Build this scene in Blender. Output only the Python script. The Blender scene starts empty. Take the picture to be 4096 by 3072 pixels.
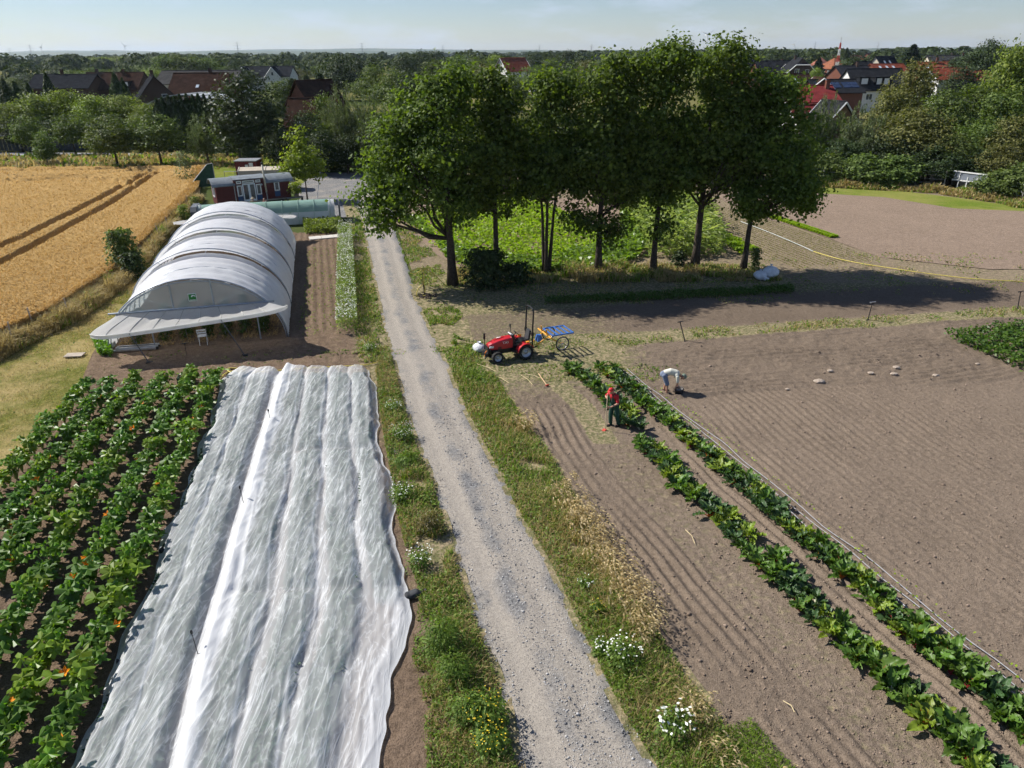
import bpy, bmesh, math, random
import numpy as np
from mathutils import Vector, Matrix, Euler
R = math.radians
scene = bpy.context.scene
COL = scene.collection

# ------------------------------------------------------------------ camera
cam_d = bpy.data.cameras.new('camera')
cam_d.sensor_width = 36.0
cam_d.lens = 25.42
cam_d.clip_start = 0.5
cam_d.clip_end = 40000
cam = bpy.data.objects.new('camera', cam_d)
COL.objects.link(cam)
cam.matrix_world = (Matrix.Translation((0, 0, 13.5)) @ Matrix.Rotation(R(90 - 24.6), 4, 'X')
                    @ Matrix.Rotation(R(-0.45), 4, 'Z'))
scene.camera = cam

# ------------------------------------------------------------------ sky and sun
SUN_EL, SHADOW_AZ = 42.0, -24.0
sun_vec = Vector((-math.cos(R(SHADOW_AZ)) * math.cos(R(SUN_EL)),
                  -math.sin(R(SHADOW_AZ)) * math.cos(R(SUN_EL)), math.sin(R(SUN_EL))))
world = bpy.data.worlds.new('World')
scene.world = world
world.use_nodes = True
wn, wl = world.node_tree.nodes, world.node_tree.links
wn.clear()
w_out = wn.new('ShaderNodeOutputWorld')
w_bg = wn.new('ShaderNodeBackground')
w_sky = wn.new('ShaderNodeTexSky')
w_sky.sky_type = 'NISHITA'
w_sky.sun_disc = False
w_sky.sun_elevation = R(SUN_EL)
w_sky.sun_rotation = math.atan2(sun_vec.x, sun_vec.y) % (2 * math.pi)
w_sky.altitude = 50
w_sky.air_density = 1.0
w_sky.dust_density = 0.0
w_sky.ozone_density = 1.6
w_bg.inputs['Strength'].default_value = 0.058
# faint fair-weather clouds all round the sky dome (noise on the view direction, flattened)
w_tc = wn.new('ShaderNodeTexCoord')
w_map = wn.new('ShaderNodeMapping')
w_map.inputs['Scale'].default_value = (1.0, 1.0, 3.6)
w_noise = wn.new('ShaderNodeTexNoise')
w_noise.inputs['Scale'].default_value = 7.0
w_noise.inputs['Detail'].default_value = 7.0
w_noise.inputs['Roughness'].default_value = 0.58
w_ramp = wn.new('ShaderNodeValToRGB')
w_ramp.color_ramp.elements[0].position = 0.50
w_ramp.color_ramp.elements[0].color = (0, 0, 0, 1)
w_ramp.color_ramp.elements[1].position = 0.74
w_ramp.color_ramp.elements[1].color = (0.62, 0.62, 0.62, 1)
w_mix = wn.new('ShaderNodeMixRGB')
w_mix.inputs['Color2'].default_value = (9.3, 9.9, 10.4, 1)
wl.new(w_tc.outputs['Generated'], w_map.inputs['Vector'])
wl.new(w_map.outputs['Vector'], w_noise.inputs['Vector'])
wl.new(w_noise.outputs['Fac'], w_ramp.inputs['Fac'])
wl.new(w_ramp.outputs['Color'], w_mix.inputs['Fac'])
wl.new(w_sky.outputs['Color'], w_mix.inputs['Color1'])
w_tint = wn.new('ShaderNodeMixRGB')
w_tint.blend_type = 'MULTIPLY'
w_tint.inputs['Fac'].default_value = 1.0
w_tint.inputs['Color2'].default_value = (0.88, 0.94, 1.13, 1)
wl.new(w_mix.outputs['Color'], w_tint.inputs['Color1'])
wl.new(w_tint.outputs['Color'], w_bg.inputs['Color'])
wl.new(w_bg.outputs['Background'], w_out.inputs['Surface'])

sun_d = bpy.data.lights.new('sun', 'SUN')
sun_d.energy = 5.0
sun_d.angle = R(0.53)
sun_d.color = (1.0, 0.955, 0.88)
sun = bpy.data.objects.new('sun', sun_d)
COL.objects.link(sun)
sun.location = sun_vec * 100
sun.rotation_euler = (-sun_vec).to_track_quat('-Z', 'Y').to_euler()

scene.view_settings.view_transform = 'Standard'
scene.view_settings.look = 'None'
scene.view_settings.exposure = 0.58
scene.view_settings.gamma = 1.0
scene.view_settings.use_curve_mapping = False
scene.render.engine = 'CYCLES'
scene.cycles.use_denoising = True
scene.cycles.use_adaptive_sampling = True
scene.cycles.adaptive_threshold = 0.05
scene.cycles.max_bounces = 6
scene.cycles.diffuse_bounces = 2
scene.cycles.glossy_bounces = 2
scene.cycles.transmission_bounces = 4
scene.cycles.transparent_max_bounces = 8
scene.cycles.volume_bounces = 0
scene.cycles.caustics_reflective = False
scene.cycles.caustics_refractive = False
scene.cycles.sample_clamp_indirect = 4.0

# ------------------------------------------------------------------ helpers
def link(name, data, parent=None, loc=(0, 0, 0), rot=(0, 0, 0), scale=None):
    o = bpy.data.objects.new(name, data)
    COL.objects.link(o)
    o.location = loc
    o.rotation_euler = rot if not isinstance(rot, (int, float)) else (0, 0, rot)
    if scale is not None:
        o.scale = (scale,) * 3 if isinstance(scale, (int, float)) else scale
    if parent:
        o.parent = parent
    return o

def tag(o, label=None, cat=None, group=None, kind=None):
    if label: o['label'] = label
    if cat: o['category'] = cat
    if group: o['group'] = group
    if kind: o['kind'] = kind
    return o

def thing(name, label, cat, loc=(0, 0, 0), rz=0.0, group=None):
    return tag(link(name, None, None, loc, rz), label, cat, group)

def copy_tree(o, parent=None):
    c = o.copy()
    COL.objects.link(c)
    c.parent = parent
    for ch in KIDS.get(o.name, ()):
        copy_tree(ch, c)
    return c
KIDS = {}
def remember(root):
    KIDS[root.name] = [c for c in root.children]
    for c in root.children:
        remember(c)

def np_mesh(name, V, Fq, mats, smooth=False, attrs=None, mi=None):
    """fast mesh from arrays; Fq is (n,3) or (n,4)"""
    V = np.asarray(V, np.float32); Fq = np.asarray(Fq, np.int32)
    me = bpy.data.meshes.new(name)
    n, k = Fq.shape
    me.vertices.add(len(V)); me.vertices.foreach_set('co', V.ravel())
    me.loops.add(n * k); me.loops.foreach_set('vertex_index', Fq.ravel())
    me.polygons.add(n)
    me.polygons.foreach_set('loop_start', np.arange(0, n * k, k, dtype=np.int32))
    me.polygons.foreach_set('loop_total', np.full(n, k, np.int32))
    if mi is not None: me.polygons.foreach_set('material_index', np.asarray(mi, np.int32))
    if smooth: me.polygons.foreach_set('use_smooth', np.ones(n, bool))
    for m in (mats if isinstance(mats, (list, tuple)) else [mats]): me.materials.append(m)
    for an, av in (attrs or {}).items():
        a = me.attributes.new(an, 'FLOAT', 'POINT')
        a.data.foreach_set('value', np.asarray(av, np.float32).ravel())
    me.update(calc_edges=True)
    return me

class MB:
    """collects simple shapes into one mesh"""
    def __init__(s): s.v, s.f, s.m, s.cur, s.M = [], [], [], 0, None
    def at(s, M): s.M = M; return s
    def mat(s, i): s.cur = i; return s
    def add(s, vs, fs):
        b = len(s.v)
        for p in vs:
            p = Vector(p)
            s.v.append(tuple(s.M @ p) if s.M else tuple(p))
        for f in fs:
            s.f.append(tuple(b + i for i in f)); s.m.append(s.cur)
        return s
    def box(s, c, d, rz=0, rx=0, ry=0, top=(1, 1)):
        """centre, full sizes; top scales the upper face in x, y"""
        E = Euler((rx, ry, rz)).to_matrix()
        vs = []
        for z in (-1, 1):
            for x, y in ((-1, -1), (1, -1), (1, 1), (-1, 1)):
                k = top if z > 0 else (1, 1)
                vs.append(Vector(c) + E @ Vector((x * d[0] / 2 * k[0], y * d[1] / 2 * k[1], z * d[2] / 2)))
        return s.add(vs, [(3, 2, 1, 0), (4, 5, 6, 7), (0, 1, 5, 4), (1, 2, 6, 5), (2, 3, 7, 6), (3, 0, 4, 7)])
    def tube(s, pts, r, n=8, cap=True, up=None):
        pts = [Vector(p) for p in pts]
        rs = r if isinstance(r, (list, tuple)) else [r] * len(pts)
        vs, fs = [], []
        a = None
        for i, p in enumerate(pts):
            t = (pts[min(i + 1, len(pts) - 1)] - pts[max(i - 1, 0)]).normalized()
            if a is None:
                a = Vector((0, 0, 1)) if abs(t.z) < 0.9 else Vector((1, 0, 0))
                if up: a = Vector(up)
            a = (a - t * a.dot(t))
            if a.length < 1e-6: a = t.orthogonal()
            a.normalize()
            b = t.cross(a)
            for k in range(n):
                q = 2 * math.pi * k / n
                vs.append(p + (a * math.cos(q) + b * math.sin(q)) * rs[i])
        for i in range(len(pts) - 1):
            for k in range(n):
                fs.append((i * n + k, i * n + (k + 1) % n, (i + 1) * n + (k + 1) % n, (i + 1) * n + k))
        if cap:
            fs.append(tuple(range(n - 1, -1, -1)))
            fs.append(tuple((len(pts) - 1) * n + k for k in range(n)))
        return s.add(vs, fs)
    def lathe(s, prof, c=(0, 0, 0), axis='Z', n=24, a0=0, a1=2 * math.pi):
        """prof: (radius, height) pairs, spun about axis through c"""
        full = abs(a1 - a0 - 2 * math.pi) < 1e-6
        k = n if full else n + 1
        vs, fs = [], []
        for r_, h in prof:
            for i in range(k):
                q = a0 + (a1 - a0) * i / n
                x, y = r_ * math.cos(q), r_ * math.sin(q)
                p = {'Z': (x, y, h), 'Y': (x, h, y), 'X': (h, x, y)}[axis]
                vs.append(Vector(c) + Vector(p))
        for j in range(len(prof) - 1):
            for i in range(n):
                i2 = (i + 1) % k
                fs.append((j * k + i, j * k + i2, (j + 1) * k + i2, (j + 1) * k + i))
        return s.add(vs, fs)
    def prism(s, poly, c, ux, uy, uz, depth):
        """extrude the 2-D poly (in ux, uy) along uz by depth, starting at c"""
        c, ux, uy, uz = map(Vector, (c, ux, uy, uz))
        n = len(poly)
        vs = [c + ux * a + uy * b for a, b in poly] + [c + ux * a + uy * b + uz * depth for a, b in poly]
        fs = [tuple(range(n - 1, -1, -1)), tuple(range(n, 2 * n))]
        fs += [(i, (i + 1) % n, n + (i + 1) % n, n + i) for i in range(n)]
        return s.add(vs, fs)
    def ball(s, c, r, nu=12, nv=8):
        r = (r,) * 3 if isinstance(r, (int, float)) else r
        vs = [Vector(c) + Vector((0, 0, -r[2]))]
        for j in range(1, nv):
            t = -math.pi / 2 + math.pi * j / nv
            for i in range(nu):
                q = 2 * math.pi * i / nu
                vs.append(Vector(c) + Vector((r[0] * math.cos(t) * math.cos(q), r[1] * math.cos(t) * math.sin(q), r[2] * math.sin(t))))
        vs.append(Vector(c) + Vector((0, 0, r[2])))
        fs = [(0, 1 + (i + 1) % nu, 1 + i) for i in range(nu)]
        for j in range(nv - 2):
            for i in range(nu):
                fs.append((1 + j * nu + i, 1 + j * nu + (i + 1) % nu, 1 + (j + 1) * nu + (i + 1) % nu, 1 + (j + 1) * nu + i))
        l = len(vs) - 1
        fs += [(l, 1 + (nv - 2) * nu + i, 1 + (nv - 2) * nu + (i + 1) % nu) for i in range(nu)]
        return s.add(vs, fs)
    def mesh(s, name, mats, smooth=False):
        me = bpy.data.meshes.new(name)
        me.from_pydata(s.v, [], s.f)
        for m in (mats if isinstance(mats, (list, tuple)) else [mats]): me.materials.append(m)
        me.polygons.foreach_set('material_index', s.m)
        if smooth: me.polygons.foreach_set('use_smooth', [True] * len(s.f))
        me.update()
        return me
    def build(s, name, mats, parent=None, smooth=False, loc=(0, 0, 0), rot=(0, 0, 0)):
        return link(name, s.mesh(name, mats, smooth), parent, loc, rot)

# ---- noise
def _h(i, j, s):
    n = (i.astype(np.int64) * 374761393 + j.astype(np.int64) * 668265263 + s * 1442695041) & 0xffffffff
    n = ((n ^ (n >> 13)) * 1274126177) & 0xffffffff
    n = ((n ^ (n >> 16)) * 2246822519) & 0xffffffff
    return ((n ^ (n >> 15)) & 0xffffff) / float(0xffffff)
def vn(x, y, s=0):
    x = np.asarray(x, float); y = np.asarray(y, float)
    i, j = np.floor(x), np.floor(y)
    fx, fy = x - i, y - j
    fx = fx * fx * (3 - 2 * fx); fy = fy * fy * (3 - 2 * fy)
    a, b, c, d = _h(i, j, s), _h(i + 1, j, s), _h(i, j + 1, s), _h(i + 1, j + 1, s)
    return (a * (1 - fx) + b * fx) * (1 - fy) + (c * (1 - fx) + d * fx) * fy
def fbm(x, y, o=4, s=0, g=0.5):
    t, a, n = 0, 1, 0
    for k in range(o):
        t = t + a * vn(x * 2 ** k + 17.3 * k, y * 2 ** k - 9.1 * k, s + k); n += a; a *= g
    return t / n
def sstep(a, b, x):
    t = np.clip((np.asarray(x, float) - a) / (b - a), 0, 1)
    return t * t * (3 - 2 * t)
def curve(pts):
    """x as a function of y through measured ground points"""
    p = sorted((q[1], q[0]) for q in pts)
    ys, xs = [a for a, _ in p], [b for _, b in p]
    return lambda y: np.interp(y, ys, xs)

def grid_mesh(name, xl, xr, ys, nx, hf, mat, smooth=True, attrs=None, power=1.0):
    """structured sheet between the two boundary curves xl(y), xr(y)"""
    ys = np.asarray(ys, float)
    u = np.linspace(0, 1, nx) ** power
    X = xl(ys)[:, None] * (1 - u) + xr(ys)[:, None] * u
    Y = np.repeat(ys[:, None], nx, 1)
    U = np.repeat(u[None, :], len(ys), 0)
    Z = hf(X, Y, U)
    V = np.stack([X, Y, Z], -1).reshape(-1, 3)
    i = np.arange(len(ys) - 1)[:, None] * nx + np.arange(nx - 1)[None, :]
    F = np.stack([i, i + 1, i + nx + 1, i + nx], -1).reshape(-1, 4)
    at = {k: f(X, Y, U) for k, f in (attrs or {}).items()}
    at['u'] = U
    return np_mesh(name, V, F, mat, smooth, at)

def poly_sheet(name, pts, z, mat, jit=0.0, seed=1, step=1.0):
    rng = random.Random(seed)
    out = []
    n = len(pts)
    for k in range(n):
        a, b = Vector(pts[k]), Vector(pts[(k + 1) % n])
        m = max(1, int((b - a).length / step)) if jit else 1
        for q in range(m):
            p = a.lerp(b, q / m)
            out.append((p.x + rng.uniform(-jit, jit), p.y + rng.uniform(-jit, jit), z))
    me = bpy.data.meshes.new(name)
    me.from_pydata(out, [], [tuple(range(len(out)))])
    me.materials.append(mat)
    if me.polygons[0].normal.z < 0: me.flip_normals()
    me.update()
    return tag(link(name, me), kind='structure')

# ---- leaves, blades, stones as arrays
def unit(a): return a / np.maximum(np.linalg.norm(a, axis=1, keepdims=True), 1e-9)
def leaf_quads(C, N, L, W, rng, fold=0.12, T=None):
    """one folded four-corner leaf per row: centre C, normal N, length L, width W"""
    n = len(C)
    N = unit(N)
    if T is None: T = rng.normal(size=(n, 3))
    T = unit(T - N * (T * N).sum(1, keepdims=True))
    B = np.cross(N, T)
    L = np.broadcast_to(L, n)[:, None]; W = np.broadcast_to(W, n)[:, None]
    V = np.stack([C - T * L / 2, C + B * W / 2 + N * W * fold, C + T * L / 2 - N * L * fold * .6, C - B * W / 2 + N * W * fold], 1).reshape(-1, 3)
    F = np.arange(4 * n).reshape(n, 4)
    return V, F
def blades(P, H, W, lean, rng, az=None):
    """two-piece grass blades: root points P, heights H, widths W, lean = how far the tip goes sideways"""
    n = len(P)
    a = rng.uniform(0, 2 * np.pi, n) if az is None else az
    d = np.stack([np.cos(a), np.sin(a), np.zeros(n)], 1)
    s = np.stack([-np.sin(a), np.cos(a), np.zeros(n)], 1)
    H = np.broadcast_to(H, n)[:, None]; W = np.broadcast_to(W, n)[:, None]; lean = np.broadcast_to(lean, n)[:, None]
    up = np.array([[0, 0, 1.0]])
    m = P + up * H * .6 + d * H * lean * .35
    t = P + up * H * (1 - .35 * lean) + d * H * lean
    V = np.stack([P - s * W / 2, P + s * W / 2, m + s * W * .4, t, m - s * W * .4], 1).reshape(-1, 3)
    b = (np.arange(n) * 5)[:, None]
    F = np.concatenate([b + np.array([[0, 1, 2]]), b + np.array([[0, 2, 4]]), b + np.array([[4, 2, 3]])])
    return V, F
def stones(C, S, rng):
    n = len(C)
    base = np.array([[1, 0, 0], [0, 1, 0], [-1, 0, 0], [0, -1, 0], [.1, 0, .7], [0, .1, -.5]], float)
    a = rng.uniform(0, 6.28, n); ca, sa = np.cos(a)[:, None], np.sin(a)[:, None]
    V = base[None] * S[:, None, None] * rng.uniform(.6, 1.2, (n, 6, 3))
    x, y = V[..., 0] * ca - V[..., 1] * sa, V[..., 0] * sa + V[..., 1] * ca
    V = np.stack([x, y, V[..., 2]], -1) + C[:, None, :]
    T = np.array([[0, 1, 4], [1, 2, 4], [2, 3, 4], [3, 0, 4], [1, 0, 5], [2, 1, 5], [3, 2, 5], [0, 3, 5]])
    F = (np.arange(n) * 6)[:, None, None] + T[None]
    return V.reshape(-1, 3), F.reshape(-1, 3)
def stuff(name, V, F, mat, label, cat, parent=None, smooth=False, loc=(0, 0, 0)):
    return tag(link(name, np_mesh(name, V, F, mat, smooth), parent, loc), label, None if parent else cat, None, 'stuff')
def join(parts):
    Vs, Fs, b = [], [], 0
    for V, F in parts:
        if len(V) == 0: continue
        Vs.append(V); Fs.append(F + b); b += len(V)
    return np.concatenate(Vs), np.concatenate(Fs)
def quads_to_tris(F): return np.concatenate([F[:, [0, 1, 2]], F[:, [0, 2, 3]]])
def in_poly(x, y, poly):
    ins = np.zeros(len(x), bool)
    n = len(poly)
    for i in range(n):
        x1, y1 = poly[i]; x2, y2 = poly[(i + 1) % n]
        c = ((y1 > y) != (y2 > y)) & (x < (x2 - x1) * (y - y1) / (y2 - y1 + 1e-12) + x1)
        ins ^= c
    return ins
def scatter_poly(poly, n, rng):
    p = np.array(poly); lo, hi = p.min(0), p.max(0)
    out = []
    got = 0
    while got < n:
        q = rng.uniform(lo, hi, (n * 2, 2))
        q = q[in_poly(q[:, 0], q[:, 1], poly)]
        out.append(q); got += len(q)
    return np.concatenate(out)[:n]

# ------------------------------------------------------------------ materials
MATS = {}
def nodes_of(name):
    m = bpy.data.materials.new(name)
    m.use_nodes = True
    nt = m.node_tree
    nt.nodes.clear()
    out = nt.nodes.new('ShaderNodeOutputMaterial')
    return m, nt, nt.nodes, nt.links, out
def noise_node(nt, scale, detail=4, rough=.55, vec=None, dim=None):
    n = nt.nodes.new('ShaderNodeTexNoise')
    n.inputs['Scale'].default_value = scale
    n.inputs['Detail'].default_value = detail
    n.inputs['Roughness'].default_value = rough
    if vec is not None: nt.links.new(vec, n.inputs['Vector'])
    return n
def ramp_node(nt, fac, stops):
    r = nt.nodes.new('ShaderNodeValToRGB')
    e = r.color_ramp.elements
    while len(e) < len(stops): e.new(0.5)
    for k, (p, c) in enumerate(stops):
        e[k].position = p
        e[k].color = (*c, 1) if len(c) == 3 else c
    nt.links.new(fac, r.inputs['Fac'])
    return r
def mix_node(nt, fac, a, b, mode='MIX'):
    m = nt.nodes.new('ShaderNodeMixRGB')
    m.blend_type = mode
    for s, v in (('Fac', fac), ('Color1', a), ('Color2', b)):
        if isinstance(v, (int, float)): m.inputs[s].default_value = v
        elif isinstance(v, tuple): m.inputs[s].default_value = (*v, 1) if len(v) == 3 else v
        else: nt.links.new(v, m.inputs[s])
    return m.outputs['Color']
def math_node(nt, op, a, b=None):
    m = nt.nodes.new('ShaderNodeMath')
    m.operation = op
    for k, v in enumerate((a, b)):
        if v is None: continue
        if isinstance(v, (int, float)): m.inputs[k].default_value = v
        else: nt.links.new(v, m.inputs[k])
    return m.outputs[0]
def attr_node(nt, name):
    a = nt.nodes.new('ShaderNodeAttribute'); a.attribute_name = name
    return a.outputs['Fac']
def principled(nt, col, rough=.8, spec=.3, metal=0.0):
    p = nt.nodes.new('ShaderNodeBsdfPrincipled')
    if isinstance(col, tuple): p.inputs['Base Color'].default_value = (*col, 1)
    else: nt.links.new(col, p.inputs['Base Color'])
    p.inputs['Roughness'].default_value = rough
    p.inputs['Specular IOR Level'].default_value = spec
    p.inputs['Metallic'].default_value = metal
    return p
def bump_node(nt, h, strength, dist):
    b = nt.nodes.new('ShaderNodeBump')
    b.inputs['Strength'].default_value = strength
    b.inputs['Distance'].default_value = dist
    nt.links.new(h, b.inputs['Height'])
    return b.outputs['Normal']
def position(nt):
    return nt.nodes.new('ShaderNodeNewGeometry').outputs['Position']

def mat(name, c1, c2=None, scale=6.0, rough=.75, spec=.3, metal=0.0, bump=0.0, bscale=None, local=True, lo=.35, hi=.65):
    """plain surface: two tones by noise, light relief"""
    if name in MATS: return MATS[name]
    m, nt, N, L, out = nodes_of(name)
    vec = N.new('ShaderNodeTexCoord').outputs['Object'] if local else position(nt)
    c2 = c2 or tuple(x * .78 for x in c1)
    nz = noise_node(nt, scale, 5, .6, vec)
    col = ramp_node(nt, nz.outputs['Fac'], [(lo, c2), (hi, c1)]).outputs['Color']
    p = principled(nt, col, rough, spec, metal)
    if bump:
        nb = noise_node(nt, bscale or scale * 4, 4, .6, vec)
        L.new(bump_node(nt, nb.outputs['Fac'], bump, .03), p.inputs['Normal'])
    L.new(p.outputs[0], out.inputs['Surface'])
    MATS[name] = m
    return m
def leaf_mat(name, c1, c2, trans=.35, rough=.5, spec=.35, tint=None, obj_var=.25, big=0.0):
    """leaves: tone differs leaf by leaf and plant by plant, light passes through"""
    if name in MATS: return MATS[name]
    m, nt, N, L, out = nodes_of(name)
    g = N.new('ShaderNodeNewGeometry')
    oi = N.new('ShaderNodeObjectInfo')
    col = ramp_node(nt, g.outputs['Random Per Island'], [(0.0, c2), (0.55, tuple((a + b) / 2 for a, b in zip(c1, c2))), (1.0, c1)]).outputs['Color']
    hs = N.new('ShaderNodeHueSaturation')
    L.new(col, hs.inputs['Color'])
    v = math_node(nt, 'MULTIPLY_ADD', oi.outputs['Random'], obj_var)
    nt.nodes[-1].inputs[2].default_value = 1 - obj_var / 2
    L.new(v, hs.inputs['Value'])
    hv = math_node(nt, 'MULTIPLY_ADD', oi.outputs['Random'], obj_var * .06)
    nt.nodes[-1].inputs[2].default_value = .5 - obj_var * .03
    L.new(hv, hs.inputs['Hue'])
    col = hs.outputs['Color']
    if big:
        nz = noise_node(nt, big, 2, .5, position(nt))
        col = mix_node(nt, math_node(nt, 'MULTIPLY', nz.outputs['Fac'], .5), col, tuple(x * .45 for x in c2), 'MIX')
    p = principled(nt, col, rough, spec)
    t = N.new('ShaderNodeBsdfTranslucent')
    tc = mix_node(nt, 1.0, col, tint or (1.35, 1.5, .45), 'MULTIPLY')
    L.new(tc, t.inputs['Color'])
    mx = N.new('ShaderNodeMixShader'); mx.inputs[0].default_value = trans
    L.new(p.outputs[0], mx.inputs[1]); L.new(t.outputs[0], mx.inputs[2])
    L.new(mx.outputs[0], out.inputs['Surface'])
    MATS[name] = m
    return m

# ------------------------------------------------------------------ measured ground lines (metres; camera stands over 0,0 looking along +y)
road_l = curve([(-0.07, 10.33), (-0.39, 12.23), (-0.94, 13.98), (-1.55, 16.10), (-2.34, 19.21), (-2.93, 21.42), (-4.14, 25.16), (-5.60, 31.13), (-7.20, 37.54), (-9.28, 46.60), (-11.01, 54.10), (-12.87, 62.19), (-15.68, 72.81), (0.3, 8)])
road_r = curve([(3.05, 10.30), (2.50, 11.81), (1.89, 14.11), (1.22, 16.87), (0.33, 19.43), (-0.54, 22.63), (-1.87, 27.17), (-2.88, 31.63), (-4.06, 36.03), (-5.55, 41.58), (-6.86, 47.64), (-8.56, 55.47), (-10.34, 63.97), (-12.45, 75.18), (3.7, 8)])
bed_l = curve([(-0.87, 30.40), (0.26, 26.28), (1.25, 23.26), (2.14, 19.67), (2.66, 17.72), (3.32, 15.29), (3.82, 13.17), (4.35, 11.67), (4.80, 10.71), (6.0, 8), (-2.26, 34.64), (-3.0, 40), (-3.4, 44)])
chard_a = curve([(2.88, 30.69), (4.34, 27.14), (4.96, 23.90), (5.83, 20.71), (6.89, 17.89), (7.56, 15.80), (8.12, 14.04), (8.67, 12.69), (9.14, 11.50), (9.50, 10.34), (10.2, 8)])
chard_b = curve([(4.41, 30.93), (5.68, 27.03), (6.88, 23.87), (7.78, 20.97), (8.53, 18.57), (9.23, 16.77), (9.76, 15.04), (10.22, 13.55), (10.69, 12.39), (11.08, 11.12), (12.0, 8)])
wheat_r = curve([(-26.6, 30), (-26.39, 34.83), (-25.75, 38.73), (-26.48, 47.08), (-28.75, 57.66), (-33.27, 78.76), (-38.52, 93.71)])
fleece_l = curve([(-13.09, 30.32), (-11.96, 24.17), (-10.44, 17.44), (-9.62, 13.01), (-9.20, 10.41), (-8.9, 8.5)])
fleece_m = curve([(-10.78, 30.27), (-10.10, 26.46), (-9.21, 21.21), (-8.41, 16.78), (-7.77, 13.14), (-7.16, 10.39), (-6.9, 8.5)])
fleece_r = curve([(-6.51, 30.99), (-5.27, 25.18), (-4.43, 21.74), (-3.85, 19.23), (-2.71, 15.54), (-2.66, 13.68), (-2.78, 11.73), (-2.86, 10.36), (-3.1, 8.5)])
TA = R(14.0)                                    # tunnel axis, turned left of +y
T_AX = Vector((-math.sin(TA), math.cos(TA), 0)); T_CR = Vector((math.cos(TA), math.sin(TA), 0))
T_C0 = Vector((-15.9, 34.6, 0)); T_HALF, T_LEN, T_H = 4.3, 21.5, 3.45
rng = np.random.default_rng(7)

# ------------------------------------------------------------------ ground materials
def soil_mat(name, light, dark, green=(.10, .13, .035), straw=(.42, .34, .2), fine=1.0, flat=False):
    if name in MATS: return MATS[name]
    m, nt, N, L, out = nodes_of(name)
    pos = position(nt)
    n1 = noise_node(nt, .35, 4, .6, pos); n2 = noise_node(nt, 7 * fine, 6, .68, pos); n3 = noise_node(nt, 34 * fine, 3, .6, pos)
    c = ramp_node(nt, n2.outputs['Fac'], [(.30, dark), (.52, tuple((a + b) / 2 for a, b in zip(light, dark))), (.72, light)]).outputs['Color']
    c = mix_node(nt, ramp_node(nt, n1.outputs['Fac'], [(.35, (0, 0, 0)), (.7, (.45, .45, .45))]).outputs['Color'], c, light)
    c = mix_node(nt, ramp_node(nt, n3.outputs['Fac'], [(.40, (.55, .55, .55)), (.52, (0, 0, 0))]).outputs['Color'], c, tuple(x * .5 for x in dark))
    c = mix_node(nt, ramp_node(nt, n3.outputs['Fac'], [(.66, (0, 0, 0)), (.76, (.45, .45, .45))]).outputs['Color'], c, tuple(min(.6, x * 1.6) for x in light))
    g = attr_node(nt, 'green'); d = attr_node(nt, 'darken')  # second mask darkens the soil; it also carries painted tree shade
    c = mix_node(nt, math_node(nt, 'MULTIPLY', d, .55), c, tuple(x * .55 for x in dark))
    ng = noise_node(nt, 3.6, 7, .8, pos)
    gm = ramp_node(nt, math_node(nt, 'ADD', ng.outputs['Fac'], math_node(nt, 'MULTIPLY', g, .5)), [(.66, (0, 0, 0)), (.86, (1, 1, 1))]).outputs['Color']
    gc = mix_node(nt, ramp_node(nt, n2.outputs['Fac'], [(.42, (0, 0, 0)), (.6, (1, 1, 1))]).outputs['Color'], green, straw)
    c = mix_node(nt, math_node(nt, 'MULTIPLY', gm, math_node(nt, 'MINIMUM', math_node(nt, 'MULTIPLY', g, 2.0), .6)), c, gc)
    p = principled(nt, c, 1.0, 0.0)
    h = math_node(nt, 'ADD', n2.outputs['Fac'], math_node(nt, 'MULTIPLY', n3.outputs['Fac'], .6))
    L.new(bump_node(nt, h, .8 if not flat else .9, .07), p.inputs['Normal'])
    L.new(p.outputs[0], out.inputs['Surface'])
    MATS[name] = m
    return m
def turf_mat(name, a, b, dry, s=1.0, amount=.5):
    if name in MATS: return MATS[name]
    m, nt, N, L, out = nodes_of(name)
    pos = position(nt)
    n1 = noise_node(nt, .28 * s, 5, .62, pos); n2 = noise_node(nt, 9 * s, 5, .7, pos); n3 = noise_node(nt, 1.6 * s, 4, .6, pos)
    c = ramp_node(nt, n2.outputs['Fac'], [(.32, b), (.68, a)]).outputs['Color']
    mk = math_node(nt, 'ADD', n1.outputs['Fac'], math_node(nt, 'MULTIPLY', n3.outputs['Fac'], .5))
    c = mix_node(nt, ramp_node(nt, mk, [(.62, (0, 0, 0)), (.9, (amount * 1.7,) * 3)]).outputs['Color'], c, dry)
    p = principled(nt, c, 1.0, 0.0)
    L.new(bump_node(nt, n2.outputs['Fac'], .9, .08), p.inputs['Normal'])
    L.new(p.outputs[0], out.inputs['Surface'])
    MATS[name] = m
    return m
M_soil = soil_mat('tilled_soil', (.285, .222, .168), (.145, .112, .084))
M_soil2 = soil_mat('rough_soil', (.27, .195, .14), (.115, .082, .058), fine=.8)
M_soil3 = soil_mat('harrowed_soil', (.33, .25, .19), (.21, .157, .118), fine=.45, flat=True)
M_margin = soil_mat('trodden_margin', (.31, .245, .18), (.165, .125, .088), fine=.6, flat=True)
M_lawn = turf_mat('mown_grass', (.19, .185, .05), (.09, .105, .026), (.36, .28, .13), 1.0, .55)
M_lawn2 = turf_mat('green_turf', (.17, .215, .035), (.085, .13, .02), (.27, .24, .08), .6, .35)
M_far = turf_mat('farmland', (.075, .095, .032), (.035, .055, .018), (.24, .2, .085), .012, .5)

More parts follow.
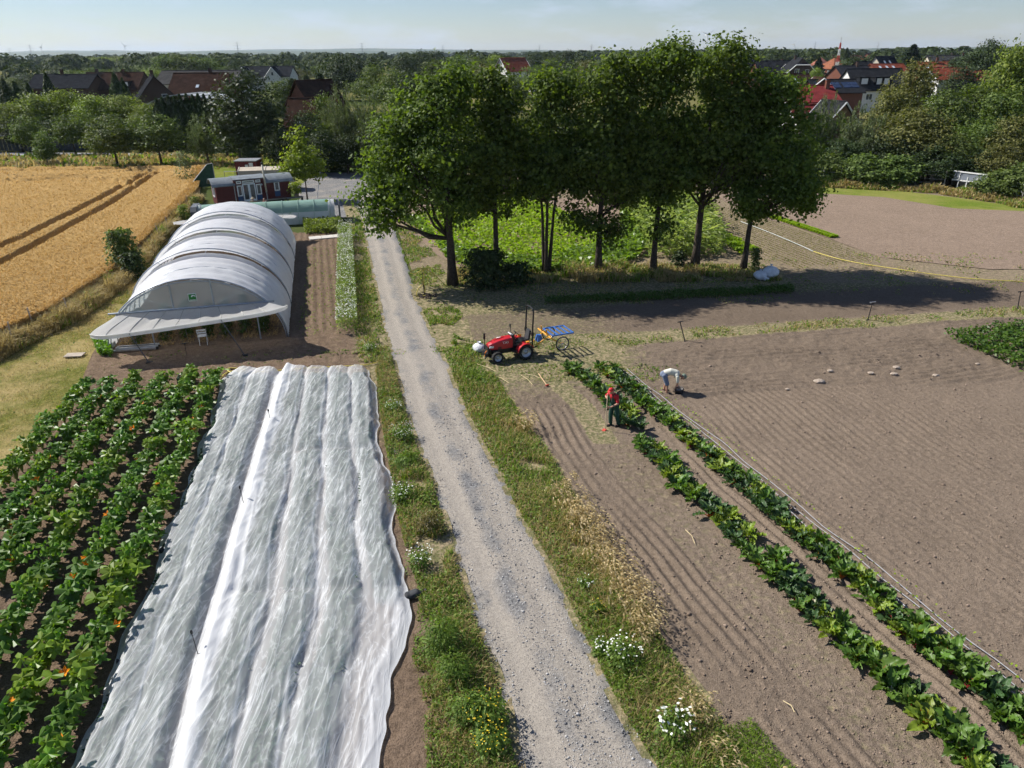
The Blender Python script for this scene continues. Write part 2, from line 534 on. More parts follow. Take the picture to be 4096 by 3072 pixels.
# the ground: one sheet out to the horizon
me = bpy.data.meshes.new('ground')
xs = [-9000, -3000, -900, -300, -120, -40, 0, 40, 120, 300, 900, 3000, 9000]
ys = [-60, 0, 40, 90, 140, 300, 700, 1800, 4500, 12000]
me.from_pydata([(x, y, -.08) for y in ys for x in xs], [], [(j * 13 + i, j * 13 + i + 1, (j + 1) * 13 + i + 1, (j + 1) * 13 + i) for j in range(len(ys) - 1) for i in range(12)])
me.materials.append(M_far); me.update()
tag(link('ground', me), 'flat farmland reaching from the fields to the horizon', None, None, 'structure')

# far low hills on the horizon
V, F, b = [], [], 0
for y0, hmax, s in ((7600, 105, 3), (5200, 42, 9)):
    xs = np.linspace(-7500, 7500, 220)
    h = 18 + hmax * np.clip(fbm(xs / 1900.0, xs * 0 + s, 4, s) - .18, 0, 1) * (0.75 + .25 * np.tanh(-xs / 3000))
    P = np.concatenate([np.stack([xs, np.full(220, y0 - 900.0), np.full(220, -1.0)], 1), np.stack([xs, np.full(220, float(y0)), h], 1),
                        np.stack([xs, np.full(220, y0 + 1200.0), np.full(220, -1.0)], 1)])
    i = np.arange(219)
    Q = np.concatenate([np.stack([i, i + 1, i + 221, i + 220], 1), np.stack([i + 220, i + 221, i + 441, i + 440], 1)])
    V.append(P); F.append(Q + b); b += len(P)
tag(link('hills', np_mesh('hills', np.concatenate(V), np.concatenate(F), mat('far_woodland', (.05, .075, .03), (.10, .11, .05), .004, local=False), True)),
    'low wooded hills on the horizon', None, None, 'structure')

# ------------------------------------------------------------------ gravel farm track
m, nt, N, L, out = nodes_of('gravel_track')
pos = position(nt)
u = attr_node(nt, 'u')
n1 = noise_node(nt, .55, 5, .65, pos); n2 = noise_node(nt, 11, 6, .75, pos); n3 = noise_node(nt, 42, 3, .6, pos); n4 = noise_node(nt, 2.2, 4, .6, pos)
grey = ramp_node(nt, n2.outputs['Fac'], [(.28, (.08, .08, .083)), (.5, (.20, .197, .193)), (.7, (.36, .35, .34))]).outputs['Color']
tan_ = ramp_node(nt, n2.outputs['Fac'], [(.25, (.27, .24, .205)), (.7, (.40, .36, .31))]).outputs['Color']
uw = math_node(nt, 'ADD', u, math_node(nt, 'MULTIPLY', math_node(nt, 'SUBTRACT', n4.outputs['Fac'], .5), .16))
def lane(c, w):
    return math_node(nt, 'MAXIMUM', math_node(nt, 'SUBTRACT', 1.0, math_node(nt, 'DIVIDE', math_node(nt, 'ABSOLUTE', math_node(nt, 'SUBTRACT', uw, c)), w)), 0.0)
lanes = math_node(nt, 'ADD', lane(.27, .24), lane(.70, .26))
mk = math_node(nt, 'ADD', math_node(nt, 'MULTIPLY', lanes, .62), math_node(nt, 'MULTIPLY', math_node(nt, 'SUBTRACT', n1.outputs['Fac'], .5), 1.5))
mkr = ramp_node(nt, mk, [(-.0, (0, 0, 0)), (.34, (1, 1, 1))]).outputs['Color']
c = mix_node(nt, mkr, grey, tan_)
c = mix_node(nt, ramp_node(nt, n3.outputs['Fac'], [(.36, (.7, .7, .7)), (.47, (0, 0, 0))]).outputs['Color'], c, (.07, .07, .075))
c = mix_node(nt, ramp_node(nt, n3.outputs['Fac'], [(.66, (0, 0, 0)), (.74, (.6, .6, .6))]).outputs['Color'], c, (.58, .57, .55))
p = principled(nt, c, .95, .05)
L.new(bump_node(nt, math_node(nt, 'ADD', n2.outputs['Fac'], math_node(nt, 'MULTIPLY', n3.outputs['Fac'], .5)), .7, .05), p.inputs['Normal'])
L.new(p.outputs[0], out.inputs['Surface'])
M_track = m
def h_track(X, Y, U):
    rut = np.exp(-((U - .27) / .09) ** 2) + np.exp(-((U - .70) / .09) ** 2)
    return -.035 + .105 * np.sin(np.pi * np.clip(U, 0, 1)) ** .45 - .03 * rut + .03 * (fbm(X * 1.3, Y * 1.3, 4, 5) - .5)
ys_t = np.geomspace(8.3, 78, 300)
def wob(f, s, a): return lambda y: f(y) + a * (fbm(y * 1.1, y * 0 + s, 3, s) - .5) * 2
me = grid_mesh('farm_track', wob(road_l, 31, .22), wob(road_r, 47, .22), ys_t, 42, h_track, M_track)
track = tag(link('farm_track', me), 'pale gravel farm track running between the fields', None, None, 'structure')
# loose stones on the track
n = 7000
y = np.exp(rng.uniform(np.log(9.5), np.log(30), n)); uu = rng.beta(.9, .9, n)
uu = np.where(np.abs(uu - .27) + 0 < .1, np.clip(uu + rng.choice([-.15, .2], n), 0, 1), uu)
x = road_l(y) * (1 - uu) + road_r(y) * uu
S = np.clip(rng.lognormal(-4.15, .45, n), .008, .05)
V, F = stones(np.stack([x, y, h_track(x, y, uu) + S * .2], 1), S, rng)
stuff('gravel', V, F, mat('track_stone', (.46, .45, .44), (.14, .14, .15), 3.0, .85, local=False, lo=.42, hi=.58), 'loose grey stones strewn over the farm track', 'gravel')
# yard at the end of the track
poly_sheet('yard', [(-19.45, 68.39), (-24.36, 84.29), (-24.08, 94.11), (-17.59, 93.77), (-8.43, 77.66), (-9.36, 65.91), (-13.04, 67.71), (-15.29, 66.13)], -.03, M_track, .3, 4)

# ------------------------------------------------------------------ ploughed land on the sunny side of the track
def q_of(X, Y): return Y - .16 * X
def soil_zones(X, Y):
    q = q_of(X, Y)
    lo = 26.7 + .6 * (fbm(X * .4, Y * .4, 2, 3) - .5) - .9 * sstep(14, 22, X)
    B = sstep(lo - .15, lo + .15, q) * (1 - sstep(33.2, 33.6, q))
    C = sstep(32.9, 33.5, q) * (1 - sstep(34.6, 35.1, q))
    Dz = sstep(34.8, 35.2, q)
    lft = 1 - sstep(4.2, 6.2, X)
    return q, B, C, Dz, lft
def h_soil(X, Y, U):
    q, B, C, Dz, lft = soil_zones(X, Y)
    sA = X - chard_a(Y) + .16 * (fbm(X * .5, Y * .5, 3, 21) - .5)
    fA = (.5 + .5 * np.cos(2 * np.pi * sA / .36)) * np.clip(2.6 * fbm(X * .42 + 3, Y * .25, 4, 12, .6) - .75, 0.03, 1.6) * .075
    fA = fA * np.where((sA > -2.05) & (sA < .5), .22, 1) * np.where(sA > 2.6, .75, 1)
    bend = q - .05 * np.clip(X - 17, 0, 9) ** 1.5 * sstep(30, 27.5, q)
    fB = (.5 + .5 * np.cos(2 * np.pi * (bend + .08 * fbm(X * .5, Y * .5, 2, 31)) / .42)) * .13 * np.clip(2.4 * fbm(X * .35, Y * .7, 3, 14) - .55, .05, 1.4)
    fD = (.5 + .5 * np.cos(2 * np.pi * q / .3)) * .03
    f = fA * (1 - B) * (1 - C) * (1 - Dz) + fB * B * (1 - .7 * lft) + fD * Dz
    clod = .085 * (fbm(X * 3.1, Y * 3.1, 4, 41, .62) - .4) + .05 * np.clip(fbm(X * 7.5, Y * 7.5, 2, 44) - .55, 0, 1) * 2
    edge = sstep(0, .02, U)
    return .0 + (f + clod * (.55 + .9 * B)) * edge + .015
def a_green(X, Y, U):
    q, B, C, Dz, lft = soil_zones(X, Y)
    sA = X - chard_a(Y)
    seed = ((sA > -2.0) & (sA < -.55)) * .32 * (Y < 26.5)
    seed = seed + ((sA > -1.9) & (sA < -.9)) * .75 * ((Y > 24) & (Y < 31))
    top = sstep(.2, 1.4, Y - 29.3) * (1 - sstep(2.5, 7, X)) * (1 - Dz) * .8
    headl = sstep(26.0, 30, q) * (1 - sstep(3.5, 9, X)) * .45
    return np.clip(C * .85 + seed + top + headl + B * .12 + sstep(38.8, 40.5, q) * .7, 0, 1)
def a_darken(X, Y, U):
    q, B, C, Dz, lft = soil_zones(X, Y)
    return np.clip(Dz * .6 + B * .25 + .35 * (X < chard_a(Y) - 2) * (Y < 30) * fbm(X * .4, Y * .4, 3, 8), 0, 1)  # far bed has the trees' shade put into its soil colour; other zones slightly darker
ys_s = np.geomspace(8.3, 44.5, 390)
me = grid_mesh('ploughed_field', bed_l, lambda y: 8 + .72 * y, ys_s, 330, h_soil, M_soil, attrs={'green': a_green, 'darken': a_darken}, power=1.25)
field = tag(link('ploughed_field', me), 'furrowed brown soil of the vegetable field', None, None, 'structure')
# clods and pebbles on it
n = 9000
y = np.exp(rng.uniform(np.log(9.5), np.log(36), n)); uu = rng.uniform(0.02, .8, n)
x = bed_l(y) * (1 - uu) + (8 + .72 * y) * uu
S = np.clip(rng.lognormal(-3.9, .5, n), .01, .09)
V, F = stones(np.stack([x, y, h_soil(x, y, uu * 0 + .5) + S * .15], 1), S, rng)
stuff('soil_clods', V, F, mat('clod', (.29, .22, .17), (.13, .095, .07), 3.0, .95, local=False), 'dry clods and small stones lying on the ploughed soil', 'soil', parent=None)
# larger pale stones in the headland furrows
for k, (px, py, s) in enumerate([(13.68, 29.30) + (.19,), (14.64, 30.46) + (.11,), (17.84, 30.78) + (.14,), (17.38, 30.04) + (.13,), (16.38, 30.17) + (.12,), (19.18, 29.85) + (.12,), (11.99, 28.51) + (.08,), (21.82, 31.13) + (.09,)]):
    bm = bmesh.new(); bmesh.ops.create_icosphere(bm, subdivisions=2, radius=s)
    r2 = random.Random(k)
    for v in bm.verts: v.co = Vector((v.co.x * 1.25, v.co.y, v.co.z * .55)) * r2.uniform(.85, 1.12)
    me = bpy.data.meshes.new('field_stone'); bm.to_mesh(me); bm.free(); me.materials.append(mat('pale_stone', (.45, .38, .31), (.28, .22, .17), 8))
    tag(link('field_stone', me, None, (px, py, .1)), ['largest pale stone lying in the headland furrows', 'stone clod lying on the headland furrows of the ploughed field'][k > 0], 'stone', 'stones in the headland furrows')

# margin land between the beds and the far boundary, under and beyond the row of trees
def flat0(z): return lambda X, Y, U: z + .05 * (fbm(X * .8, Y * .8, 4, 61) - .5)
ys_m = np.geomspace(41, 92, 130)
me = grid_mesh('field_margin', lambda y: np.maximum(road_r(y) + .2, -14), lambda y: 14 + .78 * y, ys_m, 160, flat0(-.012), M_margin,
               attrs={'green': lambda X, Y, U: np.clip(.42 + .5 * sstep(49.5, 46, Y) * (X < 18), 0, 1), 'darken': lambda X, Y, U: .6 * sstep(48.5, 45.5, Y) * (X < 17)})  # darker before the trees: their shade put into the ground colour
tag(link('field_margin', me), 'trodden dry grassy ground around the vegetable beds', None, None, 'structure')
me = grid_mesh('track_margin', lambda y: road_r(y) - .3, lambda y: bed_l(y) + .3, np.geomspace(8.3, 45, 160), 24, lambda X, Y, U: -.035 + .12 * fbm(X * 2.5, Y * 2.5, 4, 71, .6), M_margin,
               attrs={'green': lambda X, Y, U: np.full(X.shape, .75), 'darken': lambda X, Y, U: np.full(X.shape, .2)})
tag(link('track_margin', me), 'weedy strip of earth between the track and the soil bed', None, None, 'structure')
# harrowed field beyond
FAR = [(22.41, 65.51), (23.30, 71.20), (27.76, 75.00), (31.62, 76.44), (37.49, 74.58), (39.98, 71.22), (41.60, 67.71), (44.23, 62.33), (62, 62), (58, 50), (33.97, 46.49), (30.21, 48.67), (26.64, 51.29), (25.17, 56.33)]
fl = curve([(21.2, 72.5), (22.16, 64.71), (24.07, 60.87), (25.17, 56.33), (26.40, 50.77), (33, 47)])
me = grid_mesh('harrowed_field', fl, lambda y: np.interp(y, [47, 62, 63, 68, 74, 76.6], [62, 62, 60, 41.5, 37.6, 31.8]), np.linspace(47.4, 76.5, 170), 220,
               lambda X, Y, U: .02 + .05 * (fbm(X * 2.2, Y * 2.2, 4, 91, .6) - .35) * sstep(0, .03, U) * sstep(1, .97, U), M_soil3,
               attrs={'green': lambda X, Y, U: 0 * X, 'darken': lambda X, Y, U: .15 * fbm(X * .2, Y * .2, 2, 4)})
tag(link('harrowed_field', me), 'bare harrowed field beyond the row of trees', None, None, 'structure')
poly_sheet('grass_strip', [(25.92, 76.69), (32.63, 80.39), (39.49, 78.89), (44.55, 73.76), (48.59, 67.87), (66, 68), (64, 60), (43.99, 61.97), (41.36, 67.29), (39.74, 70.75), (37.25, 74.07), (31.41, 75.91), (27.58, 74.49)], .012, M_lawn2, .12, 9)

# ------------------------------------------------------------------ ground on the shady side of the track: beds, tunnel floor, mown path
def soil_left_l(y):
    return np.where(y < 29.2, np.interp(y, [8, 20.8, 28.8], [-15.6, -17.6, -18.9]), np.interp(y, [29.2, 31, 33.4, 57], [-19.2, -20.0, -20.9, -27.3]))
def h_soil_l(X, Y, U):
    q = Y - .25 * (X + 15.9)
    T = sstep(29.5, 30.2, q) * (1 - sstep(34, 34.6, q))
    f = T * (.5 + .5 * np.cos(2 * np.pi * (q + .1 * fbm(X * .6, Y * .6, 2, 5)) / .55)) * .1
    bed = sstep(34.5, 35.3, q)
    f = f + bed * .05 * (.5 + .5 * np.cos(2 * np.pi * (X + .25 * Y) / .5))
    return .01 + (f + .12 * (fbm(X * 2.6, Y * 2.6, 4, 51, .6) - .4)) * sstep(0, .02, U) * sstep(1, .98, U)
me = grid_mesh('garden_soil', soil_left_l, lambda y: road_l(y) - .7, np.geomspace(8.3, 60, 330), 190, h_soil_l, M_soil2,
               attrs={'green': lambda X, Y, U: np.clip(.25 * (Y > 29) + .5 * sstep(.9, 1, U), 0, 1), 'darken': lambda X, Y, U: .25 + 0 * X})
tag(link('garden_soil', me), 'rough brown soil of the beds around the polytunnel', None, None, 'structure')
me = grid_mesh('verge_soil', lambda y: road_l(y) - 1.0, lambda y: road_l(y) + .3, np.geomspace(8.3, 74, 200), 14, lambda X, Y, U: -.03 + .12 * fbm(X * 2.5, Y * 2.5, 4, 77, .6), M_margin,
               attrs={'green': lambda X, Y, U: np.full(X.shape, .7), 'darken': lambda X, Y, U: np.full(X.shape, .1)})
tag(link('verge_soil', me), 'weedy strip of earth along the track', None, None, 'structure')
me = grid_mesh('mown_path', lambda y: np.minimum(wheat_r(y), -18) - 1, lambda y: np.where(y < 30, np.interp(y, [8, 20.8, 30], [-15.2, -17.2, -18.7]), np.interp(y, [30, 33.4, 57, 76], [-19.0, -20.6, -27, -31.5])),
               np.geomspace(14, 76, 150), 60, lambda X, Y, U: -.035 + .06 * (fbm(X * .7, Y * .7, 3, 33) - .3), M_lawn)
tag(link('mown_path', me), 'mown grass path between the wheat and the polytunnel', None, None, 'structure')
# lawn beyond the wheat and the far lane
poly_sheet('far_grass', [(-110, 94), (-38, 92), (-30, 78), (-24, 84), (-28, 112), (-110, 118)], -.02, M_lawn2, .3, 12, 2)
M_asph = mat('lane_asphalt', (.26, .26, .27), (.19, .19, .2), 3, .9, local=False)
poly_sheet('lane', [(-79.05, 113.76), (-52.72, 111.10), (-41.61, 106.89), (-42.94, 110.51), (-54.47, 115.00), (-81.74, 117.85)], .005, M_asph, 0)

# ------------------------------------------------------------------ wheat
M_wheat = leaf_mat('wheat_straw', (.60, .42, .19), (.42, .27, .10), .25, .7, .15, (1.1, 1.0, .7), 0)
m, nt, N, L, out = nodes_of('wheat_top')
pos = position(nt)
mp = N.new('ShaderNodeMapping'); mp.inputs['Rotation'].default_value = (0, 0, .5); mp.inputs['Scale'].default_value = (1, 2.2, 1)
L.new(pos, mp.inputs['Vector'])
n1 = noise_node(nt, .16, 5, .6, pos); n2 = noise_node(nt, 9, 6, .8, mp.outputs['Vector'])
c = ramp_node(nt, n2.outputs['Fac'], [(.3, (.24, .14, .05)), (.5, (.48, .31, .12)), (.7, (.62, .44, .21))]).outputs['Color']
c = mix_node(nt, ramp_node(nt, n1.outputs['Fac'], [(.4, (0, 0, 0)), (.7, (.35, .35, .35))]).outputs['Color'], c, (.58, .39, .17))
p = principled(nt, c, 1.0, 0.0)
L.new(bump_node(nt, n2.outputs['Fac'], 1.0, .16), p.inputs['Normal'])
L.new(p.outputs[0], out.inputs['Surface'])
M_wtop = m
TRAM = [[(-37.87, 50.68), (-38.32, 56.89), (-39.53, 65.05), (-41.05, 74.61), (-42.73, 83.59), (-44.54, 92.88)], [(-34.63, 45.81), (-35.44, 52.13), (-36.85, 60.91), (-38.39, 70.23), (-40.91, 81.69), (-43.32, 92.07)],
        [(-60.90, 85.38), (-56.90, 88.48), (-51.24, 88.21), (-45.67, 85.30), (-41.86, 81.43)], [(-63.48, 92.72), (-56.80, 93.13), (-51.26, 93.60), (-44.89, 93.65)]]
def dist_line(X, Y, pts):
    d = np.full(X.shape, 1e9)
    for a, b in zip(pts[:-1], pts[1:]):
        ax, ay = a; bx, by = b
        t = np.clip(((X - ax) * (bx - ax) + (Y - ay) * (by - ay)) / ((bx - ax) ** 2 + (by - ay) ** 2), 0, 1)
        d = np.minimum(d, np.hypot(X - ax - t * (bx - ax), Y - ay - t * (by - ay)))
    return d
def h_wheat(X, Y, U):
    h = .78 + .10 * (fbm(X * .5, Y * .5, 3, 15) - .5) + .17 * (fbm(X * 2.8, Y * 2.8, 3, 17, .7) - .5)
    h = h - .62 * (1 - sstep(.28, .5, dist_line(X, Y, TRAM[0]))) - .62 * (1 - sstep(.28, .5, dist_line(X, Y, TRAM[1])))
    h = h - .4 * (1 - sstep(.3, .8, dist_line(X, Y, TRAM[2]))) - .35 * (1 - sstep(.2, .9, dist_line(X, Y, TRAM[3])))
    lod = sstep(.60, .68, fbm(X * .22, Y * .5, 3, 19)) * sstep(82, 87, Y)
    h = h - .34 * lod
    return np.maximum(h, .05) * (1 - sstep(.985, 1.0, U)) * sstep(0, .01, 1 - (Y - 30) / 66.5) - .03
ys_w = np.geomspace(30, 96.4, 300)
wheat_l = lambda y: -(.78 * y + 8)
me = grid_mesh('wheat', wheat_l, wheat_r, ys_w, 230, h_wheat, M_wtop)
n = 52000
y = np.exp(rng.uniform(np.log(30.5), np.log(96), n)); uu = rng.uniform(0, 1, n) ** .8
uu = np.where(rng.random(n) < .16, 1 - rng.random(n) * .03, uu)
x = wheat_l(y) * (1 - uu) + wheat_r(y) * uu
hh = h_wheat(x, y, np.minimum(uu, .98))
P = np.stack([x, y, hh - .12], 1)
V, F = blades(P, rng.uniform(.16, .34, n), .012 + .0009 * y, rng.uniform(.2, .9, n), rng, az=rng.normal(-.4, .9, n))
wh = tag(link('wheat', me), 'ripe golden wheat field with tractor lines', 'wheat', None, 'stuff')
o = stuff('wheat_ear', V, F, M_wheat, None, None, parent=wh)

# ------------------------------------------------------------------ trees
M_bark = mat('bark', (.085, .068, .052), (.038, .03, .024), 9, .9, .15, bump=.6)
M_bark2 = mat('pale_bark', (.17, .14, .11), (.08, .065, .05), 9, .9, .15, bump=.5)
M_oak = leaf_mat('oak_leaf', (.15, .205, .04), (.045, .08, .016), .38, .62, .18, (1.5, 1.6, .4), .2)
M_lf = {
    'green': leaf_mat('green_leaf', (.15, .195, .048), (.05, .08, .02), .3, .6, .22, None, .4),
    'light': leaf_mat('light_leaf', (.23, .28, .055), (.09, .13, .026), .34, .6, .22, None, .3),
    'dark': leaf_mat('dark_leaf', (.068, .098, .033), (.022, .038, .013), .18, .6, .22, None, .3),
    'grey': leaf_mat('willow_leaf', (.20, .235, .125), (.075, .10, .048), .25, .6, .2, None, .25),
    'olive': leaf_mat('olive_leaf', (.19, .185, .055), (.07, .08, .024), .25, .6, .22, None, .3),
    'lime': leaf_mat('lime_leaf', (.27, .32, .045), (.12, .17, .02), .42, .55, .25, None, .1),
    'needle': leaf_mat('conifer_needle', (.035, .055, .022), (.012, .022, .01), .1, .7, .15, None, .3),
}
def crown_arrays(lobes, n_clump, per, sig, L, W, rg, outer=.4, droop=0.0, strand=0):
    vol = np.array([(l[3] * l[4] * l[5]) ** .72 for l in lobes]); vol /= vol.sum()
    k = rg.choice(len(lobes), n_clump, p=vol)
    lb = np.array(lobes)[k]
    d = unit(rg.normal(size=(n_clump, 3)))
    r = rg.random(n_clump) ** outer
    C = lb[:, :3] + d * lb[:, 3:6] * r[:, None]
    C += d * lb[:, 3:6] * (rg.random(n_clump) < .16)[:, None] * rg.uniform(.05, .28, n_clump)[:, None]
    C += rg.normal(size=C.shape) * .07 * lb[:, 3:6]
    cs = rg.uniform(.6, 1.45, n_clump)
    j = np.repeat(np.arange(n_clump), per)
    n = len(j)
    off = rg.normal(size=(n, 3)) * (sig * cs[j])[:, None] * np.array([1, 1, .6])
    P = C[j] + off
    if strand:
        t = rg.random(n)
        P = C[j] + off * .5 + np.stack([0 * t, 0 * t, -strand * t * cs[j]], 1)
    Nn = unit(off) * .5 + d[j] * .6 + np.array([[0, 0, .55]]) + rg.normal(size=(n, 3)) * .65
    T = None
    if droop or strand:
        T = rg.normal(size=(n, 3)) * .35 + np.array([[0, 0, -1.0]])
        Nn = d[j] * np.array([[1, 1, .2]]) + rg.normal(size=(n, 3)) * .6
    s = rg.uniform(.65, 1.3, n)
    return leaf_quads(P, Nn, L * s, W * s, rg, .15, T), C, k
def limb(mb, a, b, r0, r1, rg, sag=.25, n=5, k=6):
    a, b = Vector(a), Vector(b)
    pts = []
    for i in range(n):
        t = i / (n - 1)
        p = a.lerp(b, t)
        p.z += sag * math.sin(math.pi * t) * (b - a).length * -.35
        w = (b - a).length * .045 * math.sin(math.pi * t)
        p += Vector((rg.normal() * w, rg.normal() * w, rg.normal() * w * .5))
        pts.append(p)
    mb.tube(pts, [r0 + (r1 - r0) * (i / (n - 1)) ** .8 for i in range(n)], k)
    return pts
def tree_parts(root, H, lobes, leafmat, bark, rg, n_clump=300, per=45, sig=.42, L=.2, W=.15, tr=.2, fork=.35, lean=(0, 0), outer=.4, strand=0, droop=0, stems=1, twigs=26, bare=0):
    (V, F), C, k = crown_arrays(lobes, n_clump, per, sig, L, W, rg, outer, droop, strand)
    link('crown', np_mesh('crown', V, F, leafmat), root)
    mb = MB()
    for s in range(stems):
        ang = 6.283 * s / max(stems, 1) + .4
        sp = .0 if stems == 1 else .10
        top = Vector((lean[0] + math.cos(ang) * sp * H * .8 * (stems > 1), lean[1] + math.sin(ang) * sp * H * .8 * (stems > 1), H * .86))
        base = Vector((math.cos(ang) * tr * .7 * (stems > 1), math.sin(ang) * tr * .7 * (stems > 1), -.15))
        pts, n = [], 9
        for i in range(n):
            t = i / (n - 1)
            p = base.lerp(top, t) + Vector((rg.normal() * .06 * t * H * .1, rg.normal() * .06 * t * H * .1, 0))
            pts.append(p)
        rr = tr / (1 if stems == 1 else 1.5)
        rad = [rr * (1.45 if i == 0 else (1.05 if i == 1 else 1.0)) * (1 - .88 * (i / (n - 1)) ** 1.1) for i in range(n)]
        mb.tube(pts, rad, 10 if tr > .15 else 7)
        for l in lobes:
            h = min(max(fork * H, l[2] - 1.15 * math.hypot(l[0], l[1]) - .35 * l[5]), l[2] * .9)
            t = min(max((h + .15) / (H * .86 + .15), .05), .95)
            a = pts[min(int(t * (n - 1)), n - 2)].lerp(pts[min(int(t * (n - 1)) + 1, n - 1)], t * (n - 1) % 1)
            r0 = rr * (1 - .88 * t ** 1.1) * .62
            for q in range(2 if stems == 1 else 1):
                e = Vector(l[:3]) + Vector((rg.normal() * l[3] * .4, rg.normal() * l[4] * .4, rg.normal() * l[5] * .3))
                P = limb(mb, a, e, r0 * (1 if q == 0 else .7), r0 * .3, rg, .22)
                idx = np.nonzero(k == lobes.index(l))[0]
                for _ in range(max(2, twigs // (len(lobes) * 2))):
                    if len(idx) == 0: break
                    c = C[idx[rg.integers(len(idx))]]
                    limb(mb, P[rg.integers(2, 5)], c, r0 * .28, r0 * .06, rg, .1, 4, 5)
    for _ in range(bare):
        e = Vector(lobes[0][:3]) + Vector((rg.normal() * lobes[0][3], rg.normal() * lobes[0][4], abs(rg.normal()) * lobes[0][5] * .9 + .5))
        limb(mb, (0, 0, H * .45), e, tr * .3, tr * .04, rg, -.2, 6, 5)
    link('trunk', mb.mesh('trunk', bark, True), root)
    return root

big = [
    ((-3.75, 44.87), 12.5, [(-.5, 0, 8.4, 2.7, 2.9, 3.7), (-3.3, .4, 7.2, 2.3, 2.5, 3.0), (-4.5, -.2, 4.9, 1.5, 1.7, 1.6), (.1, 0, 11.0, 1.5, 1.6, 1.5), (-2.0, 0, 10.0, 1.5, 1.6, 1.5), (.7, -.2, 5.4, 1.3, 1.4, 1.2)], .29, .24, (-.2, 0), 1, 430, 'widest oak of the row, its crown hanging low over the farm track'),
    ((-0.98, 46.37), 12.6, [(-.2, 0, 8.2, 1.9, 2.1, 3.2), (.2, 0, 11.2, 1.0, 1.1, 1.5), (-.9, .2, 5.6, 1.1, 1.2, 1.1), (1.1, 0, 9.2, 1.1, 1.2, 1.6)], .2, .34, (0, 0), 1, 260, 'second oak from the track, standing in the big dark shrub'),
    ((2.36, 47.16), 12.2, [(0, 0, 8.6, 2.1, 2.2, 2.9), (.4, 0, 11.0, 1.2, 1.3, 1.3), (-1.1, 0, 6.6, 1.2, 1.3, 1.3), (1.2, .1, 6.9, 1.2, 1.3, 1.4)], .19, .4, (.1, 0), 3, 270, 'slender tree of the row splitting into several upright stems'),
    ((5.85, 47.28), 13.3, [(0, 0, 8.9, 2.7, 2.7, 3.6), (.4, 0, 11.7, 1.8, 1.8, 1.7), (-1.3, -.4, 3.7, 1.5, 1.2, .8), (.9, -.3, 3.0, 1.2, 1.0, .9), (.9, 0, 5.6, 1.6, 1.6, 1.3), (-1.5, 0, 6.6, 1.4, 1.5, 1.5)], .23, .28, (0, 0), 1, 400, 'fourth tree of the row with leafy low side branches'),
    ((9.55, 47.40), 14.0, [(0, 0, 9.2, 2.2, 2.3, 3.7), (.1, 0, 12.4, 1.4, 1.5, 1.6), (.4, 0, 5.2, 1.2, 1.2, 1.1), (-.9, 0, 6.6, 1.2, 1.3, 1.3), (.3, -.2, 3.0, .7, .7, .4)], .2, .38, (0, 0), 1, 320, 'tall straight tree of the row in front of the maize'),
    ((12.55, 48.24), 13.9, [(.5, 0, 9.2, 2.9, 2.9, 3.6), (.5, 0, 12.3, 1.9, 1.9, 1.6), (2.0, 0, 6.8, 1.7, 1.8, 1.7), (-1.2, 0, 7.0, 1.4, 1.5, 1.5), (2.4, 0, 10.4, 1.6, 1.7, 1.7)], .27, .3, (.1, 0), 1, 420, 'stout forked oak second from the far end of the row'),
    ((15.74, 47.80), 12.5, [(1.1, 0, 8.2, 2.7, 2.7, 3.5), (2.9, 0, 6.0, 1.8, 1.8, 1.8), (.2, 0, 10.6, 1.7, 1.7, 1.6), (3.7, -.1, 4.5, 1.0, 1.1, .9), (-.6, 0, 5.4, 1.0, 1.1, 1.1), (.2, -.3, 4.0, .8, .8, .8)], .2, .33, (.3, 0), 1, 390, 'last oak of the row, leaning over the two white sacks'),
]
for i, (b, H, lobes, tr, fk, ln, st, nc, lab) in enumerate(big):
    lobes = [(l[0] * .95, l[1], l[2] - (.45 if j == 0 else 0), l[3] * .9, l[4] * .9, l[5] * (1.1 if j == 0 else 1)) for j, l in enumerate(lobes)]
    rt = random.Random(900 + i); tp = max(lobes, key=lambda l: l[2] + l[5])
    for j in range(6):
        a_ = rt.uniform(0, 6.28); q_ = rt.uniform(.3, 1.0)
        lobes.append((tp[0] + math.cos(a_) * tp[3] * q_, tp[1] + math.sin(a_) * tp[4] * q_, tp[2] + tp[5] * rt.uniform(.3, .72), rt.uniform(.3, .5), rt.uniform(.3, .5), rt.uniform(.6, 1.0)))
    for j in range(5):
        a_ = rt.uniform(0, 6.28); m_ = lobes[0]
        lobes.append((m_[0] + math.cos(a_) * m_[3] * .85, m_[1] + math.sin(a_) * m_[4] * .85, m_[2] + m_[5] * rt.uniform(-.85, .1), rt.uniform(.6, .95), rt.uniform(.6, .95), rt.uniform(.5, .8)))
    r_ = thing('oak_tree', lab, 'tree', (b[0], b[1], 0), 0, 'row of trees between the fields')
    tree_parts(r_, H, lobes, M_oak, M_bark, np.random.default_rng(100 + i), int(nc * .8), 68, .43, .235, .175, tr, fk, ln, .38, stems=st, twigs=44)

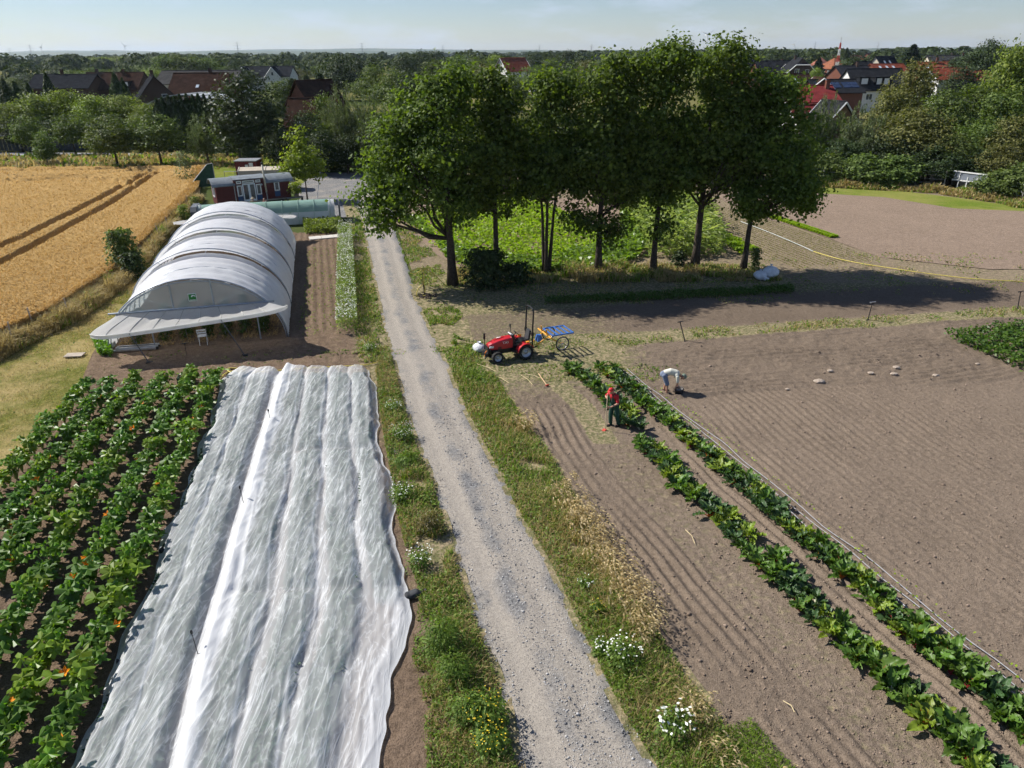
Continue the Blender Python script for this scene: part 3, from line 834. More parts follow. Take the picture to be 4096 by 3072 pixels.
# prototypes for the trees farther off, 10 m tall, copied below
def proto(kind, lobes, lm, bark=None, seed=1, **kw):
    r_ = thing('tree', 'x', 'tree')
    tree_parts(r_, kw.pop('H', 10), lobes, lm, bark or M_bark, np.random.default_rng(seed), **kw)
    r_['proto'] = kind
    remember(r_)
    return r_
P = {}
bl = [(0, 0, 6.3, 3.1, 3.1, 3.3), (-2.0, .6, 5.0, 1.9, 2, 1.9), (2.1, -.4, 5.2, 1.9, 2, 2.0), (.4, -1.9, 5.2, 1.8, 1.7, 2.0), (.2, .3, 8.4, 1.7, 1.7, 1.5)]
kw = dict(n_clump=230, per=30, sig=.48, L=.30, W=.22, tr=.2, fork=.25)
for nm, lm in (('green', 'green'), ('light', 'light'), ('dark', 'dark'), ('olive', 'olive')):
    P[nm] = proto(nm, bl if nm != 'dark' else [(0, 0, 6, 2.7, 2.7, 3.7), (-1.2, 0, 4.2, 2, 2, 2.2), (1.3, .5, 4.6, 2, 2, 2.2), (0, 0, 8.5, 1.5, 1.5, 1.5)], M_lf[lm], seed=len(P) + 3, **kw)
P['round'] = proto('round', [(0, 0, 6.3, 3.3, 3.3, 3.4), (0, 0, 5.0, 3.5, 3.5, 2.2)], M_lf['green'], seed=21, n_clump=230, per=28, sig=.45, L=.34, W=.26, tr=.17, fork=.3)
P['oval'] = proto('oval', [(0, 0, 5.8, 2.5, 2.5, 4.0), (0, 0, 4, 2.6, 2.6, 2.2)], M_lf['green'], seed=22, n_clump=200, per=26, sig=.45, L=.36, W=.28, tr=.15, fork=.22)
P['willow'] = proto('willow', [(0, 0, 7.0, 2.5, 2.5, 2.6), (-1.6, 0, 5.6, 1.9, 2, 2.2), (1.6, .4, 5.6, 1.9, 2, 2.2), (.2, -1.6, 5, 1.9, 1.6, 2.4), (0, 0, 3.4, 2.6, 2.4, 1.6)], M_lf['grey'], M_bark2, 23, n_clump=200, per=44, sig=.32, L=.38, W=.10, tr=.22, fork=.3, strand=1.5)
P['shrub'] = proto('shrub', [(0, 0, 4.2, 4.6, 4.2, 4.0), (-2.6, 0, 3.2, 3, 3, 3), (2.8, .4, 3.4, 3, 3, 3.2), (.4, 0, 7, 2.4, 2.4, 2.2)], M_lf['green'], seed=24, n_clump=260, per=26, sig=.7, L=.62, W=.44, tr=.2, fork=.05, twigs=10)
def conifer(kind, widths, n, lm, seed, L, W):
    rg = np.random.default_rng(seed)
    r_ = thing('conifer', 'x', 'tree')
    t = rg.random(n) ** .75
    a = rg.uniform(0, 6.283, n)
    prof = np.interp(t, np.linspace(0, 1, len(widths)), widths)
    tier = 1 + .22 * np.sin(t * 46) if kind == 'fir' else 1 + .12 * np.sin(a * 5 + t * 9)
    r = prof * tier * rg.random(n) ** .3
    z = .4 + (9.6 * t) - (.28 * r if kind == 'fir' else 0)
    C = np.stack([np.cos(a) * r, np.sin(a) * r, z], 1)
    D = np.stack([np.cos(a), np.sin(a), np.full(n, -.45 if kind == 'fir' else 1.6)], 1)
    Nn = np.stack([np.cos(a) * .4, np.sin(a) * .4, np.ones(n)], 1) + rg.normal(size=(n, 3)) * .35 if kind == 'fir' else np.stack([np.cos(a), np.sin(a), .3 + 0 * a], 1) + rg.normal(size=(n, 3)) * .45
    V, F = leaf_quads(C, Nn, L * rg.uniform(.6, 1.3, n), W * rg.uniform(.6, 1.3, n), rg, .1, D)
    link('crown', np_mesh('crown', V, F, lm), r_)
    mb = MB(); mb.tube([(0, 0, -.1), (0, 0, 5), (0, 0, 9.6)], [.2, .12, .03], 7)
    link('trunk', mb.mesh('trunk', M_bark, True), r_)
    remember(r_)
    return r_
P['fir'] = conifer('fir', [2.3, 2.2, 1.7, 1.2, .65, .06], 4200, M_lf['needle'], 31, .75, .3)
P['thuja'] = conifer('thuja', [1.5, 1.75, 1.7, 1.35, .8, .12], 3600, M_lf['dark'], 32, .7, .3)
USED = set()
def plant_tree(kind, name, top, w, label, group=None, rz=None, base=None, w0=None):
    """copy a prototype: top = (x, y, height), w = crown width in metres"""
    src = P[kind]
    first = kind not in USED
    USED.add(kind)
    o = src if first else copy_tree(src)
    kids = KIDS[src.name]
    o.name = name
    KIDS[o.name] = kids
    x, y, h = top
    if base: x, y = base
    W0 = {'thuja': 3.4, 'fir': 4.4, 'round': 7.4, 'oval': 5.4, 'shrub': 11.0}.get(kind, 7.6)
    s = h / 10.0
    o.location = (x, y, 0)
    o.scale = (w / W0, w / W0, s)
    o.rotation_euler = (0, 0, rnd.uniform(0, 6.28) if rz is None else rz)
    o['label'] = label; o['category'] = 'tree'
    if group: o['group'] = group
    elif 'group' in o: del o['group']
    if 'proto' in o: del o['proto']
    return o
rnd = random.Random(5)
def at(p): return (p[0], p[1])
# street trees along the lane behind the wheat
plant_tree('round', 'street_tree', (-70.8, 112.2, 5.9), 4.6, 'round lollipop street tree near the white awning', 'street trees along the lane')
plant_tree('oval', 'street_tree', (-62.8, 102.0, 4.4), 2.9, 'smallest oval tree in front of the lane', 'street trees along the lane')
plant_tree('round', 'street_tree', (-65.3, 113.4, 5.9), 5.0, 'round lollipop tree beside the smallest oval tree', 'street trees along the lane')
plant_tree('round', 'street_tree', (-52.2, 99.7, 6.8), 6.9, 'dark round tree at the edge of the wheat, its trunk bare', 'street trees along the lane')
plant_tree('round', 'street_tree', (-47.0, 101.1, 6.7), 6.9, 'round tree at the wheat edge beside the silvery tree', 'street trees along the lane')
plant_tree('willow', 'street_tree', (-41.4, 103.0, 6.86), 6.0, 'silvery grey tree beside the tall dark tree', 'street trees along the lane')
o = plant_tree('dark', 'tall_tree', (-33.6, 97.4, 11.8), 11.5, 'tall dark spreading tree behind the red wagon')
plant_tree('green', 'tall_tree', (-36.2, 101.0, 8.26), 6.5, 'green tree merging into the tall dark tree behind the wagon')

for top, w, lab in (((-77.1, 126.0, 8.24), 9.5, 'broad pale green tree behind the lollipop street trees'), ((-74.6, 130.0, 8.61), 9.5, 'tallest pale green tree behind the lollipop street trees'), ((-67.2, 125.0, 8.01), 8.5, 'pale green tree in the middle of the garden belt'),
                    ((-63.3, 127.0, 7.88), 9.5, 'pale green tree in front of the long dark house'), ((-57.5, 122.0, 6.79), 6.5, 'smaller pale tree beside the clipped conifer hedge'), ((-79.3, 122.0, 6.95), 8, 'pale green tree behind the white awning')):
    plant_tree('light', 'garden_tree', top, w, lab, 'pale garden trees behind the lane')
for top, w, lab in (((-76.7, 119.0, 4.90), 5, 'dark bush under the pale trees by the awning'), ((-71.6, 120.0, 4.59), 5, 'dark bush between the two lollipop trees'), ((-64.1, 118.0, 4.42), 6, 'dark bush behind the small oval tree'), ((-57.7, 118.0, 4.37), 6, 'dark bush left of the conifer hedge'), ((-51.2, 116.0, 4.09), 5, 'dark bush in front of the conifer hedge'), ((-41.3, 110.0, 4.40), 6, 'dark bush below the tall dark tree')):
    plant_tree('dark', 'garden_bush', top, w, lab, 'dark bushes behind the lane')
for k in range(11):
    p = [(-54.2, 119.0, 7.47), (-53.3, 119.0, 7.60), (-52.3, 119.0, 7.86), (-51.4, 119.0, 7.72), (-50.5, 119.0, 7.97), (-49.5, 119.0, 8.03), (-48.6, 119.0, 7.89), (-47.7, 119.0, 8.08), (-46.8, 119.0, 7.95), (-45.9, 119.0, 7.74), (-45.0, 119.0, 7.54)][k]
    plant_tree('thuja', 'hedge_conifer', p, 2.4, 'dark clipped conifer in the tall garden hedge', 'conifers of the garden hedge')
for top, w, lab in (((-88.4, 150.0, 10.48), 3.4, 'dark column conifer before the long dark house'), ((-75.4, 150.0, 10.39), 3.8, 'broader dark column conifer before the long dark house'), ((-87.2, 135.0, 9.96), 3.4, 'dark conifer at the picture edge'), ((-87.2, 138.0, 9.42), 3.2, 'dark conifer near the picture edge'), ((-86.2, 140.0, 9.04), 3.0, 'short dark conifer left of the long dark house'), ((-83.9, 170.0, 9.04), 3.0, 'slim dark conifer beside the solar roof house')):
    plant_tree('thuja', 'garden_conifer', top, w, lab)
# dark band round the yard
for kind, top, w, lab in (('willow', (-21.2, 99.0, 10.70), 7.0, 'grey weeping willow behind the yard'), ('willow', (-23.4, 101.0, 8.72), 4.5, 'narrow grey willow left of the weeping willow'), ('willow', (-17.5, 97.0, 10.10), 6.0, 'second grey willow, half hidden by the oak row'), ('shrub', (-23.7, 98.0, 5.74), 5, 'dark leafy shrub behind the young lime tree'), ('dark', (-25.7, 96.0, 7.11), 6, 'dark tree behind the young lime tree'),
                          ('dark', (-22.9, 92.0, 5.27), 5, 'dark bush at the back of the yard'), ('dark', (-20.2, 93.0, 4.63), 5, 'dark bush below the weeping willow'), ('dark', (-17.4, 95.0, 4.96), 6, 'dark bush behind the track end'), ('dark', (-28.6, 94.0, 5.13), 5, 'dark bush behind the beige container'), ('dark', (-32.5, 95.0, 3.97), 4, 'dark bush behind the red site cabin'), ('green', (-24.8, 104.0, 8.87), 5, 'rounded green tree left of the weeping willow'),
                          ('green', (-13.7, 92.0, 9.85), 7, 'green tree behind the widest oak'), ('dark', (-12.5, 86.0, 6.73), 7, 'dark tree low behind the widest oak'), ('dark', (-8.7, 84.0, 7.33), 8, 'dark tree behind the second oak'), ('green', (-5.2, 85.0, 7.71), 8, 'green tree behind the slender multi-stem tree'), ('dark', (-1.1, 85.0, 7.20), 8, 'dark tree behind the fourth tree of the row'),
                          ('green', (3.0, 86.0, 7.58), 8, 'green tree behind the tall straight tree'), ('dark', (7.3, 87.0, 6.99), 8, 'dark tree behind the maize'), ('green', (12.0, 87.0, 6.96), 8, 'green tree beyond the maize'), ('dark', (16.7, 87.0, 6.43), 8, 'dark tree beyond the squash field'), ('green', (20.9, 87.0, 6.89), 8, 'green tree behind the stout forked oak'), ('dark', (25.6, 87.0, 6.61), 8, 'dark tree behind the last oak'), ('green', (28.8, 85.0, 5.53), 7, 'green tree showing beside the last oak')):
    plant_tree(kind, 'yard_tree', top, w, lab)
# trees over the town behind the row
lab_mid = 'leafy tree in the wooded belt beyond the farm'
for kind, top, w in (('green', (-43.4, 150.0, 9.51), 9), ('thuja', (-41.7, 150.0, 9.17), 5), ('thuja', (-41.5, 160.0, 9.47), 6), ('thuja', (-39.9, 165.0, 9.77), 6), ('dark', (-53.2, 250.0, 13.68), 15), ('dark', (-51.2, 270.0, 12.36), 14), ('green', (-33.4, 190.0, 11.36), 11), ('green', (-25.5, 170.0, 10.64), 11), ('dark', (-20.2, 160.0, 10.61), 10), ('dark', (-40.2, 300.0, 13.23), 14), ('dark', (-37.4, 330.0, 14.90), 16),
                     ('dark', (-31.7, 340.0, 14.89), 14), ('green', (-22.9, 230.0, 12.02), 12), ('green', (-20.2, 300.0, 13.09), 15), ('green', (-11.8, 200.0, 11.40), 12), ('green', (-9.9, 280.0, 12.46), 14), ('olive', (-5.9, 200.0, 10.83), 11), ('light', (-6.2, 350.0, 12.90), 14), ('dark', (12.1, 380.0, 14.32), 14), ('dark', (29.0, 390.0, 14.63), 14), ('green', (15.7, 300.0, 11.72), 10), ('green', (7.0, 240.0, 10.19), 11),
                     ('dark', (-13.5, 170.0, 10.38), 10), ('green', (-0.1, 170.0, 9.36), 10), ('olive', (29.7, 300.0, 10.82), 12), ('green', (42.9, 320.0, 11.41), 12), ('green', (18.7, 200.0, 9.57), 9)):
    plant_tree(kind, 'belt_tree', top, w, lab_mid, 'trees of the wooded belt beyond the farm')
lab_l = 'tree of the wood behind the brick houses'
for kind, top, w in (('green', (-160.2, 250.0, 7.49), 14), ('dark', (-185.1, 300.0, 7.85), 16), ('dark', (-174.3, 300.0, 8.75), 16), ('green', (-165.4, 300.0, 9.00), 18), ('green', (-173.1, 330.0, 9.20), 18), ('light', (-306.9, 560.0, 12.28), 30), ('light', (-288.7, 560.0, 13.34), 30), ('light', (-272.4, 560.0, 13.52), 30), ('light', (-254.3, 560.0, 13.98), 30),
                     ('green', (-154.5, 330.0, 10.13), 18), ('green', (-136.2, 310.0, 13.90), 17), ('green', (-130.3, 310.0, 14.02), 17), ('green', (-124.6, 310.0, 13.49), 16), ('green', (-119.3, 310.0, 12.79), 14), ('green', (-112.9, 260.0, 9.38), 14), ('light', (-113.0, 250.0, 9.57), 12), ('dark', (-98.4, 280.0, 10.40), 10), ('dark', (-101.2, 300.0, 8.87), 11), ('green', (-119.9, 330.0, 9.35), 9), ('olive', (-108.0, 400.0, 7.13), 18),
                     ('green', (-125.5, 420.0, 8.70), 16), ('green', (-103.4, 420.0, 8.09), 16), ('green', (-117.2, 240.0, 8.50), 12), ('green', (-92.7, 250.0, 8.08), 10), ('dark', (-138.5, 230.0, 7.03), 10)):
    plant_tree(kind, 'wood_tree', top, w, lab_l, 'trees of the wood behind the brick houses')
# thicket along the fence on the far right
for kind, top, w, lab in (('willow', (38.2, 92.0, 9.38), 5.5, 'slim weeping willow beside the red roofed house'), ('willow', (40.4, 89.0, 8.35), 6, 'grey drooping tree in front of the dormer house'), ('willow', (42.1, 87.0, 7.23), 6, 'low grey willow in the thicket'), ('olive', (48.1, 97.0, 9.20), 6.5, 'yellowish tree before the dormer windows'), ('olive', (55.9, 108.0, 12.33), 8.5, 'tall loose yellow green tree standing over the thicket'),
                          ('olive', (45.6, 86.0, 7.66), 8.5, 'big rounded yellow green bush tree by the fence'), ('olive', (47.3, 84.0, 5.96), 7, 'yellow green bush behind the fence'), ('green', (53.0, 93.0, 9.33), 7.5, 'deep green tree right of the yellow bush'), ('green', (55.9, 93.0, 9.82), 8, 'deep green tree before the red roofs'), ('green', (56.9, 90.0, 9.42), 7.5, 'deep green tree near the picture edge'),
                          ('light', (60.6, 95.0, 14.19), 7, 'tall pale tree at the picture edge'), ('light', (63.2, 96.0, 14.39), 8, 'tall pale tree half out of the picture'), ('olive', (54.3, 82.0, 7.02), 6.5, 'brownish green bush at the picture edge'), ('olive', (51.0, 78.0, 4.64), 5, 'brownish bush above the white gate'), ('green', (51.7, 84.0, 6.41), 7, 'green bush behind the white gate'), ('green', (48.6, 82.0, 5.18), 6, 'green bush left of the white gate'),
                          ('dark', (34.5, 86.0, 2.89), 5, 'dark bush beside the last oak'), ('shrub', (35.8, 84.0, 3.37), 5.5, 'leafy dark shrub behind the first fence posts'), ('dark', (38.2, 86.0, 4.37), 6, 'dark tree below the slim willow'), ('shrub', (38.7, 82.0, 3.43), 6, 'broad leafy shrub behind the fence middle'), ('dark', (41.8, 86.0, 4.84), 6, 'dark tree below the low willow'), ('shrub', (42.0, 81.0, 3.43), 6, 'leafy shrub below the yellow bush tree'),
                          ('dark', (43.9, 84.0, 5.02), 6, 'dark tree below the yellow bush tree'), ('dark', (45.6, 82.0, 4.25), 6, 'dark bush between the yellow bushes'), ('shrub', (49.1, 74.0, 2.68), 5, 'pale leaved shrub right of the white gate'), ('shrub', (50.9, 73.0, 3.68), 5, 'shrub at the picture edge right of the gate'), ('dark', (47.2, 80.0, 3.51), 5, 'dark bush left behind the gate'), ('dark', (50.0, 80.0, 3.96), 6, 'dark bush right behind the gate'),
                          ('green', (35.7, 92.0, 6.15), 5, 'thin green tree with dead branches'), ('green', (32.9, 88.0, 4.21), 5, 'green bush showing past the last oak'), ('dark', (54.0, 82.0, 4.66), 6, 'dark tree behind the brownish bush'), ('green', (53.3, 97.0, 7.82), 6, 'green tree behind the yellow bushes')):
    plant_tree(kind, 'thicket_tree', top, w, lab, 'thicket behind the wire fence')
# snag: bare branches above the thin green tree
sn = thing('dead_tree', 'bare dead branches standing over the thicket beside the red roof', 'tree', (34.6, 91, 0))
mb = MB(); rg = np.random.default_rng(77)
limb(mb, (0, 0, -.1), (.2, 0, 5.6), .16, .08, rg, 0)
link('trunk', mb.mesh('trunk', M_bark2, True), sn)
for k in range(9):
    mb = MB()
    Pt = limb(mb, (.1, 0, 3 + .32 * k), (rg.normal() * 1.7, rg.normal() * .8, 5.6 + rg.random() * 2.0), .055, .025, rg, -.35, 6, 5)
    for _ in range(3): limb(mb, Pt[3], (Pt[5][0] + rg.normal() * .7, Pt[5][1] + rg.normal() * .4, Pt[5][2] + rg.normal() * .5), .025, .012, rg, -.2, 4, 4)
    link('branch', mb.mesh('branch', M_bark2), sn)
# town trees
for kind, top, w, lab in (('dark', (128.0, 210.0, 15.96), 13, 'big dark round tree over the town on the skyline'), ('dark', (125.9, 215.0, 12.89), 13, 'dark tree left of the skyline tree'), ('dark', (130.3, 230.0, 11.65), 10, 'dark tree among the roofs near the skyline tree'), ('fir', (152.4, 300.0, 15.18), 13, 'spreading dark conifer among the roofs'), ('fir', (101.7, 300.0, 10.62), 9, 'pointed fir left of the dark gabled house'), ('thuja', (161.3, 380.0, 14.26), 6, 'slim dark cypress over the roofs'),
                          ('fir', (107.1, 330.0, 10.01), 8, 'small fir beside the pointed fir'), ('fir', (133.1, 340.0, 10.65), 9, 'fir behind the pink pyramid roof'), ('dark', (130.9, 350.0, 10.05), 11, 'dark tree behind the gabled house'), ('dark', (116.2, 200.0, 9.95), 12, 'dark spreading tree above the red roofs'), ('dark', (180.8, 330.0, 12.65), 11, 'dark tree behind the grey dormer roof'), ('light', (89.8, 230.0, 9.11), 6, 'pale green tree between the gabled house and the brick tower house'), ('light', (145.1, 330.0, 7.98), 7, 'pale bush between the roofs'),
                          ('green', (174.7, 360.0, 9.67), 12, 'green tree behind the black roof'), ('dark', (120.1, 190.0, 9.03), 12, 'dark hedge tree at the town edge'), ('green', (112.3, 210.0, 8.71), 7, 'green bush among the red roofs'), ('dark', (150.0, 320.0, 8.42), 8, 'dark shrub in front of the black roof'), ('fir', (205.9, 420.0, 10.80), 9, 'far fir behind the roofs')):
    plant_tree(kind, 'town_tree', top, w, lab)

# young lime tree by the wagon
yt = thing('young_tree', 'bright yellow green young tree beside the red wagon', 'tree', (-20.8, 75.3, 0))
tree_parts(yt, 7.2, [(0, 0, 4.0, 1.75, 1.7, 1.5), (-.2, 0, 5.6, 1.0, 1.0, 1.3), (.5, 0, 3.2, 1.7, 1.4, 1.0), (-1.1, 0, 3.4, 1.1, 1.1, 1.0)], M_lf['lime'], M_bark2, np.random.default_rng(61), 130, 36, .34, .26, .2, .075, .25, outer=.55, twigs=30)

# far woodland: too far to tell trees apart
rg = np.random.default_rng(9)
parts = []
def far_band(n, y0, y1, h0, h1, xr, card, per):
    y = np.exp(rg.uniform(np.log(y0), np.log(y1), n)); x = rg.uniform(-1, 1, n) * xr(y)
    keep = fbm(x / 260 + 3, y / 300, 3, 12) > .36
    x, y = x[keep], y[keep]; n = len(x)
    h = rg.uniform(h0, h1, n); w = h * rg.uniform(.45, .8, n)
    j = np.repeat(np.arange(n), per)
    d = unit(rg.normal(size=(len(j), 3))); d[:, 2] = np.abs(d[:, 2]) * 1.0 - .25
    C = np.stack([x[j] + d[:, 0] * w[j], y[j] + d[:, 1] * w[j], h[j] * .55 + d[:, 2] * h[j] * .47], 1)
    Nn = d + rg.normal(size=d.shape) * .4 + np.array([[0, 0, .4]])
    s = card * (y[j] / 500) ** .5 * rg.uniform(.6, 1.4, len(j))
    return leaf_quads(C, Nn, s * 1.3, s, rg)
parts.append(far_band(420, 420, 900, 11, 17, lambda y: .8 * y + 60, 2.0, 110))
parts.append(far_band(520, 900, 2600, 12, 18, lambda y: .8 * y, 2.4, 55))
parts.append(far_band(90, 330, 430, 9, 13, lambda y: .75 * y + 40, 1.6, 120))
V, F = join(parts)
stuff('forest', V, F, leaf_mat('far_forest_leaf', (.085, .11, .04), (.03, .048, .018), .15, .8, .1, None, 0, .012), 'distant woodland reaching to the horizon', 'forest')

# ------------------------------------------------------------------ houses
def tile_mat(name, a, b, rough=.75, rows=3.2):
    if name in MATS: return MATS[name]
    m, nt, N, L, out = nodes_of(name)
    tc = N.new('ShaderNodeTexCoord').outputs['Object']
    nz = noise_node(nt, 1.1, 4, .6, tc); n2 = noise_node(nt, 9, 2, .5, tc)
    wv = N.new('ShaderNodeTexWave'); wv.bands_direction = 'Z'; wv.inputs['Scale'].default_value = rows; wv.inputs['Distortion'].default_value = .3
    L.new(tc, wv.inputs['Vector'])
    w2 = N.new('ShaderNodeTexWave'); w2.bands_direction = 'X'; w2.inputs['Scale'].default_value = 1.6
    L.new(tc, w2.inputs['Vector'])
    c = ramp_node(nt, nz.outputs['Fac'], [(.35, b), (.65, a)]).outputs['Color']
    c = mix_node(nt, math_node(nt, 'MULTIPLY', n2.outputs['Fac'], .3), c, tuple(x * .55 for x in b))
    p = principled(nt, c, 1.0, 0.0)
    h = math_node(nt, 'ADD', wv.outputs['Fac'], math_node(nt, 'MULTIPLY', w2.outputs['Fac'], .6))
    L.new(bump_node(nt, h, .55, .07), p.inputs['Normal'])
    L.new(p.outputs[0], out.inputs['Surface'])
    MATS[name] = m
    return m
def brick_mat(name, a, b):
    if name in MATS: return MATS[name]
    m, nt, N, L, out = nodes_of(name)
    tc = N.new('ShaderNodeTexCoord').outputs['Object']
    nz = noise_node(nt, 6, 5, .7, tc); n2 = noise_node(nt, .8, 3, .6, tc)
    c = ramp_node(nt, nz.outputs['Fac'], [(.3, b), (.7, a)]).outputs['Color']
    c = mix_node(nt, math_node(nt, 'MULTIPLY', n2.outputs['Fac'], .35), c, tuple(x * .7 for x in b))
    p = principled(nt, c, 1.0, .02)
    L.new(bump_node(nt, nz.outputs['Fac'], .3, .03), p.inputs['Normal'])
    L.new(p.outputs[0], out.inputs['Surface'])
    MATS[name] = m
    return m
RT = {'slate': tile_mat('slate_roof', (.035, .037, .042), (.02, .021, .024), .5), 'brown': tile_mat('brown_roof', (.065, .038, .028), (.035, .022, .017)), 'red': tile_mat('red_roof', (.27, .075, .045), (.15, .042, .028)),
      'wine': tile_mat('glazed_wine_roof', (.24, .045, .045), (.15, .03, .03), .4), 'orange': tile_mat('orange_roof', (.36, .15, .085), (.22, .085, .05)), 'pink': tile_mat('pink_roof', (.46, .2, .15), (.33, .13, .095)), 'grey': tile_mat('grey_roof', (.09, .088, .085), (.055, .054, .053)), 'black': tile_mat('black_glazed_roof', (.05, .052, .06), (.03, .03, .035), .3)}
WL = {'brick': brick_mat('red_brick', (.22, .095, .065), (.12, .055, .04)), 'white': mat('white_render', (.68, .67, .64), (.55, .54, .51), 2, .85), 'dark': brick_mat('dark_brick', (.10, .065, .05), (.06, .04, .032)), 'tan': brick_mat('tan_brick', (.33, .21, .14), (.22, .14, .1)), 'cream': mat('cream_render', (.56, .5, .4), (.45, .4, .32), 2, .85), 'wood': mat('dark_boarding', (.085, .06, .045), (.05, .036, .028), 2, .8)}
M_white = mat('white_paint', (.76, .76, .75), (.66, .66, .65), 3, .45)
M_glass = mat('window_glass', (.05, .06, .07), (.03, .035, .045), 1, .08, .6)
M_solar = mat('solar_panel', (.03, .045, .09), (.02, .03, .06), 1, .12, .6)
def put_window(root, c, w, h, face, frame=None, name='window', blind=False):
    """window standing proud of a wall: face is the outward side ('-y', '+y', '-x', '+x')"""
    rz = {'-y': 0, '+x': math.pi / 2, '+y': math.pi, '-x': -math.pi / 2}[face]
    M = Matrix.Translation(c) @ Matrix.Rotation(rz, 4, 'Z')
    mb = MB().at(M)
    t = .09
    for sx in (-1, 1): mb.box((sx * (w / 2 - t / 2), -.03, 0), (t, .1, h))
    for sz in (-1, 1): mb.box((0, -.03, sz * (h / 2 - t / 2)), (w - 2 * t, .098, t))
    if w > 1.1: mb.box((0, -.03, 0), (t * .8, .094, h - 2 * t))
    f = mb.build(name, frame or M_white, root)
    mb = MB().at(M); mb.box((0, -.005, 0), (w - 2 * t, .03, h - 2 * t))
    mb.build('pane', M_white if blind else M_glass, f)
    return f
def house(name, label, c, rz, w, d, eave, ridge, roof, wall, hip=0.0, jerk=0.0, chim=(), wins=(), dorm=(), sky=(), solar=(), gwins=(), barge=False, over=.45, group=None):
    r_ = thing(name, label, 'house', (c[0], c[1], 0), rz, group)
    W2, D2 = w / 2, d / 2
    mb = MB()
    vs = [(-W2, -D2, 0), (W2, -D2, 0), (W2, D2, 0), (-W2, D2, 0), (-W2, -D2, eave), (W2, -D2, eave), (W2, D2, eave), (-W2, D2, eave)]
    fs = [(0, 1, 5, 4), (1, 2, 6, 5), (2, 3, 7, 6), (3, 0, 4, 7)]
    if not hip:
        vs += [(-W2, 0, ridge - .12), (W2, 0, ridge - .12)]; fs += [(4, 7, 8), (5, 9, 6)]
        vs[8] = (-W2, 0, ridge - .12); fs[-2] = (7, 4, 8)
    mb.add(vs, fs)
    mb.build('wall', WL[wall], r_)
    k = (ridge - eave) / D2
    eo = eave - k * over
    X, Y = W2 + (over if not hip else over), D2 + over
    hx = min(hip, W2) if hip else 0
    th = .16
    mb = MB()
    def slab(pts):
        n = len(pts)
        up = [(p[0], p[1], p[2] + th) for p in pts]
        mb.add(list(pts) + up, [tuple(range(n - 1, -1, -1)), tuple(range(n, 2 * n))] + [(i, (i + 1) % n, n + (i + 1) % n, n + i) for i in range(n)])
    if hip:
        rx = X - hx - over
        slab([(-X, -Y, eo), (X, -Y, eo), (rx, 0, ridge), (-rx, 0, ridge)]); slab([(X, Y, eo), (-X, Y, eo), (-rx, 0, ridge), (rx, 0, ridge)])
        slab([(X, -Y, eo), (X, Y, eo), (rx, 0, ridge)]); slab([(-X, Y, eo), (-X, -Y, eo), (-rx, 0, ridge)])
    elif jerk:
        zj = ridge - jerk; yj = jerk / k; rx = X - jerk * .9
        slab([(-X, -Y, eo), (X, -Y, eo), (X, -yj, zj), (rx, 0, ridge), (-rx, 0, ridge), (-X, -yj, zj)]); slab([(X, Y, eo), (-X, Y, eo), (-X, yj, zj), (-rx, 0, ridge), (rx, 0, ridge), (X, yj, zj)])
        slab([(X, -yj, zj), (X, yj, zj), (rx, 0, ridge)]); slab([(-X, yj, zj), (-X, -yj, zj), (-rx, 0, ridge)])
    else:
        slab([(-X, -Y, eo), (X, -Y, eo), (X, 0, ridge), (-X, 0, ridge)]); slab([(X, Y, eo), (-X, Y, eo), (-X, 0, ridge), (X, 0, ridge)])
    rf = mb.build('roof', RT[roof], r_)
    if not hip:
        mb = MB(); mb.tube([(-X + jerk * .9, 0, ridge + th), (X - jerk * .9, 0, ridge + th)], .13, 6); mb.build('ridge_tile', RT[roof], rf)
    if barge:
        for sx in (-1, 1):
            zj = ridge - jerk; yj = jerk / k
            for sy in (-1, 1):
                mb = MB(); mb.tube([(sx * (X + .06), sy * Y, eo + .06), (sx * (X + .06), sy * yj, zj + .06)], .13, 4)
                mb.build('bargeboard', M_white, rf)
            if jerk:
                mb = MB(); mb.tube([(sx * (X + .06), -yj, zj + .06), (sx * (X + .06), yj, zj + .06)], .13, 4); mb.build('bargeboard', M_white, rf)
    for cx, cy, h in chim:
        mb = MB(); z0 = ridge - k * abs(cy) - .3
        mb.box((cx, cy, z0 + h / 2 + .15), (.62, .62, h + .3)); mb.box((cx, cy, z0 + h + .34), (.74, .74, .1))
        mb.build('chimney', WL['dark'] if roof in ('slate', 'black', 'brown') else WL['brick'], rf)
    for cx, cz, ww, hh in wins: put_window(r_, (cx, -D2, cz), ww, hh, '-y')
    for s, cy, cz, ww, hh in gwins: put_window(r_, (s * W2, cy, cz), ww, hh, '+x' if s > 0 else '-x')
    nrm = Vector((0, -k, 0)); sl = math.atan(k)
    for cx, t, ww, hh in sky:
        y_ = -D2 * (1 - t); z_ = eave + k * D2 * t + th
        mb = MB(); mb.box((cx, y_ - .03, z_ + .05), (ww, hh, .09), rx=sl); f = mb.build('skylight', mat('skylight_frame', (.3, .31, .32), None, 3, .5), rf)
        mb = MB(); mb.box((cx, y_ - .05, z_ + .10), (ww * .8, hh * .85, .03), rx=sl); mb.build('pane', mat('sky_pane', (.55, .62, .7), (.45, .52, .6), 1, .1, .6), f)
    for cx, t, nx, ny in solar:
        for i in range(nx):
            for j in range(ny):
                tt = t + (j - (ny - 1) / 2) * 1.05 * math.cos(sl) / D2
                mb = MB(); mb.box((cx + (i - (nx - 1) / 2) * 1.75, -D2 * (1 - tt) - .04, eave + k * D2 * tt + th + .09), (1.68, 1.0, .05), rx=sl); mb.build('solar_panel', M_solar, rf)
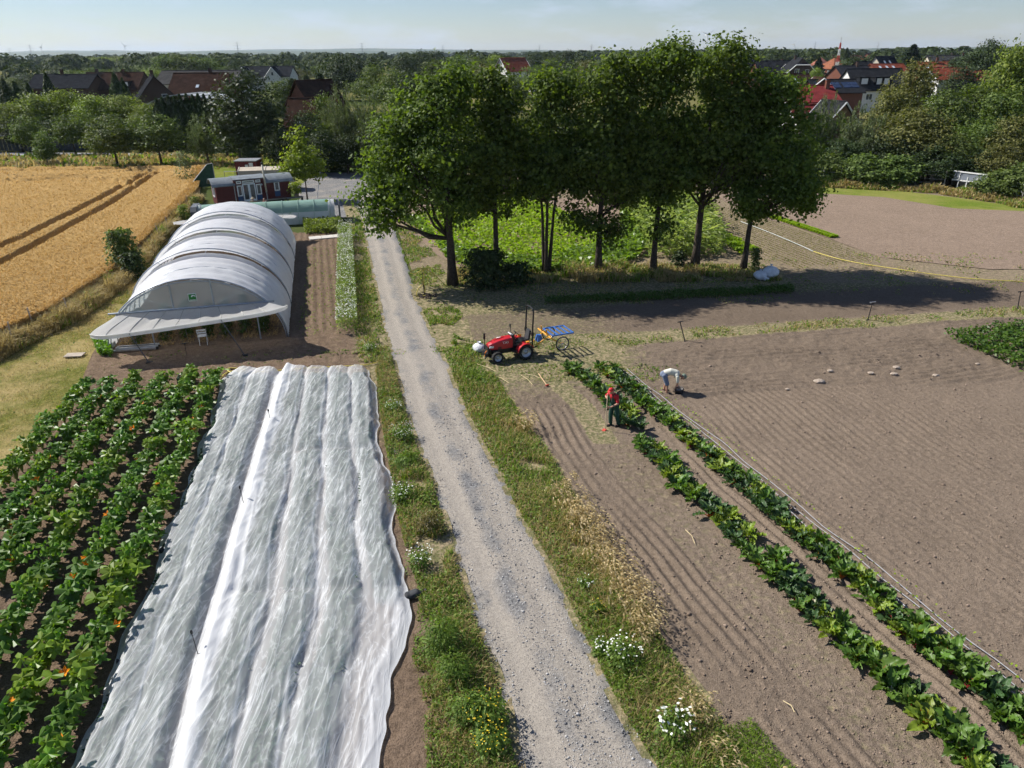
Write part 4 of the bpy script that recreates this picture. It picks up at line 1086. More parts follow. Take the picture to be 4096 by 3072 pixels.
    for cx, t, ww, hh in dorm:
        y0 = -D2 * (1 - t); z0 = eave + k * D2 * t
        dd = hh / k
        mb = MB(); mb.box((cx, y0 + dd / 2 - .1, z0 + hh / 2), (ww, dd + .2, hh)); dm = mb.build('dormer', RT['slate'], r_)
        mb = MB(); mb.box((cx, y0 + dd / 2 - .15, z0 + hh + .07), (ww + .4, dd + .5, .14)); mb.build('dormer_roof', RT[roof], dm)
        n = 2 if ww > 2.6 else 1
        for q in range(n): put_window(dm, (cx + (q - (n - 1) / 2) * ww / 2, y0 - .2, z0 + hh / 2), ww / n * .62, hh * .72, '-y', blind=True)
    return r_
g = 'houses of the town behind the thicket'
house('house', 'long black slate roof beside the dark gabled house', (87.8, 262), .1, 13, 10, 6.2, 10.4, 'slate', 'brick', chim=[(3, .5, 1.0)], wins=[(-3, 4, 1.4, 1.4), (0, 4, 1.4, 1.4), (3, 4, 1.4, 1.4)], group=g)
house('house', 'dark gabled house with white bargeboards facing the fields', (92, 252), math.pi / 2 - .12, 13, 11, 6.2, 11.3, 'slate', 'wood', jerk=1.9, barge=True, gwins=[(-1, -1.6, 7.4, 1.1, 1.5), (-1, 1.5, 7.4, 1.3, 1.9), (-1, 0, 4.2, 2.2, 1.3)], sky=[], chim=[(2, .5, 1.2)], group=g)
house('house', 'small dark roofed house at the end of the oak row', (61.5, 190), .25, 6, 7, 5.6, 8.5, 'slate', 'brick', sky=[(0, .5, .8, 1.2)], group=g)
house('house', 'brown roofed house with a white edged cross gable', (60, 171), .08, 10, 9, 5.6, 8.8, 'brown', 'brick', sky=[(-2.2, .4, .9, 1.3), (2, .55, 1.6, 1.6)], wins=[(-2, 3.6, 1.4, 1.4), (2, 3.6, 1.4, 1.4)], group=g)
house('house', 'narrow white edged gable in front of the brown roof', (65.5, 166), math.pi / 2 - .1, 7, 5.6, 5.8, 8.2, 'brown', 'brick', barge=True, gwins=[(-1, -.8, 6.0, .9, 1.7), (-1, .9, 6.0, .9, 1.7)], group=g)
house('house', 'house with a pink pyramid roof', (157.4, 400), .3, 10.5, 10, 5.2, 10.2, 'pink', 'tan', hip=5.0, wins=[(-2.5, 3.4, 1.2, 1.6), (2.5, 3.4, 1.2, 1.6)], group=g)
house('house', 'brick tower house with an orange brown pyramid roof', (153, 372), .42, 11.5, 11, 5.9, 10.2, 'orange', 'brick', hip=5.4, wins=[(-3.6, 4.3, .9, 1.5), (-1.8, 4.3, .9, 1.5), (-3.6, 1.6, .9, 1.5), (-1.8, 1.6, .9, 1.5)], gwins=[(-1, -2.5, 4.4, .9, 1.6), (-1, 0, 4.4, .9, 1.6), (-1, 2.5, 4.4, .9, 1.6)], group=g)
house('house', 'house with a glossy dark roof and skylights', (104, 240), .28, 11, 10, 5.6, 9.1, 'black', 'brick', chim=[(1.8, -.3, 1.3), (3.0, .8, 1.0)], sky=[(2.0, .55, .8, 1.3)], wins=[(-3, 4, 1.6, 1.2)], group=g)
house('house', 'slate house with two flat dormers and white blinds', (88, 190), .06, 13, 11, 5.0, 9.3, 'slate', 'white', dorm=[(-4.2, .22, 2.4, 1.7), (.2, .2, 3.6, 1.8)], wins=[(-3, 3.4, 1.6, 1.4), (2, 3.4, 1.8, 1.4)], group=g)
house('house', 'dark gable house behind the glossy roof', (134.8, 300), .35, 8, 8, 6.6, 9.5, 'slate', 'dark', group=g)
house('house', 'steep black roof with a pale gable', (143, 302), .5, 10, 10, 6.0, 11.2, 'black', 'cream', barge=False, sky=[(1, .6, .8, 1.4), (-2, .6, .8, 1.4)], group=g)
house('house', 'long red roof with a row of skylights', (129, 270), .2, 12, 9, 6.4, 9.1, 'red', 'brick', sky=[(-3.6, .6, .8, 1.4), (-1, .6, .8, 1.4), (1.5, .6, .8, 1.4)], group=g)
house('house', 'orange red roof with a white gable end', (195, 450), .35, 12, 10, 6.4, 10.4, 'orange', 'white', group=g)
house('house', 'small brown roof at the far edge of the town', (274, 600), .4, 10, 9, 8.0, 11.4, 'brown', 'brick', group=g)
house('house', 'grey roofed house with one white dormer', (174, 320), .1, 11, 10, 7.0, 11.3, 'grey', 'cream', dorm=[(-.5, .2, 2.2, 1.3)], group=g)
house('house', 'dark roofed house beside the grey dormer roof', (204, 360), -.1, 12, 9, 7.8, 11.0, 'slate', 'brick', chim=[(2, 0, 1.1), (-3, 0, 1.0)], group=g)
house('house', 'small red roof with a tall brick chimney', (134, 250), -.3, 8, 8, 6.8, 9.8, 'red', 'brick', chim=[(1, -.6, 1.8)], sky=[(-1.5, .5, .8, 1.4)], group=g)
house('house', 'broad red roof over a white wall', (117, 210), .1, 10, 9, 6.4, 9.0, 'red', 'white', wins=[(-2, 5.2, 1.6, 1.2), (1.5, 5.2, 1.2, 1.6)], group=g)
house('house', 'dark roof with a square brick chimney at the edge of town', (131, 220), -.08, 13, 9, 6.6, 9.0, 'brown', 'brick', chim=[(.6, -1.0, 1.2)], group=g)
house('house', 'red roof in front of the dark roof with the square chimney', (124, 208), -.05, 8, 7, 6.2, 8.2, 'red', 'cream', group=g)
house('house', 'nearest house with a glazed wine red roof and chimney', (49.6, 131), .05, 8.4, 9, 5.9, 8.0, 'wine', 'white', chim=[(3.4, -.8, 1.3)], wins=[(-.9, 4.9, 1.0, 1.1), (2.0, 4.9, 1.6, 1.1)], group=g)
house('house', 'low red lean-to roof with a white edged gable', (46.6, 122), .1, 4.2, 5, 3.6, 5.6, 'wine', 'white', group=g)
house('house', 'white edged gable wall standing before the wine red roof', (49.4, 118), math.pi / 2 + .25, 5, 5.6, 3.4, 6.4, 'slate', 'tan', barge=True, group=g)
house('house', 'low roof covered with solar panels', (68, 165), .12, 10, 8, 5.6, 7.8, 'slate', 'brick', solar=[(-1.8, .5, 3, 2), (3.0, .5, 2, 2)], group=g)
house('house', 'brown roof half hidden behind the spreading tree', (159, 280), -.2, 10, 9, 6.8, 9.7, 'brown', 'brick', group=g)
house('house', 'far grey roof behind the pointed fir', (130, 400), .2, 16, 9, 6, 9.5, 'grey', 'cream', group=g)
house('house', 'far dark roof left of the pointed fir', (98, 330), .1, 10, 9, 6.5, 10.3, 'slate', 'brick', chim=[(1, 0, 1.2)], group=g)
house('house', 'far brown roof by the steep black roof', (178, 420), -.3, 12, 10, 7, 11.0, 'brown', 'brick', chim=[(2, 0, 1.2)], group=g)
g = 'houses beyond the lane'
house('house', 'long low dark house behind the pale garden trees', (-116, 206), -.05, 16, 10, 6.2, 9.1, 'slate', 'dark', chim=[(-1, 0, 1.2)], wins=[(-4, 4.4, 1.4, 1.3), (3, 4.4, 1.4, 1.3)], group=g)
house('house', 'dark brown house with two chimneys behind the column conifer', (-105, 210), -.05, 15, 10, 5.6, 9.4, 'brown', 'dark', chim=[(2.5, -.6, 1.3), (-5, 0, 1.0)], wins=[(2, 4.2, 1.4, 1.2), (5, 4.2, 1.4, 1.2)], dorm=[(4.5, .15, 2.2, 1.3)], group=g)
house('house', 'dark steep house with a solar roof and an awning', (-75.5, 166), math.pi / 2 + .5, 9, 7, 5.6, 9.6, 'slate', 'dark', solar=[(0, .6, 2, 1)], gwins=[(-1, -1.4, 5.6, 1.1, 1.3), (-1, 1.2, 3.2, 1.6, 1.6)], chim=[(-1, 0, 1.1)], group=g)
hs = house('house', 'big brick house with a worn brown tile roof', (-66.5, 170), -.06, 11.5, 11, 5.6, 9.9, 'brown', 'brick', chim=[(1.8, .4, 1.3)], sky=[(.2, .4, .7, .9)], wins=[(2.6, 4.2, 1.2, 1.2), (4.5, 4.4, .8, 1.0)], group=g)
mb = MB(); mb.box((-3.4, -6.4, 2.6), (4.6, 2.2, 5.2)); mb.build('porch', WL['brick'], hs)
mb = MB(); mb.box((-3.4, -6.5, 5.3), (5.2, 2.8, .2), rx=.18); mb.build('porch_roof', RT['grey'], hs)
put_window(hs, (-3.2, -7.5, 4.2), 2.4, 1.2, '-y')
mb = MB(); mb.box((.3, -6.3, 2.2), (3.6, 2.0, 4.4)); mb.box((.3, -6.35, 4.5), (4.0, 2.5, .16), rx=.3); mb.build('annexe', WL['tan'], hs)
house('house', 'wide grey roofed white house behind the brick house', (-75, 192), -.06, 19, 10, 7.4, 10.0, 'grey', 'white', group=g)
house('house', 'dark house with white gables farther back', (-102, 332), -.06, 22, 11, 5.4, 9.0, 'slate', 'white', wins=[(-6, 4, 1.4, 1.4), (0, 4, 1.4, 1.4), (6, 4, 1.4, 1.4)], group=g)
for k_, dx in enumerate((-7.5, 4.5)):
    house('house', ['white gable front on the far dark house', 'second white gable front on the far dark house'][k_], (-102 + dx, 326.5), math.pi / 2 - .06, 5, 6, 5.4, 8.8, 'slate', 'white', barge=True, gwins=[(-1, 0, 6.4, 1.0, 1.4)], group=g)
house('house', 'brown tiled gable behind the rounded green tree', (-31.5, 126), .9, 6.5, 6, 6.4, 9.6, 'brown', 'brick', group=g)
house('house', 'dark ribbed roof with one skylight behind the tall tree', (-27.1, 107), .02, 6, 9, 4.4, 7.9, 'brown', 'brick', sky=[(-1.2, .12, .8, .8)], group=g)
house('house', 'red roofed house with a white gable above the oak row', (1.3, 330), .6, 12, 10, 6.8, 11.5, 'red', 'white', barge=True, gwins=[(-1, 0, 7.6, 1.8, 2.2)], group=g)
house('house', 'low white flat house beside the red roof above the oaks', (12, 300), .1, 9, 7, 5.6, 7.6, 'grey', 'white', group=g)
house('house', 'low white house glimpsed above the oak row', (40, 330), .2, 10, 7, 6, 8.4, 'brown', 'white', group=g)
# arched pale roof of a barn
b_ = thing('barn', 'barn with a pale arched roof behind the conifer hedge', 'barn', (-57.5, 141, 0), -.1)
mb = MB(); mb.prism([(-6.5, 0), (6.5, 0), (6.5, 5.6), (-6.5, 5.6)], (0, -3, 0), (1, 0, 0), (0, 0, 1), (0, 1, 0), 8); mb.build('wall', WL['dark'], b_)
pr = [(-7.0 + 14.0 * i / 14, 5.65 + 1.6 * math.sin(math.pi * i / 14) ** .8) for i in range(15)]
mb = MB(); mb.prism(pr + [(x, z - .15) for x, z in reversed(pr)], (0, -3.5, 0), (1, 0, 0), (0, 0, 1), (0, 1, 0), 9); rf = mb.build('roof', mat('weathered_sheet', (.42, .44, .45), (.3, .32, .33), 2, .6), b_)
for i in range(0, 15, 2):
    mb = MB(); mb.tube([(pr[i][0], -3.6, pr[i][1] + .04), (pr[i][0], 5.6, pr[i][1] + .04)], .06, 5); mb.build('roof_batten', mat('batten', (.28, .28, .27)), rf)
# white awning and board fence by the lane
a_ = thing('awning', 'white garden awning at the edge of the lane', 'awning', (-82.0, 119, 0))
mb = MB(); mb.add([(-2.5, -2, 2.2), (2.5, -2, 2.2), (2.5, 2, 2.2), (-2.5, 2, 2.2), (0, 0, 4.2)], [(0, 1, 4), (1, 2, 4), (2, 3, 4), (3, 0, 4)]); mb.build('canopy', M_white, a_)
for sx in (-1, 1):
    for sy in (-1, 1):
        mb = MB(); mb.tube([(sx * 2.4, sy * 1.9, 0), (sx * 2.4, sy * 1.9, 2.3)], .05, 6); mb.build('post', M_white, a_)
f_ = thing('board_fence', 'dark board fence along the far side of the lane', 'fence', (-70, 119.5, 0))
for k_ in range(34):
    mb = MB(); mb.box((-12 + .62 * k_, 0, .9), (.56, .05, 1.8)); mb.build('board', mat('fence_board', (.07, .08, .09), (.045, .05, .06), 4), f_)

# masts, pylons, wind turbines
M_steel = mat('galvanised_steel', (.42, .44, .46), (.33, .35, .37), 4, .45, .5, .6)
def pylon(label, x, y, h):
    t = thing('power_pylon', label, 'pylon', (x, y, 0), .5, 'power pylons on the horizon')
    w = h * .07; r_ = .32
    mb = MB()
    for sx in (-1, 1):
        for sy in (-1, 1): mb.tube([(sx * w, sy * w, 0), (sx * w * .32, sy * w * .32, h * .55), (0, 0, h)], [r_, r_ * .8, r_ * .6], 4)
    mb.build('tower_leg', M_steel, t)
    mb = MB()
    for i in range(5):
        a, b = i / 6, (i + 1) / 6
        wa, wb = w * (1 - .68 * a / .55 if a < .55 else .32 * (1 - (a - .55) / .45)), w * (1 - .68 * b / .55 if b < .55 else .32 * (1 - (b - .55) / .45))
        for sx in (-1, 1): mb.tube([(sx * wa, -wa, a * h), (-sx * wb, -wb, b * h)], r_ * .55, 4)
    mb.build('bracing', M_steel, t)
    for z_, l_ in ((.62, .2), (.76, .26), (.9, .17)):
        mb = MB(); mb.tube([(-h * l_, 0, h * z_), (0, 0, h * z_ + h * .03), (h * l_, 0, h * z_)], [r_ * .5, r_, r_ * .5], 4); mb.build('crossarm', M_steel, t)
for x, y, h, lab in ((-851, 2500, 52, 'tallest pylon over the brick house'), (-1560, 2600, 50, 'pylon above the far wood'), (-1700, 2100, 46, 'pylon at the picture edge'), (-1880, 3000, 46, 'thin pylon near the wind turbines'), (-480, 2600, 48, 'pylon left of the skyline trees over the track'), (-250, 3000, 44, 'small far pylon above the track end'), (120, 3200, 44, 'far pylon over the oak row'), (330, 3200, 44, 'far pylon over the tall straight tree'), (1150, 3000, 46, 'far pylon above the town'), (1480, 3200, 46, 'far pylon behind the red and white mast')):
    pylon(lab, x, y, h)
def turbine(label, x, y, hub, bl, a0):
    t = thing('wind_turbine', label, 'wind turbine', (x, y, 0), 0, 'wind turbines on the horizon')
    mb = MB(); mb.tube([(0, 0, 0), (0, 0, hub)], [hub * .012, hub * .008], 6); mb.build('tower', M_white, t, True)
    mb = MB(); mb.box((0, 1.5, hub), (3, 8, 3)); mb.build('nacelle', M_white, t)
    for k_ in range(3):
        a = a0 + k_ * 2.094
        d = Vector((math.cos(a), 0, math.sin(a))); c = Vector((0, -3.5, hub))
        mb = MB(); mb.tube([c, c + d * bl * .2, c + d * bl], [.5, .7, .2], 5); mb.build('blade', M_white, t, True)
for x, y, hub, bl, a0, lab in ((-1790, 2750, 46, 22, .5, 'leftmost wind turbine on the horizon'), (-1700, 2900, 44, 21, .9, 'middle one of the three wind turbines over the wheat'), (-1370, 2850, 46, 22, .2, 'wind turbine next to the tallest far wood'), (370, 1500, 42, 15, .6, 'nearest wind turbine above the forked oak'), (820, 2300, 30, 14, 1.0, 'small turbine above the town firs'), (1480, 2400, 28, 13, .3, 'turbine right of the spreading conifer')):
    turbine(lab, x, y, hub, bl, a0)
m_ = thing('radio_mast', 'red and white lattice radio mast above the town', 'mast', (137, 330, 0))
for k_ in range(6):
    mb = MB(); z0, z1 = 2.4 * k_ + 2, 2.4 * k_ + 4.4
    w0, w1 = .7 - .09 * k_, .7 - .09 * (k_ + 1)
    for sx in (-1, 1):
        for sy in (-1, 1): mb.tube([(sx * w0, sy * w0, z0), (sx * w1, sy * w1, z1)], .1, 4)
        mb.tube([(sx * w0, -w0, z0), (-sx * w1, -w1, z1)], .07, 4)
    mb.build('lattice_section', [M_white, mat('signal_red', (.5, .07, .05))][k_ % 2], m_)
mb = MB(); mb.tube([(0, 0, 16.4), (0, 0, 18.5)], .09, 5); mb.build('antenna', M_steel, m_)
mb = MB(); mb.box((0, 0, 1), (2, 2, 2)); mb.build('base', WL['tan'], m_)

# ------------------------------------------------------------------ big polytunnel
def film_mat(name, col, transp, transl, rough=.35, pleat=0.0, tint=(1, 1, 1)):
    m, nt, N, L, out = nodes_of(name)
    tc = N.new('ShaderNodeTexCoord').outputs['Object']
    nz = noise_node(nt, .9, 4, .6, tc)
    c = ramp_node(nt, nz.outputs['Fac'], [(.3, tuple(x * .86 for x in col)), (.7, col)]).outputs['Color']
    p = principled(nt, c, rough, .45)
    mpn = N.new('ShaderNodeMapping'); mpn.inputs['Scale'].default_value = (1.0, 5.0, 1.0); L.new(tc, mpn.inputs['Vector'])
    nb = noise_node(nt, 2.2, 4, .55, mpn.outputs['Vector'])
    h = nb.outputs['Fac']
    if pleat:
        wv = N.new('ShaderNodeTexWave'); wv.bands_direction = 'Y'; wv.inputs['Scale'].default_value = 1.9; wv.inputs['Distortion'].default_value = 2.5; wv.inputs['Detail'].default_value = 2
        L.new(tc, wv.inputs['Vector'])
        h = math_node(nt, 'ADD', h, math_node(nt, 'MULTIPLY', wv.outputs['Fac'], pleat))
    bn = bump_node(nt, h, .35, .06)
    L.new(bn, p.inputs['Normal'])
    t = N.new('ShaderNodeBsdfTranslucent'); L.new(c, t.inputs['Color']); L.new(bn, t.inputs['Normal'])
    a = N.new('ShaderNodeMixShader'); a.inputs[0].default_value = transl
    L.new(p.outputs[0], a.inputs[1]); L.new(t.outputs[0], a.inputs[2])
    tr = N.new('ShaderNodeBsdfTransparent'); tr.inputs['Color'].default_value = (*tint, 1)
    b = N.new('ShaderNodeMixShader'); b.inputs[0].default_value = transp
    L.new(a.outputs[0], b.inputs[1]); L.new(tr.outputs[0], b.inputs[2])
    L.new(b.outputs[0], out.inputs['Surface'])
    MATS[name] = m
    return m
M_film = film_mat('polytunnel_film', (.91, .92, .94), .06, .38, .34, .35)
M_gable = film_mat('clear_film', (.62, .66, .66), .55, .3, .2, 0, (.85, .93, .9))
M_flap = film_mat('flap_film', (.90, .90, .88), .03, .58, .3)
M_pipe = mat('tunnel_pipe', (.36, .40, .45), (.28, .31, .36), 5, .35, .5, .5)
tun = thing('polytunnel', 'big white polytunnel with its front flap propped open', 'greenhouse', T_C0, TA)
def arch(th, r=0.0, y=0.0): return Vector((-(T_HALF + r) * math.cos(th), y, (T_H + r) * math.sin(th)))
NS = 4; SL = T_LEN / NS
for s in range(NS):
    nt_, ny = 72, 40
    th = np.linspace(0, np.pi, nt_)[None, :]; yy = np.linspace(0, 1, ny)[:, None]
    lift = (.30 if s else .0) * np.exp(-yy * SL / .8) * np.sin(th) ** 1.3
    rib = -.09 * np.sin(np.pi * yy * 5) ** 2 * np.sin(th) ** .5
    wr = .06 * (fbm(th * 9 + s * 7, yy * 6, 3, 3 + s) - .5) + .012 * np.sin(yy * 95 + 3 * np.sin(th * 5)) * np.clip(-np.cos(th), 0, 1)
    r = lift + rib + wr
    X = -(T_HALF + r) * np.cos(th) + 0 * yy; Z = (T_H + r) * np.sin(th) + 0 * yy
    Yg = s * SL + (-.28 if s else 0.02) * np.sin(th) ** .8 * (1 - yy) + yy * SL + 0 * th
    V = np.stack([X, Yg, Z], -1).reshape(-1, 3)
    i = np.arange(ny - 1)[:, None] * nt_ + np.arange(nt_ - 1)[None, :]
    F = np.stack([i, i + 1, i + nt_ + 1, i + nt_], -1).reshape(-1, 4)
    fs = link('film_section', np_mesh('film_section', V, F, M_film, True), tun)
    # overlapping seam strip and its edge pipe
    mb = MB(); mb.tube([arch(math.pi * k / 40, (.32 if s else .04) * math.sin(math.pi * k / 40) ** 1.3, s * SL - (.28 if s else -.02) * math.sin(math.pi * k / 40) ** .8) for k in range(41)], .035, 6)
    mb.build('edge_pipe', M_pipe, tun, True)
    mb = MB()
    for q in (.32, .68): mb.tube([arch(math.pi * q, .05, s * SL + .1), arch(math.pi * q, .34, s * SL - .2)], .018, 5)
    if s: mb.build('vent_stay', M_pipe, tun)
for k in range(17):
    mb = MB(); y_ = T_LEN * k / 16
    mb.tube([arch(math.pi * j / 28, -.09, y_ + .03) for j in range(29)], .03, 6); mb.build('hoop', M_pipe, tun, True)
for q in (.25, .5, .75):
    mb = MB(); mb.tube([arch(math.pi * q, -.15, .1), arch(math.pi * q, -.15, T_LEN - .1)], .025, 6); mb.build('purlin', M_pipe, tun)
# front gable above the bar
ZB = 2.05
def gable_x(z): return T_HALF * math.sqrt(max(0, 1 - (z / T_H) ** 2))
posts = (-3.47, -.95, .95, 3.47)
for a, b in zip(posts[:-1], posts[1:]):
    mb = MB(); n = 12; vs, fs = [], []
    for i in range(n + 1):
        x = a + (b - a) * i / n
        zt = max(T_H * math.sqrt(max(0, 1 - (x / T_HALF) ** 2)) - .03, ZB + .01)
        for j in range(5):
            z = ZB + (zt - ZB) * j / 4
            vs.append((x, .03 + .03 * math.sin(x * 3 + j), z))
    for i in range(n):
        for j in range(4): fs.append((i * 5 + j, (i + 1) * 5 + j, (i + 1) * 5 + j + 1, i * 5 + j + 1))
    mb.add(vs, fs); mb.build('gable_film', M_gable, tun, True)
mb = MB(); mb.tube([(-3.95, -.02, ZB - .03), (3.85, -.02, ZB - .03)], .05, 8); mb.build('gable_bar', M_pipe, tun, True)
for x in posts[1:3]:
    mb = MB(); mb.tube([(x, -.01, ZB), (x, -.01, T_H * math.sqrt(1 - (x / T_HALF) ** 2))], .04, 6); mb.build('gable_post', M_pipe, tun)
for a, b in (((-3.0, .1, ZB), (-1.3, .12, ZB)), ((-2.6, .1, 2.75), (-.9, .14, ZB + .02)), ((2.6, .1, 2.75), (.95, .14, ZB + .02))):
    mb = MB(); mb.tube([a, b], .018, 5); mb.build('gable_brace', M_white, tun)
for x in (-2.2, 2.9):
    mb = MB(); mb.tube([(x, .1, -.05), (x, .1, ZB)], .035, 6); mb.build('door_post', M_pipe, tun)
# sign on the gable film: green square with a white crescent leaf and a line of white lettering
sg = MB(); sg.box((.02, -.05, 2.56), (.39, .03, .39)); sgo = sg.build('sign', M_white, tun)
sg = MB(); sg.box((.02, -.068, 2.56), (.34, .012, .34)); sgg = sg.build('sign_face', mat('sign_green', (.035, .22, .045), (.025, .16, .035), 4, .4), sgo)
cres = [(.10 * math.cos(a), .085 * math.sin(a)) for a in np.linspace(-.1, 3.3, 12)] + [(.012 + .07 * math.cos(a), -.02 + .05 * math.sin(a)) for a in np.linspace(3.2, 0, 10)]
sg = MB(); sg.prism(cres, (.07, -.078, 2.60), (1, 0, 0), (0, 0, 1), (0, 1, 0), .005); sg.build('emblem', M_white, sgg)
rg = random.Random(3)
x = -.12
for k in range(9):
    w = rg.choice((.018, .022, .026)); sg = MB(); sg.box((x + w / 2, -.078, 2.43), (w, .005, .038)); sg.build('lettering', M_white, sgg); x += w + .009
# propped flaps, front and back
def flap(y0, sgn, zl, zr, out_, name):
    nx, ny = 45, 14
    vs, fs = [], []
    for j in range(ny):
        t = j / (ny - 1)
        for i in range(nx):
            s = i / (nx - 1) * 2 - 1
            half = 3.5 + (1.05) * math.sin(t * math.pi / 2)
            x = s * half
            rnd_ = 1 - abs(s) ** 9 * .35
            ze = zl + (zr - zl) * (s + 1) / 2
            z = (ZB - .06) * (1 - t) + ze * t - .10 * math.sin(math.pi * t) * (1 - .5 * abs(s)) + .025 * math.sin(s * 33 + t * 5) * math.sin(math.pi * t) - .06 * (1 - abs(math.sin(s * 12.5))) * math.sin(math.pi * t)
            vs.append((x, y0 + sgn * (t * out_ * rnd_ + .03), z))
    for j in range(ny - 1):
        for i in range(nx - 1): fs.append((j * nx + i, j * nx + i + 1, (j + 1) * nx + i + 1, (j + 1) * nx + i))
    mb = MB(); mb.add(vs, fs); f = mb.build(name, M_flap, tun, True)
    e = [vs[(ny - 1) * nx + i] for i in range(nx)]
    mb = MB(); mb.tube(e, .035, 6); mb.build('hem', M_flap, f, True)
    for i in range(4, nx - 2, 5):
        mb = MB(); mb.tube([(vs[j * nx + i][0], vs[j * nx + i][1], vs[j * nx + i][2] + .012) for j in range(ny)], .016, 4); mb.build('batten', mat('batten_white', (.62, .61, .56), None, 4), f)
    mb = MB()
    vv = [(p[0], p[1], p[2] - .01) for p in e] + [(p[0], p[1] + .05 * sgn, p[2] - .16) for p in e]
    mb.add(vv, [(i, i + 1, nx + i + 1, nx + i) for i in range(nx - 1)]); mb.build('valance', M_flap, f)
    return e
e = flap(0, -1, 1.5, 2.15, 1.95, 'front_flap')
for px, gx, gy in ((1.55, 2.3, -2.2), (-2.7, -2.1, -2.0)):
    i = min(range(len(e)), key=lambda q: abs(e[q][0] - px))
    mb = MB(); mb.tube([(gx, gy, 0), e[i]], .025, 6); pr_ = mb.build('prop_pole', mat('prop_dark', (.10, .10, .11)), tun)
    mb = MB(); mb.box((gx, gy, .05), (.28, .22, .12)); mb.build('pole_foot', mat('foot_black', (.03, .03, .03)), pr_)
flap(T_LEN, 1, 1.9, 1.9, 1.7, 'back_flap')
# back gable
mb = MB(); vs = [(0, T_LEN - .02, .4)] + [tuple(arch(math.pi * k / 30, -.04, T_LEN - .02)) for k in range(31)]
mb.add(vs, [(0, k + 1, k + 2) for k in range(30)]); mb.build('back_gable', M_gable, tun)

def tl(x, y, z=0): return T_C0 + T_CR * x + T_AX * y + Vector((0, 0, z))
# tomatoes inside the mouth
M_tom = leaf_mat('tomato_leaf', (.10, .15, .035), (.03, .06, .014), .35, .55, .25)
def leafy(name, label, cat, loc, h, r_, n, lm, L, W, seed, stake=True, group=None, rootz=.05, taper=.4, parent_mat=None):
    rg = np.random.default_rng(seed)
    t = thing(name, label, cat, loc, rg.uniform(0, 6.28), group)
    z = rg.random(n) ** .8
    a = rg.uniform(0, 6.283, n)
    rr = r_ * (1 - taper * z) * rg.random(n) ** .5 * (.7 + .5 * np.sin(a * 3 + z * 9) ** 2)
    C = np.stack([np.cos(a) * rr, np.sin(a) * rr, rootz + z * (h - rootz)], 1)
    Nn = np.stack([np.cos(a) * .6, np.sin(a) * .6, np.ones(n)], 1) + rg.normal(size=(n, 3)) * .5
    T = np.stack([np.cos(a), np.sin(a), np.full(n, -.5)], 1) + rg.normal(size=(n, 3)) * .4
    V, F = leaf_quads(C, Nn, L * rg.uniform(.6, 1.3, n), W * rg.uniform(.6, 1.3, n), rg, .15, T)
    link('foliage', np_mesh('foliage', V, F, lm), t)
    mb = MB(); mb.tube([(0, 0, -.05), (.02, 0, h * .5), (0, .02, h * .95)], [.022, .016, .008], 5); mb.build('stem', parent_mat or mat('green_stem', (.12, .14, .05), (.07, .09, .03)), t)
    if stake:
        mb = MB(); mb.tube([(.05, .05, -.05), (.05, .05, h + .25)], .012, 5); mb.build('stake', M_pipe, t)
    return t
for k, x in enumerate((-3.2, -1.9, -.85, .2, 1.15, 2.05, 3.0)):
    for j in range(3):
        leafy('tomato_plant', 'staked tomato plant in the %s row inside the polytunnel mouth' % ['outermost left', 'second', 'third', 'middle', 'fifth', 'sixth', 'outermost right'][k], 'plant', tl(x, .9 + .75 * j + .2 * (k % 2)), 1.45 + .15 * (k % 3), .34, 240, M_tom, .2, .11, 200 + k * 3 + j, group='tomato plants inside the tunnel')
n = 5200
x = rng.uniform(-4.0, 4.0, n); y = rng.uniform(.1, 4.5, n); k_ = np.abs(np.sin((x + .2) * 3.1)) > .35
x, y = x[k_], y[k_]; n = len(x)
Pw = np.array([tl(a, b, .09) for a, b in zip(x, y)]) + np.stack([0 * x, 0 * x, rng.uniform(-.02, .06, n)], 1)
V, F = blades(Pw, rng.uniform(.06, .16, n), .022, rng.uniform(.9, 1.6, n), rng)
stuff('straw', V, F, leaf_mat('straw_mulch', (.50, .35, .15), (.30, .19, .07), .2, .8, .1, (1, 1, .8), 0), 'golden straw mulch on the floor inside the tunnel mouth', 'straw')

# ------------------------------------------------------------------ white folding chair
ch = thing('folding_chair', 'white folding chair at the mouth of the polytunnel', 'chair', (-15.80, 34.67) + (.05,), R(200))
mb = MB()
for k in range(4): mb.box((0, -.15 + .1 * k, .44), (.4, .08, .022))
mb.build('seat', M_white, ch)
mb = MB()
for k in range(2): mb.box((0, .25 + .03 * k, .68 + .14 * k), (.4, .018, .08), rx=-.2)
mb.build('backrest', M_white, ch)
for s in (-1, 1):
    mb = MB(); mb.tube([(s * .21, -.24, 0), (s * .21, .2, .46), (s * .21, .3, .86)], .014, 6); mb.build('leg', M_white, ch)
    mb = MB(); mb.tube([(s * .18, .3, 0), (s * .18, -.18, .44)], .014, 6); mb.build('leg', M_white, ch)
